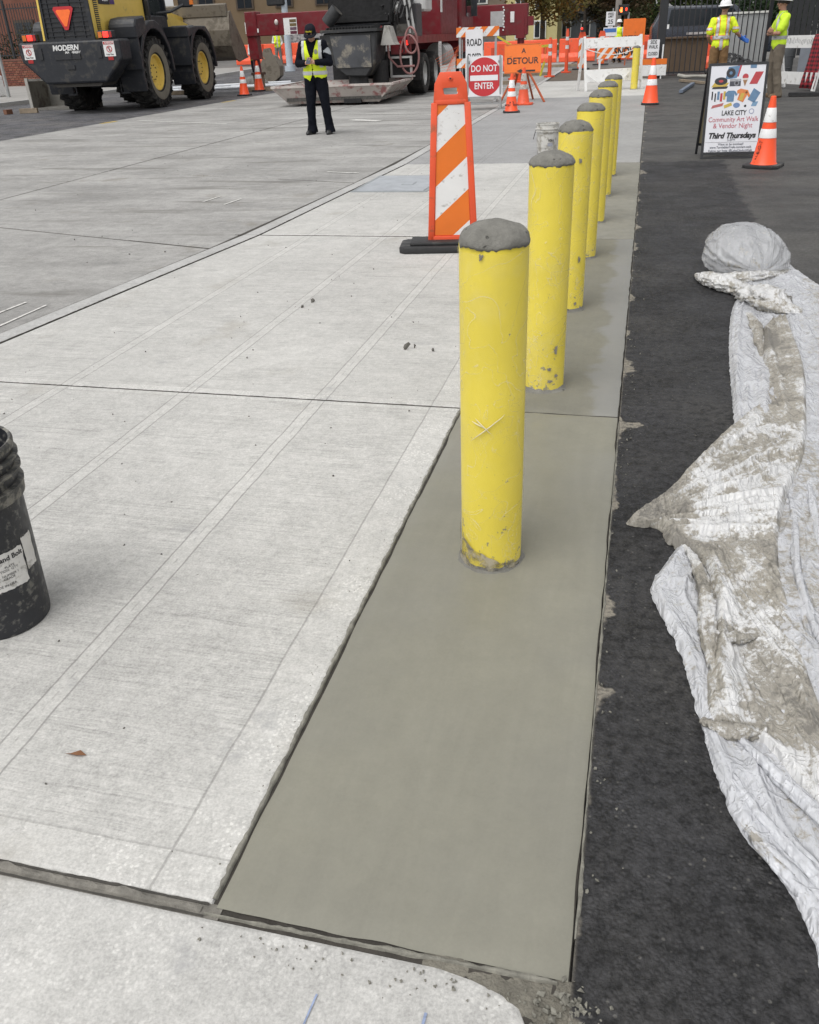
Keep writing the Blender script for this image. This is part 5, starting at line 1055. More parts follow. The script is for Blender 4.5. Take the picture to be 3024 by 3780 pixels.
far_worker((-21.3, 53.4, gz(-21.3, 53.4)), rad(20), 'worker in white sleeves and lime vest standing before the orange barriers', M_limey, M_grey, 1.0)
far_worker((-14.55, 34.0, 0), rad(70), 'worker in lime vest and hard hat half hidden by the outrigger leg', M_limey, M_navy, 1.0)
far_worker((-1.55, 47.6, 0), rad(160), 'distant worker in lime vest below the speed limit sign', M_limey, M_navy, 1.0)
# ================================================================ wheel loader
M_ly = pm('loader yellow', (.74, .53, .11), .45, var=.06, vs=3, dirt=((.45, .33, .10), .12, 4)); M_lk = pm('loader charcoal', (.014, .016, .021), .5, var=.2, vs=4, dirt=((.05, .047, .042), .3, 4)); M_tyre = pm('tyre rubber', (.015, .0145, .014), .85, var=.3, vs=5, dirt=((.06, .055, .048), .4, 6), bump=.3, bs=30)
M_bucket = pm('worn bucket steel', (.20, .175, .14), .6, .3, .25, 3, dirt=((.10, .085, .065), .45, 3)); M_glass = pm('dark glass', (.02, .025, .03), .08, var=.05); M_bed = pm('weathered steel bin', (.17, .165, .15), .75, .1, .25, 3, dirt=((.07, .06, .05), .5, 3))
M_tl = pm('lit red lamp', (.9, .03, .02), .3, emit=1.6); M_red = pm('red lens', (.35, .02, .02), .3); M_amb = pm('amber lens', (.6, .16, .02), .3)
LD = E('wheel_loader', (-14.62, 24.05, 0), rad(5), 'yellow and black wheel loader with orange triangle on its rear grille', 'loader')
def wheel(parent, x, y, r, wd, side, rim_mat, lugs=True, name='wheel', rim_k=.5):
    w_ = E(name, (x, y, r)); w_.parent = parent; T = M.Rotation(rad(90)*1, 4, 'Y')
    h = wd/2; MB().lathe([(r*rim_k, -h*.75), (r*.62, -h*.92), (r*.80, -h), (r*.93, -h*.9), (r*.965, -h*.6), (r*.97, 0), (r*.965, h*.6), (r*.93, h*.9), (r*.80, h), (r*.62, h*.92), (r*rim_k, h*.75)], 40, T, caps=False).build('tyre', M_tyre, w_, True)
    if lugs:
        m = MB()
        for i in range(22):
            for s_ in (-1, 1):
                a = 2*pi*(i+(.5 if s_ > 0 else 0))/22; Tl = M.Rotation(a, 4, 'X') @ M.Translation((s_*h*.5, 0, r*.965)) @ M.Rotation(rad(28)*s_, 4, 'Z')
                m.box((0, 0, 0), (h*1.0, r*.13, r*.075), T=Tl)
                m.box((s_*h*.43, 0, -r*.07), (h*.12, r*.12, r*.13), T=M.Rotation(a, 4, 'X') @ M.Translation((s_*h*.52, 0, r*.955)))
        m.build('tread_lugs', M_tyre, w_)
    rm = MB().lathe([(r*rim_k*1.02, side*h*.62), (r*rim_k*1.03, side*h*.78), (r*rim_k*.96, side*h*.78), (r*rim_k*.90, side*h*.45), (r*rim_k*.55, side*h*.30), (r*rim_k*.5, side*h*.42), (.0001, side*h*.44)], 32, T, caps=False).build('rim', rim_mat, w_, True)
    if lugs: MB().lathe([(r*.56, side*h*.885), (r*.68, side*h*1.005), (r*.78, side*h*1.012)], 40, T, caps=False).build('dusty_sidewall', pm('dusty sidewall', (.17, .155, .125), .9, var=.2, vs=6), w_, True)
    m = MB(); k = 10
    for i in range(k): a = 2*pi*i/k; m.cyl((side*h*.40, r*rim_k*.42*cos(a), r*rim_k*.42*sin(a)), (side*h*.47, r*rim_k*.42*cos(a), r*rim_k*.42*sin(a)), r*.022, n=6)
    m.build('wheel_nuts', M_lk, w_); return w_
for x, y, s_ in ((-1.08, 0, -1), (1.08, 0, 1), (-1.08, 3.5, -1), (1.08, 3.5, 1)): wheel(LD, x, y, .88, .62, s_, M_ly)
TY = M(((1, 0, 0, 0), (0, 0, -1, 0), (0, 1, 0, 0), (0, 0, 0, 1)))     # (x, z) outline extruded along -y
TX = M(((0, 0, 1, 0), (1, 0, 0, 0), (0, 1, 0, 0), (0, 0, 0, 1)))      # (y, z) outline extruded along x
RO = M.Translation((-.06, -.50, 0))
_n0 = set(bpy.data.objects)
cw = MB(); cw.prism([(-.85, .74), (.85, .74), (1.30, 1.18), (1.40, 1.26), (1.40, 1.72), (-1.40, 1.72), (-1.40, 1.26), (-1.30, 1.18)], .92, 1.55, TY); cwo = cw.build('counterweight', M_lk, LD, False, .05, 2)
MB().prism([(-.62, .66), (.62, .66), (.95, .98), (-.95, .98)], .6, 1.45, TY).build('belly_plate', pm('oily belly plate', (.06, .055, .048), .7), LD)
for x in (-.82, .82): MB().box((x, -1.56, 1.44), (.10, .03, .26)).build('slot', M_blk, cwo)
MB().box((-.08, -1.56, 1.36), (.72, .03, .12)).build('slot', M_blk, cwo); MB().box((-.05, -1.56, 1.12), (.22, .03, .10)).build('slot', M_blk, cwo); MB().box((.02, -1.575, 1.42), (.05, .03, .16)).build('hitch_pin', M_lk, cwo)
text('MODERN', .17, M_wht, cwo, TR(-.10, -1.556, 1.56, rx=RX), bold=.006, shear=.15, name='lettering'); text('MACHINERY', .075, M_wht, cwo, TR(.08, -1.556, 1.455, rx=RX), bold=.002, shear=.15)
M_dred = pm('danger red', (.45, .03, .03), .5); 
for x in (-1.14, 1.10):
    b = MB().box((x, -1.556, 1.50), (.30, .012, .34)).build('danger_decal', M_wht, cwo); MB().box((x, -1.564, 1.63), (.28, .006, .06)).build('header', M_dred, cwo); text('DANGER', .06, M_wht, cwo, TR(x+.02, -1.570, 1.63, rx=RX), bold=.001)
    MB().lathe([(.075, -.004), (.075, .004), (.060, .004), (.060, -.004)], 24, TR(x, -1.565, 1.495, rx=RX)).build('prohibition_ring', M_dred, cwo); MB().bar((x-.05, -1.567, 1.545), (x+.05, -1.567, 1.445), .004, .014, upv=(1, 0, 1)).build('prohibition_bar', M_dred, cwo); MB().box((x, -1.563, 1.50), (.022, .006, .09)).build('figure', M_ink, cwo); text('Keep Clear', .045, M_ink, cwo, TR(x, -1.564, 1.375, rx=RX), bold=.001)
    MB().box((x, -1.556, 1.285), (.14, .012, .08)).build('reflector', M_red, cwo)
for x in (-1.08, 1.02):
    t = MB().box((x, -1.42, 1.82), (.42, .16, .18)).build('tail_lamp', M_lk, LD, bevel=.015); MB().box((x+.02, -1.505, 1.82), (.15, .02, .13)).build('lens', M_tl, t, bevel=.01); MB().box((x-.13, -1.505, 1.82), (.10, .02, .13)).build('lens', M_amb, t); MB().box((x+.15, -1.505, 1.82), (.07, .02, .13)).build('lens', M_red, t)
# hood and grille
hd = MB(); hd.prism([(-1.38, 1.72), (1.9, 1.72), (1.9, 3.0), (-.9, 2.95), (-1.30, 2.8)], -.68, .68, TX); hdo = hd.build('hood', M_ly, LD, False, .06, 2)
gr = MB(); gr.prism([(-.63, 1.74), (.63, 1.74), (.60, 2.76), (-.60, 2.76)], 1.375, 1.39, TY); gro = gr.build('grille', M_blk, LD)
for i in range(9): z = 1.83+i*.105; MB().box((0, -1.40, z), (1.18, .03, .018)).build('grille_bar', M_lk, gro)
for x in (-.45, -.15, .15, .45): MB().box((x, -1.402, 2.25), (.018, .03, .98)).build('grille_bar', M_lk, gro)
m = MB(); ring_plate(m, [(-.70, 1.72), (.70, 1.72), (.68, 2.82), (-.68, 2.82)], [(-.61, 1.77), (.61, 1.77), (.585, 2.74), (-.585, 2.74)], -1.43, -1.38); m.build('grille_frame', M_lk, LD); MB().bar((-.70, -1.42, 1.74), (-.66, -1.42, 2.80), .05, .05).build('hood_edge', M_ly, LD)
def rtri(w_, h, zc, xc): return [(xc-w_*.42, zc+h/2), (xc+w_*.42, zc+h/2), (xc+w_/2, zc+h*.40), (xc+w_*.08, zc-h/2), (xc-w_*.08, zc-h/2), (xc-w_/2, zc+h*.40)]
sv = plate(rtri(.56, .52, 2.22, -.02), -1.43, .01, 'slow_triangle', M_sgr, LD); plate(rtri(.40, .37, 2.225, -.02), -1.443, .006, 'inner_triangle', pm('fluorescent triangle', (.95, .17, .03), .5), sv)
v = MB().box((.685, -1.05, 2.28), (.012, .20, 1.05)).build('side_vent', M_blk, LD)
for i in range(24): MB().box((.694, -1.05, 1.78+i*.0435), (.010, .19, .014)).build('vent_slat', M_ly, v)
sp_ = MB().box((.69, -.55, 2.66), (.010, .62, .28)).build('model_plate', M_lk, hdo); text('320', .22, M_wht, hdo, TR(.697, -.48, 2.66, rx=RX, rz=rad(90)), bold=.006); MB().box((.69, -.08, 2.72), (.010, .25, .10)).build('purple_stripe', pm('purple stripe', (.07, .03, .16), .5), hdo); MB().box((.69, -.08, 2.58), (.010, .25, .10)).build('purple_stripe', pm('purple stripe', (.07, .03, .16), .5), hdo)
for o in [o for o in bpy.data.objects if o not in _n0 and o.parent is LD]: o.matrix_local = RO @ o.matrix_local
# fenders
def fender(y0, top, front, name='fender'):
    for s_ in (-1, 1):
        m = MB(); n = 12; O = []; I = []
        for k in range(n+1):
            a = rad(200-200*k/n); O.append((y0-1.03*cos(a)*-1 if False else y0+1.10*cos(a), min(.88+1.20*sin(a)*1.06, top))); I.append((y0+1.0*cos(a), min(.88+1.06*sin(a), top-.10)))
        m.prism(O+I[::-1], s_*.72, s_*1.42, TX); m.build(name, M_lk, LD, False, .02, 1)
        MB().box((s_*1.10, y0-1.16, 1.36), (.72, .05, .74)).build('mud_flap', M_lk, LD); MB().prism([(y0-1.22, 1.70), (y0-1.24, 2.02), (y0-1.10, top-.04), (y0-.55, top+.02), (y0-.55, 1.9), (y0-1.0, 1.72)], s_*.70, s_*1.46, TX).build('fender_shell', M_lk, LD, bevel=.04)
fender(0, 2.22, False); fender(3.5, 2.02, True)
MB().box((0, 1.8, .95), (.9, 5.0, .75)).build('chassis', M_lk, LD, bevel=.04); MB().box((0, 0, .88), (1.7, .3, .3)).build('axle', M_lk, LD); MB().box((0, 3.5, .88), (1.7, .3, .3)).build('axle', M_lk, LD)
for x in (-.78, .78):
    m = MB(); m.bar((x-.12, -1.0, .42), (x-.12, -1.0, .9), .03, .05); m.bar((x+.12, -1.0, .42), (x+.12, -1.0, .9), .03, .05); m.bar((x-.12, -1.0, .44), (x+.12, -1.0, .44), .05, .04); m.bar((x-.12, -1.0, .62), (x+.12, -1.0, .62), .05, .04); m.build('step', M_lk, LD)
# cab
cb = E('cab', (0, 0, 0)); cb.parent = LD
MB().box((0, 2.0, 1.95), (1.5, 1.3, .7)).build('cab_base', M_lk, cb, bevel=.04)
for x in (-.72, .72):
    for y in (1.42, 2.6): MB().bar((x, y, 2.2), (x*.95, y, 3.55), .09, .09).build('pillar', M_lk, cb)
MB().box((0, 2.0, 3.6), (1.6, 1.5, .14)).build('roof', M_lk, cb, bevel=.04); MB().box((0, 2.0, 2.9), (1.36, 1.14, 1.24)).build('glass', M_glass, cb)
mi = MB(); mi.tube([(.75, 1.9, 2.35), (1.1, 2.1, 2.38), (1.45, 2.3, 2.55)], .04, 8); mi.build('mirror_arm', M_lk, LD, True); MB().box((1.50, 2.35, 2.62), (.42, .14, .28)).build('mirror', M_lk, LD, bevel=.03); MB().box((1.72, 2.27, 2.60), (.10, .06, .12)).build('side_marker', M_amb, LD)
# lift arms, bucket
for s_ in (-1, 1):
    m = MB(); m.prism([(2.9, 2.0), (3.2, 2.35), (4.6, 2.1), (5.6, 1.55), (5.6, 1.25), (4.5, 1.65), (3.1, 1.75)], s_*.5-.06, s_*.5+.06, TX); m.build('lift_arm', M_ly, LD)
m = MB(); m.bar((0, 3.2, 2.5), (0, 5.6, 2.2), .14, .22); m.build('tilt_link', M_ly, LD)
bkp = [(5.55, 2.35), (5.45, 1.9), (5.5, 1.45), (5.75, 1.12), (6.15, 1.0), (6.95, 1.08)]
inn = [(6.95, 1.12), (6.18, 1.06), (5.82, 1.17), (5.58, 1.48), (5.53, 1.9), (5.63, 2.35)]
bo = MB().prism(bkp+inn, -1.62, 1.62, TX).build('loader_bucket', M_bucket, LD)
for s_ in (-1, 1): MB().prism([(5.55, 2.40), (5.43, 1.9), (5.48, 1.43), (5.74, 1.08), (6.15, .96), (6.98, 1.06), (6.85, 1.35), (6.1, 2.05), (5.75, 2.45)], s_*1.63-.03, s_*1.63+.03, TX).build('side_plate', M_bucket, bo)
MB().prism([(5.5, 2.3), (5.45, 2.62), (5.62, 2.66), (5.68, 2.34)], -1.60, 1.60, TX).build('spill_guard', M_bucket, bo)
MB().box((0, 6.98, 1.08), (3.3, .2, .05)).build('cutting_edge', pm('bright cutting edge', (.35, .34, .32), .4, .6), bo)
# --- steel bin, timbers and kerb side clutter behind the loader
sbn = E('steel_bin', (-16.75, 24.75, 0), rad(4), 'open weathered steel bin standing at the far curb behind the loader', 'bin')
m = MB(); m.box((0, 0, .03), (1.7, 1.0, .06)); m.box((-.84, 0, .40), (.05, 1.0, .8)); m.box((.84, 0, .40), (.05, 1.0, .8)); m.box((0, .48, .40), (1.7, .05, .8)); m.box((0, -.46, .80), (1.74, .08, .06)); m.build('shell', M_bed, sbn); MB().box((-.86, -.5, .42), (.09, .06, .86)).build('corner_post', pm('pale steel edge', (.36, .35, .32), .7), sbn)
for i, (x, y, rz, L) in enumerate(((-17.5, 22.95, 1.4, .22), (-17.0, 23.2, .25, .5))): tag(MB().box((0, 0, .06), (L, .12, .12), rz=rz).build('timber_block', M_wood if i else pm('red brown timber', (.17, .08, .05), .9), loc=(x, y, 0)), ('short reddish timber block on the road at the far left edge', 'pale timber block lying before the steel bin')[i], 'timber')
M_pipe = pm('pale pvc pipe', (.55, .57, .60), .4)
for i, (a, b) in enumerate((((-17.2, 31.5), (-12.6, 33.6)), ((-18.2, 33.5), (-13.8, 35.6)), ((-15.2, 33.0), (-11.6, 34.4)))): tag(MB().tube([(*a, .08), (*b, .08)], .06, 12).build('pipe', M_pipe, None, True), 'pale plastic pipe on the road beyond the loader, %s of three' % ('nearest', 'farthest', 'middle')[i], 'pipe')
for i, (x, y, rz) in enumerate(((-16.5, 30.4, .5), (-15.2, 35.5, .3), (-12.6, 31.6, .45))): tag(MB().box((0, 0, .06), (2.6, .22, .12), rz=rz).build('plank', M_wood, loc=(x, y, 0)), ('weathered plank lying between the loader wheels', 'weathered plank in front of the excavator bucket', 'weathered plank by the orange cones')[i], 'plank')
# ================================================================ concrete pump truck
M_tr = pm('truck red', (.15, .010, .016), .4, var=.12, vs=2, dirt=((.12, .03, .03), .35, 3)); M_hop = pm('hopper steel', (.028, .029, .031), .6, .1, .3, 4, dirt=((.12, .11, .09), .3, 3)); M_lid = pm('black lid', (.006, .006, .0065), .7, var=.3, vs=4, spec=.2); M_alu = pm('aluminium', (.50, .50, .49), .4, .5, .12, 4); M_hose = pm('pink hose', (.27, .13, .125), .6, var=.15); M_dark = pm('undercarriage black', (.014, .014, .015), .7, var=.3)
M_pan = pm('grimy pan paint', (.44, .40, .37), .7, var=.15, vs=3, dirt=((.26, .08, .08), .42, 4))
TK = E('pump_truck', (-7.42, 26.55, 0), rad(0), 'dark red concrete pump truck with open black hopper lid at its rear', 'truck')
for y in (0, 1.42):
    for s_ in (-1, 1): wheel(TK, s_*1.02, y, .54, .30 if False else .52, s_, M_alu, False, rim_k=.56)
for s_ in (-1, 1): wheel(TK, s_*1.05, 6.6, .54, .32, s_, M_alu, False, rim_k=.56)
m = MB(); m.box((-.42, 3.0, .95), (.1, 8.6, .3)); m.box((.42, 3.0, .95), (.1, 8.6, .3)); m.box((0, .7, .55), (1.9, .25, .25)); m.box((0, -.2, .8), (1.9, 1.6, .35)); m.build('chassis', M_dark, TK)
MB().box((0, 2.6, 1.42), (2.44, 8.0, .12)).build('deck', M_tr, TK); MB().box((1.22, 2.4, 1.40), (.05, 8.4, .20)).build('side_rail', M_tr, TK); MB().box((-1.22, 2.4, 1.40), (.05, 8.4, .20)).build('side_rail', M_tr, TK)
MB().box((.95, -1.55, 1.27), (.56, .10, .42)).build('rear_panel', M_tr, TK, bevel=.02); MB().box((-.98, -1.55, 1.27), (.5, .10, .42)).build('rear_panel', M_tr, TK, bevel=.02)
for x, z, mt_ in ((1.14, 1.33, M_tl), (.98, 1.33, M_lk), (.98, 1.15, M_lk), (1.14, 1.15, M_lk)):
    l = MB().cyl((x, -1.60, z), (x, -1.63, z), .075, n=18).build('lamp_ring', M_lk, TK); MB().cyl((x, -1.63, z), (x, -1.64, z), .058, n=18).build('lamp_lens', mt_ if mt_ is M_tl else M_red, l)
l = MB().box((.24, -2.62, 1.22), (.18, .05, .2)).build('lamp_box', M_lk, TK); MB().cyl((.24, -2.64, 1.22), (.24, -2.66, 1.22), .06, n=16).build('lamp_lens', M_tl, l)
m = MB(); ring_plate(m, [(.66, .52), (1.26, .52), (1.26, 1.02), (.66, 1.02)], [(.71, .57), (1.21, .57), (1.21, .97), (.71, .97)], -1.66, -1.58); m.box((.96, -1.45, .53), (.6, .3, .04)); m.build('rear_step', M_alu, TK); MB().box((.96, -1.53, .77), (.52, .04, .42)).build('step_back', M_dark, TK)
for s_ in (-1, 1): MB().box((s_*1.0, -.72, .75), (.55, .03, .7)).build('mud_flap', M_dark, TK)
# hopper
hp = MB(); hp.prism([(-.82, 1.62), (.62, 1.62), (.55, .92), (.30, .60), (-.25, .62), (-.70, .95)], 1.70, 2.72, TY); hpo = hp.build('hopper', M_hop, TK, False, .03, 1)
MB().prism([(-.50, .82), (.46, .82), (.46, 1.55), (-.62, 1.55)], 2.725, 2.745, TY).build('rear_plate', pm('mud splashed plate', (.06, .063, .07), .5, .2, .25, 3, dirt=((.26, .235, .19), .36, 2.6)), hpo)
MB().box((-.1, -2.25, 1.66), (1.52, 1.1, .07)).build('hopper_rim', M_hop, hpo)
for i in range(15): MB().bar((-.72+i*.085, -2.70, 1.70), (-.62+i*.085, -2.15, 1.74), .03, .07).build('grate_bar', M_dark, hpo)
ld = MB(); T = TR(-.1, -1.75, 1.80, rx=rad(72)); ld.box((0, .55, 0), (1.75, 1.1, .05), T=T); ld.box((-.86, .55, -.1), (.05, 1.1, .25), T=T); ld.box((.86, .55, -.1), (.05, 1.1, .25), T=T); ld.box((0, 1.08, -.1), (1.75, .05, .25), T=T); ld.box((0, .1, .05), (1.6, .15, .08), T=T); ldo = ld.build('hopper_lid', M_lid, TK, bevel=.01)
MB().cyl((-.95, -1.72, 1.80), (.75, -1.72, 1.80), .05, n=12).build('lid_hinge', M_lk, TK)
ch = MB(); ch.prism([(.66, 1.30), (1.05, 1.30), (1.0, 1.36), (.88, 1.72), (.78, 1.74)], 2.0, 2.5, TY); ch.build('splash_guard', pm('pale splash guard', (.34, .33, .31), .7, dirt=((.18, .17, .15), .4, 4)), TK)
MB().box((-.92, -2.0, 1.30), (.16, .9, .55)).build('agitator_motor', M_dark, TK); MB().cyl((-.85, -2.2, 1.85), (-.55, -2.2, 2.15), .17, n=16).build('elbow_pipe', M_hop, TK, True); MB().cyl((-.05, -2.3, .30), (-.05, -2.3, .62), .26, n=20).build('clean_out', M_hop, TK, True); MB().cyl((.45, -1.9, .35), (.45, -1.9, .95), .22, n=16).build('valve_body', M_dark, TK, True)
m = MB(); R8 = random.Random(8)
for i in range(12): x = .5+.06*i; m.tube([(x, -1.5, 1.75+R8.uniform(0, .2)), (x+R8.uniform(-.1, .1), -1.7, 2.0+R8.uniform(-.15, .2)), (x+.15, -1.45, 2.3+R8.uniform(-.1, .2)), (x+.3, -1.0, 2.45)], .022, 6)
m.build('hydraulic_lines', M_dark, TK, True)
for i, x in enumerate((1.0, 1.12)): MB().tube([(x+.22, -1.55, 1.55), (x+.1, -1.58, 2.3), (x, -1.6, 3.0)], .035, 8).build('delivery_pipe', M_alu, TK, True)
for i, (cx, cz, rx, rz_) in enumerate(((1.28, 1.38, .22, .30), (1.22, 1.05, .34, .45))):
    MB().tube([(cx+rx*cos(a)*.75, -1.72-.04*sin(a*2)+.02*i, cz+rz_*sin(a)) for a in [2*pi*k/28 for k in range(29)]], .028, 8).build('hose', M_hose, TK, True)
MB().tube([(.62, -1.75, 1.6), (.68, -1.8, 1.0), (.9, -1.78, .78), (1.35, -1.7, .78)], .028, 8).build('hose', M_hose, TK, True)
MB().box((1.0, -.6, 1.85), (.5, .7, .8)).build('tool_box', pm('dark tool box', (.06, .058, .062), .6, .2, .2, 5), TK, bevel=.03); MB().box((1.02, -1.2, 1.63), (.42, .4, .28)).build('crate', M_bed, TK); MB().box((.55, .2, 2.0), (.8, 1.4, 1.0)).build('valve_cabinet', pm('grey machinery', (.07, .07, .07), .6, .2, .3, 5), TK, bevel=.04); MB().cyl((.2, -1.4, 2.15), (.9, -1.4, 2.15), .14, n=16).build('filter', M_alu, TK, True); MB().box((1.0, .5, 2.3), (.55, .9, .45)).build('water_tank', pm('white tank', (.55, .55, .54), .4), TK, bevel=.05)
MB().box((.0, 4.0, 2.05), (2.3, 2.6, 1.15)).build('body', M_tr, TK, bevel=.03); MB().box((1.16, 2.75, 2.25), (.012, .22, .34)).build('side_lamp', M_wht, TK); MB().cyl((-.1, -1.0, 3.05), (-.1, 6.5, 3.25), .30, n=16).build('folded_boom', M_tr, TK)
MB().cyl((1.0, 2.6, .95), (1.0, 3.7, .95), .33, n=24).build('fuel_tank', M_alu, TK, True)
for y in (2.75, 3.1, 3.45): MB().lathe([(.335, -.02), (.335, .02)], 24, TR(1.0, y, .95, rx=RX), caps=False).build('tank_strap', M_galv, TK)
lp = MB().box((1.24, 2.05, .98), (.012, .42, .66)).build('warning_panel', M_wht, TK)
for i in range(14): MB().box((1.248, 2.05, .72+i*.04), (.004, .36, .012)).build('print_line', pm('grey print', (.35, .33, .33), .7), lp)
cbn = E('cab', (0, 0, 0)); cbn.parent = TK; MB().prism([(5.6, .9), (7.9, .9), (7.9, 1.9), (7.5, 2.9), (5.6, 3.0)], -1.22, 1.22, TX).build('cab_shell', M_tr, cbn, bevel=.06); MB().prism([(6.4, 2.0), (7.4, 2.0), (7.25, 2.7), (6.4, 2.7)], -1.235, 1.235, TX).build('window', M_glass, cbn); MB().prism([(-1.0, 2.0), (1.0, 2.0), (.95, 2.75), (-.95, 2.75)], -7.75, -7.9, TY).build('windscreen', M_glass, cbn); MB().box((1.42, 6.9, 2.3), (.2, .1, .6)).build('mirror', M_lk, cbn)
# outriggers
og = E('outrigger', (0, 0, 0)); og.parent = TK
MB().box((-3.9, 5.0, 2.02), (4.3, .38, .66)).build('beam', M_tr, og, bevel=.02); MB().box((-5.98, 5.0, 2.06), (.42, .46, .74)).build('beam_head', M_tr, og, bevel=.02)
MB().bar((-6.02, 5.0, 1.75), (-6.0, 5.0, .98), .34, .34).build('jack_sleeve', M_tr, og); MB().cyl((-6.02, 5.0, 1.0), (-6.0, 5.0, .56), .13, n=16).build('jack_ram', pm('wine red ram', (.12, .015, .03), .4), og, True); MB().cyl((-6.0, 5.0, .50), (-6.0, 5.0, .58), .26, n=20).build('foot_plate', pm('rusty plate', (.10, .06, .045), .8), og)
MB().box((-6.14, 4.79, 1.95), (.14, .01, .34)).build('warning_decal', M_wht, og); MB().box((-5.82, 4.79, 1.86), (.20, .01, .12)).build('capacity_decal', M_wht, og); b = MB().box((-4.55, 4.80, 1.94), (.48, .01, .50)).build('lock_decal', M_wht, og)
for i, c_ in enumerate(((.12, .08, .03), (.14, .10, .04), (.12, .07, .10), (.1, .02, .04))): MB().box((-4.45, 4.793, 2.10-i*.115), (.24, .004, .09)).build('print_block', pm('decal %d' % i, c_, .6), og)
MB().sph((-5.05, 4.80, 2.08), (.07, .05, .09), 12, 8).build('strobe', pm('clear strobe', (.6, .55, .52), .2), og, True); MB().box((-5.05, 4.80, 1.93), (.12, .03, .16)).build('strobe_bracket', M_tr, og)
og2 = E('outrigger', (0, 0, 0)); og2.parent = TK
MB().box((1.9, 9.2, 1.86), (2.2, .38, 1.0)).build('beam', M_tr, og2, bevel=.02); MB().box((2.75, 9.2, 1.65), (.30, .42, .78)).build('jack_sleeve', M_tr, og2); MB().cyl((2.75, 9.2, 0.1), (2.75, 9.2, 1.3), .13, n=16).build('jack_ram', M_tr, og2, True); MB().box((1.9, 9.0, 1.9), (.5, .02, .5)).build('lock_decal', pm('grey decal', (.4, .4, .4), .6), og2); MB().box((2.45, 9.0, 1.95), (.14, .02, .34)).build('warning_decal', M_wht, og2); MB().box((3.0, 9.2, 1.8), (.4, .3, .3)).build('beam_head', M_tr, og2); MB().cyl((2.75, 9.2, 0), (2.75, 9.2, .1), .3, n=16).build('foot_plate', M_dark, og2)
for i in range(9): MB().box((2.12+.03*(i % 2), 8.99, 1.55+i*.09), (.05, .02, .05)).build('sticker', M_wht, og2)
tag(MB().box((0, 0, .06), (1.15, .55, .12)).build('timber_pad', M_wood, loc=(-13.3, 31.5, 0)), 'flat timber pad on the road under the outrigger leg', 'timber'); tag(MB().box((0, 0, .31), (.30, .30, .37)).build('timber_post', M_wood, loc=(-13.42, 31.55, 0)), 'stubby upright timber post carrying the red outrigger foot', 'timber')
# washout pan
pn = E('washout_pan', (-7.75, 24.0, 0), rad(3), 'grimy pale steel washout pan with flared sides under the pump hopper', 'pan')
b4 = [(-1.25, -1.05), (1.1, -1.05), (1.1, 1.1), (-1.25, 1.1)]; t4 = [(-1.62, -1.30), (1.52, -1.30), (1.52, 1.35), (-1.62, 1.35)]
m = MB(); vs = [(x, y, .06) for x, y in b4]+[(x, y, .46) for x, y in t4]+[(x*.965, y*.955, .46) for x, y in t4]+[(x*.97, y*.96, .10) for x, y in b4]
m.add(vs, [(3, 2, 1, 0)]+[(r*4+i, r*4+(i+1) % 4, (r+1)*4+(i+1) % 4, (r+1)*4+i) for r in range(3) for i in range(4)]+[(12, 13, 14, 15)]); m.build('pan_shell', M_pan, pn)
for a, b in zip(t4, t4[1:]+t4[:1]): MB().bar((*a, .465), (*b, .465), .07, .05).build('rim', M_pan, pn)
for a, b in zip(b4, t4): MB().bar((*a, .07), (*b, .46), .06, .05).build('corner_rib', M_pan, pn)
MB().box((.45, -1.10, .10), (.45, .14, .10)).build('fork_slot', M_dark, pn); MB().box((0, 0, .16), (2.6, 2.3, .08)).build('slurry', pm('wet slurry', (.07, .066, .06), .3, var=.2), pn)
for x in (-.9, .9): MB().box((x, 0, .03), (.15, 2.0, .06)).build('skid', M_dark, pn)
# excavator bucket lying on the road
xb = E('excavator_bucket', (-15.75, 38.3, gz(-15.75, 38.3)), rad(10), 'rusty brown excavator bucket resting on the road behind the outrigger', 'bucket')
pf = [(-.45, .12), (-.30, .02), (.25, .0), (.48, .18), (.52, .55), (.30, .95), (.0, 1.02), (-.10, .85), (.18, .72), (.26, .45)]
TZ = M(((1, 0, 0, 0), (0, 0, -1, 0), (0, 1, 0, 0), (0, 0, 0, 1)))
MB().prism(pf, -.5, .5, TZ).build('shell', M_bucket, xb, bevel=.02); MB().prism([(-.48, .14), (-.32, .0), (.27, -.0), (.52, .17), (.56, .56), (.32, .99), (-.02, 1.06), (-.3, .6)], .5, .53, TZ).build('side_plate', M_bucket, xb); MB().prism([(-.3, .85), (-.1, .75), (.2, .95), (.1, 1.25), (-.15, 1.22)], -.15, .15, TZ).build('hanger', M_bucket, xb)
for i in range(5): MB().bar((-.42, -.4+.2*i, .10), (-.68, -.4+.2*i, .05), .08, .06).build('tooth', M_steel, xb)
# ================================================================ street edges, fences, buildings, trees
def leaf_mat(name, c1, c2):
    n = NB(name, True); k = n.noise(1.1, 3); k2 = n.noise(9, 2); c = n.mix(n.mr(k, .35, .65), c1, c2); c = n.mul(c, n.mr(k2, .25, .75, .6, 1.4, False))
    n.set(Base_Color=c, Roughness=.65, Specular_IOR_Level=.25); t = nd(n.nt, 'ShaderNodeBsdfTranslucent', {0: c}); mx = nd(n.nt, 'ShaderNodeMixShader', {0: .25, 1: n.b.outputs[0], 2: t.outputs[0]}); n.nt.links.new(mx.outputs[0], n.nt.nodes['Material Output'].inputs[0]); return n.m
L_dk = leaf_mat('dark evergreen leaves', (.012, .028, .012), (.03, .05, .018)); L_gr = leaf_mat('green leaves', (.03, .055, .015), (.07, .09, .025)); L_au = leaf_mat('autumn leaves', (.14, .065, .012), (.09, .08, .02)); L_br = leaf_mat('russet leaves', (.06, .035, .015), (.035, .04, .015))
M_bark = pm('bark', (.06, .048, .038), .9, var=.3, vs=6, bump=.6, bs=20)
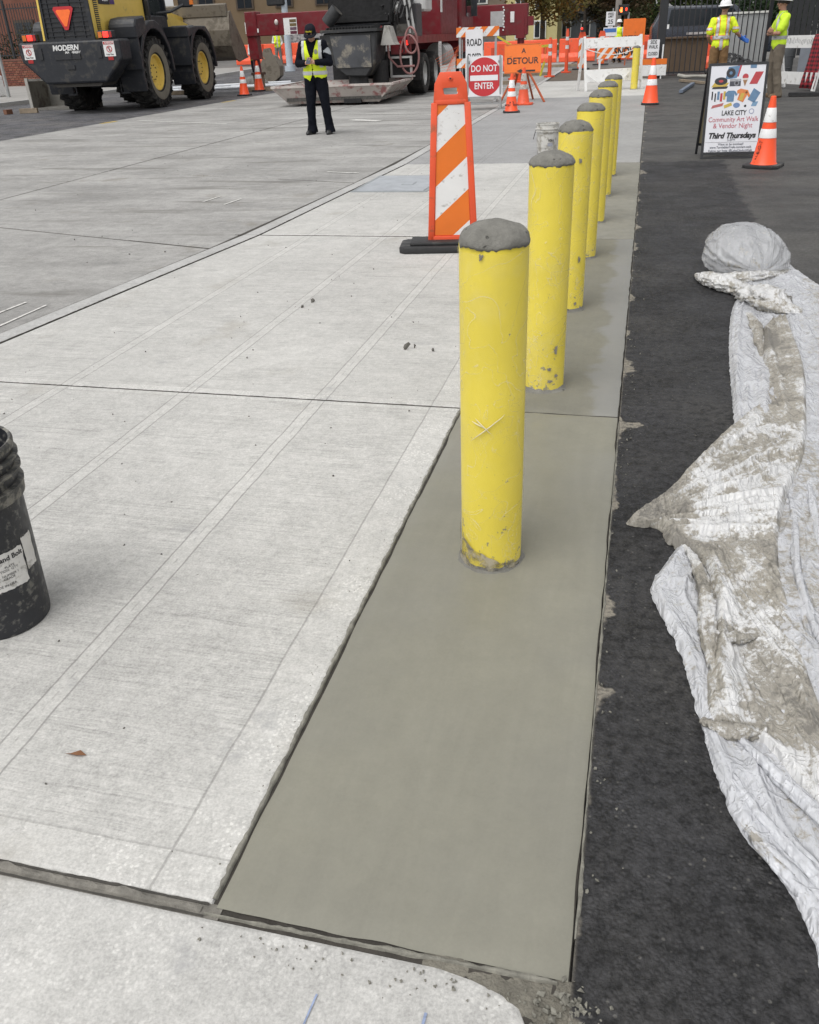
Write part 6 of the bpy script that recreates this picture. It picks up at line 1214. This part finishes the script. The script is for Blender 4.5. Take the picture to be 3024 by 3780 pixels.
def leaves(clumps, n, size, seed):
    r = random.Random(seed); vs = []; fs = []; W = [c[1]*c[1]*c[2] for c in clumps]; tot = sum(W)
    for (c, rx, rz_), w_ in zip(clumps, W):
        for _ in range(int(n*w_/tot)):
            d = V((r.gauss(0, 1), r.gauss(0, 1), r.gauss(0, 1))).normalized()*(r.random()**.45); p = V(c)+V((d.x*rx, d.y*rx, d.z*rz_))
            a = V((r.gauss(0, 1), r.gauss(0, 1), r.gauss(0, .6))).normalized(); b = a.cross(V((r.gauss(0, 1), r.gauss(0, 1), r.gauss(0, 1)))).normalized(); s_ = size*r.uniform(.6, 1.4)
            k = len(vs); vs += [p-a*s_, p+b*s_*.5, p+a*s_, p-b*s_*.5]; fs.append((k, k+1, k+2, k+3))
    me = bpy.data.meshes.new('crown'); me.from_pydata(vs, [], fs); return me
def tree(x, y, h, cr, label, lm, n=7000, size=.16, low=.35, seed=1, group='trees at the end of the street'):
    r = random.Random(seed); z0 = gz(x, min(y, 90)); e = E('tree', (x, y, z0), 0, label, 'tree', group); top = h*.8; m = MB()
    m.tube([(0, 0, -.1), (.05, 0, h*.2), (-.05, .08, h*.45), (.05, .05, top)], [h*.024, h*.019, h*.014, h*.004], 10); cl = []
    for k in range(15):
        z = h*(low+(.95-low)*r.random()); a = r.uniform(0, 6.28); R_k = cr*(1-.65*abs((z/h-low)/(1-low)-.35))*r.uniform(.45, .95); p = (R_k*cos(a), R_k*sin(a), z); m.tube([(0, 0, z*.72), (p[0]*.5, p[1]*.5, z*.88), p], [h*.009, h*.006, h*.002], 6); cl.append((p, cr*r.uniform(.3, .5), cr*r.uniform(.22, .4)))
    cl.append(((0, 0, h*.62), cr*.55, h*.25)); m.build('trunk', M_bark, e, True); link('crown', leaves(cl, n, size, seed), lm, e); return e
tl = ('far left', 'second from the left', 'third from the left', 'fourth from the left', 'fifth from the left', 'sixth from the left', 'rightmost')
for i, (x, y, h, cr, lm, nm) in enumerate(((-12.0, 100, 14, 6.0, L_dk, 'dark evergreen'), (-4.5, 92, 13, 5.5, L_dk, 'dark evergreen'), (.5, 86, 13, 5.0, L_gr, 'dull green'), (5.5, 90, 14, 6.0, L_dk, 'dark evergreen'), (12, 84, 13, 6.0, L_dk, 'dark evergreen'), (-20, 104, 13, 6.0, L_gr, 'dull green'), (19, 80, 13, 6, L_dk, 'dark evergreen'))):
    tree(x, y, h, cr, '%s tree closing the end of the street, %s' % (nm, ('left of the yellow house', 'behind the grey house', 'behind the speed limit sign', 'above the DETOUR sign', 'behind the parked vehicle', 'far behind the tan building', 'beyond the dark board fence')[i]), lm, 9000, .2, .08, 20+i)
tree(-7.2, 66, 8.5, 3.4, 'autumn tree with orange yellow leaves in front of the yellow house', L_au, 7000, .12, .30, 41, 'street trees')
tree(-5.2, 78, 8, 2.6, 'russet leaved tree between the grey house and the evergreens', L_br, 6000, .13, .12, 42, 'street trees')
tree(-2.0, 74, 6, 2.4, 'small russet tree right of the grey house', L_br, 5000, .12, .10, 43, 'street trees')
# far hedge mass so no gap opens at street end
hg = leaves([((-14+i*2.6, 108, 2.2+.6*sin(i*1.7)), 2.4, 2.8) for i in range(16)], 16000, .22, 77); tag(link('far_wood', hg, L_dk), 'dark mass of woodland far beyond the street end', 'woodland', kind='stuff')
# --- houses
M_yh = pm('pale yellow siding', (.52, .46, .22), .8, var=.06); M_gh = pm('slate grey siding', (.10, .11, .12), .8, var=.08); M_roof = pm('dark shingles', (.06, .06, .065), .9, var=.2); M_trim = pm('white trim', (.62, .62, .58), .7)
def windows(parent, spec, y, frame=M_trim):
    for (x, z, w_, h_) in spec:
        f = MB().box((x, y, z), (w_, .12, h_)).build('window', frame, parent); MB().box((x, y-.07, z), (w_*.8, .03, h_*.84)).build('pane', M_glass, f); MB().box((x, y-.09, z), (.05, .03, h_*.84)).build('mullion', frame, f)
yh = E('house', (-9.6, 80, 0), 0, 'pale yellow house with white window frames behind the red outrigger', 'house')
MB().box((0, 3, 2.6), (4.2, 6, 5.2)).build('wall', M_yh, yh); MB().prism([(-2.4, 5.2), (2.4, 5.2), (0, 7.2)], .4, -6.4, TY).build('roof', M_roof, yh); windows(yh, [(-.9, 1.6, .9, 1.3), (.7, 1.6, 1.0, 1.3), (-.9, 3.6, .9, 1.3), (.7, 3.6, .9, 1.3)], -.05); MB().box((.2, -.02, .5), (4.1, .1, .12)).build('band', M_trim, yh)
gh = E('house', (-6.3, 84, 0), 0, 'slate grey house with pitched roof right of the yellow house', 'house')
MB().box((0, 3, 1.6), (3.4, 6, 3.2)).build('wall', M_gh, gh); MB().prism([(-2.0, 2.6), (2.0, 2.6), (0, 4.2)], .5, -6.5, TY).build('roof', M_roof, gh); windows(gh, [(-.8, 1.5, .8, 1.2), (.8, 1.5, .8, 1.2)], -.05); 
tb = E('building', (-36, 88, 0), 0, 'plain tan brown building wall behind the orange barriers', 'building'); M_tan = pm('tan render', (.15, .105, .06), .85, var=.1, vs=.6)
MB().box((0, 6, 5), (19, 12, 11)).build('wall', M_tan, tb); MB().box((0, -.1, 10.3), (19.4, .4, .4)).build('cornice', pm('brown trim', (.07, .05, .035), .8), tb); MB().box((5.5, -.05, 1.6), (1.6, .12, 2.8)).build('door', pm('dark door', (.03, .03, .035), .5), tb)
windows(tb, [(-6, 5.2, 1.8, 1.6), (-2, 5.2, 1.8, 1.6), (2, 5.2, 1.8, 1.6), (6, 5.2, 1.8, 1.6)], -.05, pm('brown trim', (.07, .05, .035)))
lbd = E('building', (-19.5, 92, 0), 0, 'weathered grey brown building between the tan wall and the truck', 'building'); MB().box((0, 5, 4.5), (12, 10, 9), rz=0).build('wall', pm('weathered timber wall', (.17, .135, .10), .9, var=.2, vs=1), lbd); windows(lbd, [(-3.5, 4.6, 1.6, 1.4), (0, 4.6, 1.6, 1.4), (3.5, 4.6, 1.6, 1.4)], -.05); MB().box((-2, -.04, 1.5), (2.4, .1, 2.2)).build('door', pm('white garage door', (.5, .5, .5), .7), lbd)
rb = E('building', (-45, 52, 0), rad(0), 'brick red building behind the iron fence at the left edge', 'building'); M_brickb = pm('distant brick', (.15, .06, .04), .9, var=.2, vs=2)
MB().box((0, 4, 4), (26, 8, 9)).build('wall', M_brickb, rb); windows(rb, [(x, 2.4, 1.4, 1.8) for x in (-8, -4, 0, 4, 8)], -.05, pm('brown trim', (.07, .05, .035)))
# --- left: pavement, brick planter wall with iron fence
lp_ = E('far_pavement', (0, 0, 0)); tag(lp_, kind='structure')
for j in range(8): y0 = 17+j*4.0; slab('pavement_panel', [(-32, y0), (-20.35, y0), (-20.35, y0+4), (-32, y0+4)], pm('far pavement', (.27, .26, .245), .9, var=.15, vs=1), lp_, .12, .16)
for j in range(12): y0 = 17+j*2.7; slab('curb_stone', [(-20.35, y0), (-20.18, y0), (-20.18, y0+2.7), (-20.35, y0+2.7)], M_curb, lp_, .13, .17)
bw = E('brick_wall', (-29.8, 38.9, .12), 0, 'low red brick wall carrying a black iron fence at the left edge', 'wall'); M_mo = pm('brick mortar', (.20, .17, .145), .95)
MB().box((0, .15, .55), (7.6, .26, 1.1)).build('mortar_core', M_mo, bw); MB().box((0, .15, 1.14), (7.7, .36, .08)).build('coping', pm('brick coping', (.16, .07, .05), .9), bw)
bmesh_b = None; BM_ = [pm('red brick %d' % i, c_, .9, var=.15, vs=8) for i, c_ in enumerate(((.185, .065, .04), (.15, .05, .035), (.21, .085, .055)))]
protos = []
for mt_ in BM_: o = MB().box((0, 0, 0), (.21, .05, .075)).build('brick', mt_, bw); protos.append(o)
used = [False]*3; rb_ = random.Random(12)
for row in range(11):
    for k in range(27):
        x = 3.65-k*.225-(.11 if row % 2 else 0)
        if x < -2.4: break
        t_ = rb_.randrange(3)
        if not used[t_]: o = protos[t_]; used[t_] = True
        else: o = protos[t_].copy(); COL.objects.link(o); o.parent = bw
        o.location = (x, .0+rb_.uniform(-.004, .004), .055+row*.098)
fi = E('iron_fence', (-29.8, 39.05, 1.30), 0, 'black iron picket fence on top of the brick wall at the left edge', 'fence')
pk = MB().box((0, 0, 1.1), (.025, .025, 2.2)).build('picket', M_blk, fi)
for k in range(52): o = pk if k == 0 else pk.copy(); (COL.objects.link(o) if k else None); o.parent = fi; o.location = (3.7-k*.14, 0, 0)
for z in (.15, 2.0): MB().box((0, 0, z), (7.6, .04, .05)).build('rail', M_blk, fi)
for x in (1.1, -1.6, 3.75): MB().box((x, 0, 1.1), (.09, .09, 2.5)).build('post', M_blk, fi)
hd_ = E('hedge', (-29.5, 41, .1), 0, 'dry brown and green hedge behind the iron fence', 'hedge'); link('foliage', leaves([((-4+i*1.1, 0, 1.2+.3*sin(i*2.1)), .8, 1.2) for i in range(8)], 6000, .07, 5), L_br, hd_); MB().tube([(-3.5, 0, 0), (0, .1, .5), (3, 0, 0)], .04, 6).build('stems', M_bark, hd_)
pl_ = E('sign_pole', (-22.6, 29.9, .12), 0, 'grey metal sign pole on the far pavement at the left edge', 'pole'); MB().cyl((0, 0, 0), (0, 0, 3.6), .06, n=12).build('pole', M_galv, pl_, True); MB().box((0, -.07, 3.2), (.5, .02, .6)).build('sign_plate', M_sgw, pl_)
wc_ = E('utility_cabinet', (-23.6, 30.4, .12), 0, 'white box at the far left edge beside the sign pole', 'box'); MB().box((0, 0, .35), (.7, .5, .7)).build('shell', M_wht, wc_, bevel=.03); MB().box((0, -.26, .35), (.6, .02, .58)).build('door', M_trim, wc_)
# --- left centre: signal pole, street sign, shrubs
up_ = E('signal_pole', (-17.6, 45.5, gz(-17.6, 45.5)), 0, 'pale blue grey signal pole with dark signal box beside the loader bucket', 'pole'); MB().cyl((0, 0, 0), (0, 0, 7), .17, .13, n=20).build('shaft', pm('pale blue grey paint', (.42, .47, .52), .5), up_, True); MB().cyl((0, 0, 0), (0, 0, .25), .26, n=20).build('base', pm('pale blue grey paint', (.42, .47, .52)), up_, True); MB().box((-.35, -.1, 3.1), (.9, .4, .45)).build('signal_box', M_dark, up_, bevel=.05); MB().lathe([(.165, 2.0), (.165, 2.25)], 20, caps=False).build('blue_band', M_blu, up_)
ss = E('street_sign', (-12.7, 46.5, gz(-12.7, 46.5)), 0, 'green street name sign reading NE 125TH on a thin grey pole', 'sign'); MB().cyl((.35, .05, 0), (.35, .05, 4.2), .05, n=12).build('pole', M_galv, ss, True); MB().box((0, 0, 2.55), (1.4, .02, .32)).build('sign_plate', pm('street sign green', (.0, .13, .08), .5), ss); text('NE 125TH ST', .24, M_wht, ss, TR(0, -.013, 2.55, rx=RX), bold=.003, sx=.72)
lb_ = E('bollard_light', (-16.2, 51.0, gz(-16.2, 51)), 0, 'white gooseneck post behind the red outrigger beam', 'post'); MB().cyl((0, 0, 0), (0, 0, 3.0), .06, n=12).build('post', M_wht, lb_, True); MB().sph((0, 0, 3.05), (.14, .14, .12), 14, 8).build('head', M_wht, lb_, True)
for i, (x, y) in enumerate(((-18.6, 60), (-15.2, 58))): 
    e = E('tree', (x, y, gz(x, y)), 0, ('dark tree trunk behind the left half of the outrigger beam', 'dark tree trunk left of the street name sign')[i], 'tree', 'street trees'); MB().tube([(0, 0, -.2), (.1, 0, 2.5), (.0, .1, 5)], [.42, .34, .25], 12).build('trunk', M_bark, e, True); link('crown', leaves([((0, 0, 6.5), 2.6, 1.8), ((1.2, 0, 5.6), 1.6, 1.0), ((-1.3, .4, 5.8), 1.6, 1.)], 3500, .14, 60+i), L_au, e)
gw = E('poster_panel', (-21.0, 57.6, gz(-21, 57.6)), 0, 'grey white panel covered in scribbled posters behind the barriers', 'panel'); MB().box((0, 0, .9), (2.6, .1, 1.7)).build('panel', pm('scribbled posters', (.33, .33, .33), .8, var=.35, vs=5, dirt=((.08, .08, .09), .5, 7)), gw)
for sx in (-1.2, 1.2): MB().box((sx, .05, .9), (.1, .1, 1.8)).build('post', M_galv, gw)
for i, (x, y, s_) in enumerate(((-14.6, 33.8, .45), (-18.2, 36.5, .6), (-11.3, 30.2, .35))):
    e = E('rubble_heap', (x, y, gz(x, y)), i*.7, ('grey tarp-covered heap behind the orange cones', 'grey rubble heap beyond the loader bucket', 'dark rubble heap beside the timber pad')[i], 'heap'); b = blob('heap', [('e', (0, 0, s_*.3), (s_, s_*.6, s_*.55)), ('e', (s_*.6, .1, s_*.2), (s_*.6, s_*.5, s_*.4)), ('e', (-s_*.5, -.1, s_*.25), (s_*.5, s_*.5, s_*.4))], pm('grey tarp', (.15, .145, .135), .9, var=.3, vs=5), e, .03, .03, 6, i)
# --- right: black gate, boards, parked vehicle, dark fence
gt = E('fence_gate', (.30, 31.4, 0), rad(4), 'black steel picket gate with heavy post in front of the brown board', 'gate')
MB().box((0, 0, 1.6), (.24, .24, 3.3)).build('post', M_blk, gt, bevel=.01); MB().box((3.15, 0, 1.6), (.10, .10, 3.3)).build('post', M_blk, gt)
pk = MB().box((0, 0, 1.58), (.028, .028, 2.95)).build('picket', M_blk, gt)
for k in range(18): o = pk if k == 0 else pk.copy(); (COL.objects.link(o) if k else None); o.parent = gt; o.location = (.32+k*.157, 0, 0)
for z in (.14, 2.62, 2.85, 3.05): MB().box((1.6, 0, z), (3.0, .04, .05)).build('rail', M_blk, gt)
MB().box((.16, -.14, 1.42), (.06, .03, .12)).build('latch', M_wht, gt)
bb = E('brown_board', (1.05, 33.0, 0), 0, 'big brown plywood box leaning behind the gate pickets', 'board'); MB().box((0, 0, .58), (1.5, .5, .98)).build('board', pm('brown board', (.125, .085, .055), .85, var=.12, vs=2), bb); MB().box((0, -.05, 1.09), (1.54, .58, .05)).build('lid', pm('brown board', (.125, .085, .055)), bb)
dp = E('dumpster', (3.0, 33.9, 0), 0, 'grey white corrugated metal bin behind the gate', 'bin'); MB().box((0, .5, .92), (1.25, 1.0, 1.55)).build('shell', pm('grey white metal', (.36, .37, .37), .6, var=.08), dp); MB().box((0, .5, 1.72), (1.35, 1.1, .06)).build('rim', M_trim, dp)
for k in range(7): MB().box((-.54+k*.18, -.02, .9), (.05, .05, 1.5)).build('rib', pm('grey white metal', (.36, .37, .37)), dp)
sv_ = E('parked_suv', (2.35, 40.0, 0), rad(3), 'dark blue grey utility vehicle parked behind the black gate', 'car'); M_suv = pm('dark blue grey car paint', (.028, .034, .048), .25, var=.05)
T = M(((1, 0, 0, 0), (0, 1, 0, 0), (0, 0, 1, 0), (0, 0, 0, 1)))
MB().prism([(-2.4, .42), (2.4, .42), (2.45, .9), (2.3, 1.25), (1.2, 1.4), (.6, 2.05), (-2.0, 2.1), (-2.4, 1.4)], -.95, .95, M(((1, 0, 0, 0), (0, 0, 1, 0), (0, 1, 0, 0), (0, 0, 0, 1)))).build('body', M_suv, sv_, True, .07, 2); MB().prism([(-1.85, 1.42), (1.0, 1.42), (.5, 1.95), (-1.75, 1.98)], -.965, .965, M(((1, 0, 0, 0), (0, 0, 1, 0), (0, 1, 0, 0), (0, 0, 0, 1)))).build('window', M_glass, sv_)
for x in (-1.5, 1.5):
    for s_ in (-1, 1): MB().lathe([(.2, -.11), (.36, -.12), (.38, 0), (.36, .12), (.2, .11)], 24, TR(x, s_*.86, .38, rx=RX)).build('wheel', M_tyre, sv_, True)
MB().box((2.4, 0, 1.0), (.1, 1.6, .3)).build('grille', M_dark, sv_); MB().box((0, -.97, 1.15), (2.2, .02, .08)).build('trim', M_alu, sv_)
df = E('board_fence', (5.7, 29.2, 0), rad(-14), 'tall near-black vertical board fence at the right edge', 'fence'); pb = MB().box((0, 0, 1.9), (.135, .03, 2.7)).build('board', pm('black stained board', (.012, .013, .015), .7, var=.25, vs=4), df)
for k in range(30): o = pb if k == 0 else pb.copy(); (COL.objects.link(o) if k else None); o.parent = df; o.location = (-2.2+k*.15, .004*(k % 3), -.02*(k % 4))
for z in (.8, 2.9): MB().box((0, .04, z), (4.5, .05, .1)).build('rail', M_dark, df)
for x in (-2.2, 0, 2.2): MB().box((x, .08, 1.6), (.12, .12, 3.2)).build('post', M_dark, df)
m = MB(); bgp = E('plastic_bag', (2.35, 30.4, 0), 0, 'crumpled black plastic bag on the ground in front of the gate', 'bag'); blob('bag', [('e', (0, 0, .25), (.45, .3, .38)), ('e', (.4, .05, .18), (.35, .25, .28)), ('e', (-.35, 0, .15), (.3, .25, .22))], pm('black plastic bag', (.012, .012, .013), .25, var=.2), bgp, .025, .04, 9, 3.)
bl = E('barrel', (3.55, 28.2, 0), 0, 'dark grey drum behind the worker with folded arms', 'drum'); MB().lathe([(.28, 0), (.29, .02), (.29, .3), (.30, .31), (.29, .32), (.29, .58), (.30, .59), (.29, .6), (.29, .86), (.28, .88), (.0001, .87)], 28).build('shell', pm('dark drum', (.07, .075, .08), .6, var=.2), bl, True); MB().lathe([(.305, .86), (.305, .90), (.28, .90)], 28, caps=False).build('rim', M_dark, bl, True)
rp = E('pipe_plug', (4.3, 26.6, 0), 0, 'black pipe with red rounded end lying behind the white timber barricade', 'pipe'); MB().tube([(-.1, 0, .16), (1.5, .5, .16)], .13, 16).build('pipe', M_dark, rp, True); MB().sph((-.18, -.02, .18), (.2, .18, .18), 18, 12).build('red_end', pm('red plastic', (.4, .02, .03), .4), rp, True)
gp = E('grey_panel', (4.65, 27.6, 0), rad(-10), 'grey sheet propped behind the white timber barricade', 'panel'); MB().box((0, 0, .55), (1.5, .06, .95)).build('sheet', pm('blue grey sheet', (.16, .175, .20), .7, var=.1), gp); MB().box((0, .1, .3), (.1, .2, .6)).build('prop', M_wood, gp)
for i, (a, b, w_, mt_) in enumerate((((.92, 28.7), (1.5, 27.1), .1, M_wood), ((.8, 23.7), (1.2, 26.9), .09, pm('blue grey strut', (.12, .15, .2), .6)), ((3.0, 21.9), (3.9, 21.7), .25, M_dark))): tag(MB().bar((*a, .05), (*b, .05), w_, .06).build('plank', mt_), ('brown plank on the asphalt before the gate', 'blue grey strut on the asphalt behind the event sign', 'dark flat board on the asphalt at the right edge')[i], 'plank')
rag = E('crumpled_tarp', (1.5, 30.3, 0), 0, 'pale crumpled hose or tarp strip at the foot of the gate', 'tarp'); MB().tube([(-.6, .2, .1), (-.4, 0, .06), (-.1, -.1, .08), (.3, -.05, .05), (.8, .1, .08)], [.05, .06, .04, .06, .03], 10).build('strip', pm('pale canvas', (.30, .29, .26), .85), rag, True)
# --- utility pole, speed limit sign, pedestrian signal
up2 = E('utility_pole', (-1.72, 50, 0), 0, 'grey wooden utility pole at the end of the sidewalk', 'pole'); MB().cyl((0, 0, 0), (.05, 0, 9), .17, .13, n=14).build('shaft', pm('grey pole wood', (.22, .20, .18), .9, var=.15), up2, True); MB().box((0, 0, 8.2), (2.4, .1, .12)).build('crossarm', M_wood, up2)
sls = E('speed_limit_sign', (-2.02, 49.2, 0), 0, 'white SPEED LIMIT 25 sign in front of the utility pole', 'sign'); MB().cyl((.1, .04, 0), (.1, .04, 2.3), .035, n=10).build('post', M_galv, sls, True); plate(rrect(.46, .60, .03, 0, 1.86), 0, .01, 'sign_plate', M_sgw, sls); text('SPEED\nLIMIT', .13, M_sgk, sls, TR(0, -.014, 2.0, rx=RX), bold=.002, sx=.85); text('25', .26, M_sgk, sls, TR(0, -.014, 1.72, rx=RX), bold=.004); plate(rrect(.24, .26, .02, 0, 1.40), 0, .01, 'lower_plate', M_sgw, sls); MB().lathe([(.09, -.005), (.09, .005), (.07, .005), (.07, -.005)], 20, TR(0, -.012, 1.40, rx=RX)).build('red_ring', M_sgr, sls)
psg = E('pedestrian_signal', (-1.42, 48.8, 0), 0, 'black pedestrian signal showing a glowing orange hand and countdown', 'signal'); MB().cyl((.25, .1, 0), (.25, .1, 2.1), .05, n=12).build('post', M_galv, psg, True); MB().box((0, 0, 2.2), (.50, .2, .44)).build('housing', M_dark, psg, bevel=.02); M_led = pm('orange led', (1, .16, .03), .4, emit=3.)
m = MB(); m.box((-.10, -.105, 2.16), (.09, .01, .12)); [m.box((-.135+.024*k, -.105, 2.26), (.016, .01, .10-.012*abs(k-1.5))) for k in range(4)]; m.box((-.165, -.105, 2.18), (.03, .01, .07)); m.build('hand', M_led, psg); text('8', .20, pm('red led', (1, .05, .02), .4, emit=2.), psg, TR(.13, -.105, 2.21, rx=RX), bold=.0)
fl_ = E('warning_light', (-2.75, 39.9, 0), 0, 'small red warning light on the far striped panel', 'lamp'); MB().cyl((0, 0, 1.36), (0, 0, 1.44), .05, n=10).build('base', M_blk, fl_); MB().sph((0, 0, 1.48), .045, 10, 8).build('lens', M_tl, fl_, True)
for i, (x, y, rz, L) in enumerate(((-5.4, 30.4, .1, 2.6), (-5.2, 36.3, -.05, 3.0), (-4.6, 44.0, .08, 3.0))): tag(MB().box((0, 0, .05), (L, .3, .10), rz=rz).build('formwork_board', M_wood, loc=(x, y, gz(x, y))), ('nearest formwork board on the ground left of the DETOUR stand', 'middle formwork board on the ground beyond the DETOUR sign', 'farthest formwork board below the orange barriers')[i], 'board')
# wet ground patch where paving ends
tag(MB().add([(-3.2, 31.6, .003), (.0, 31.6, .003), (.0, 41, .003), (-3.4, 41, .003)], [(0, 1, 2, 3)]).build('bare_earth', pm('bare earth', (.10, .08, .06), .95, var=.3, vs=3, bump=.6, bs=15)), kind='structure')
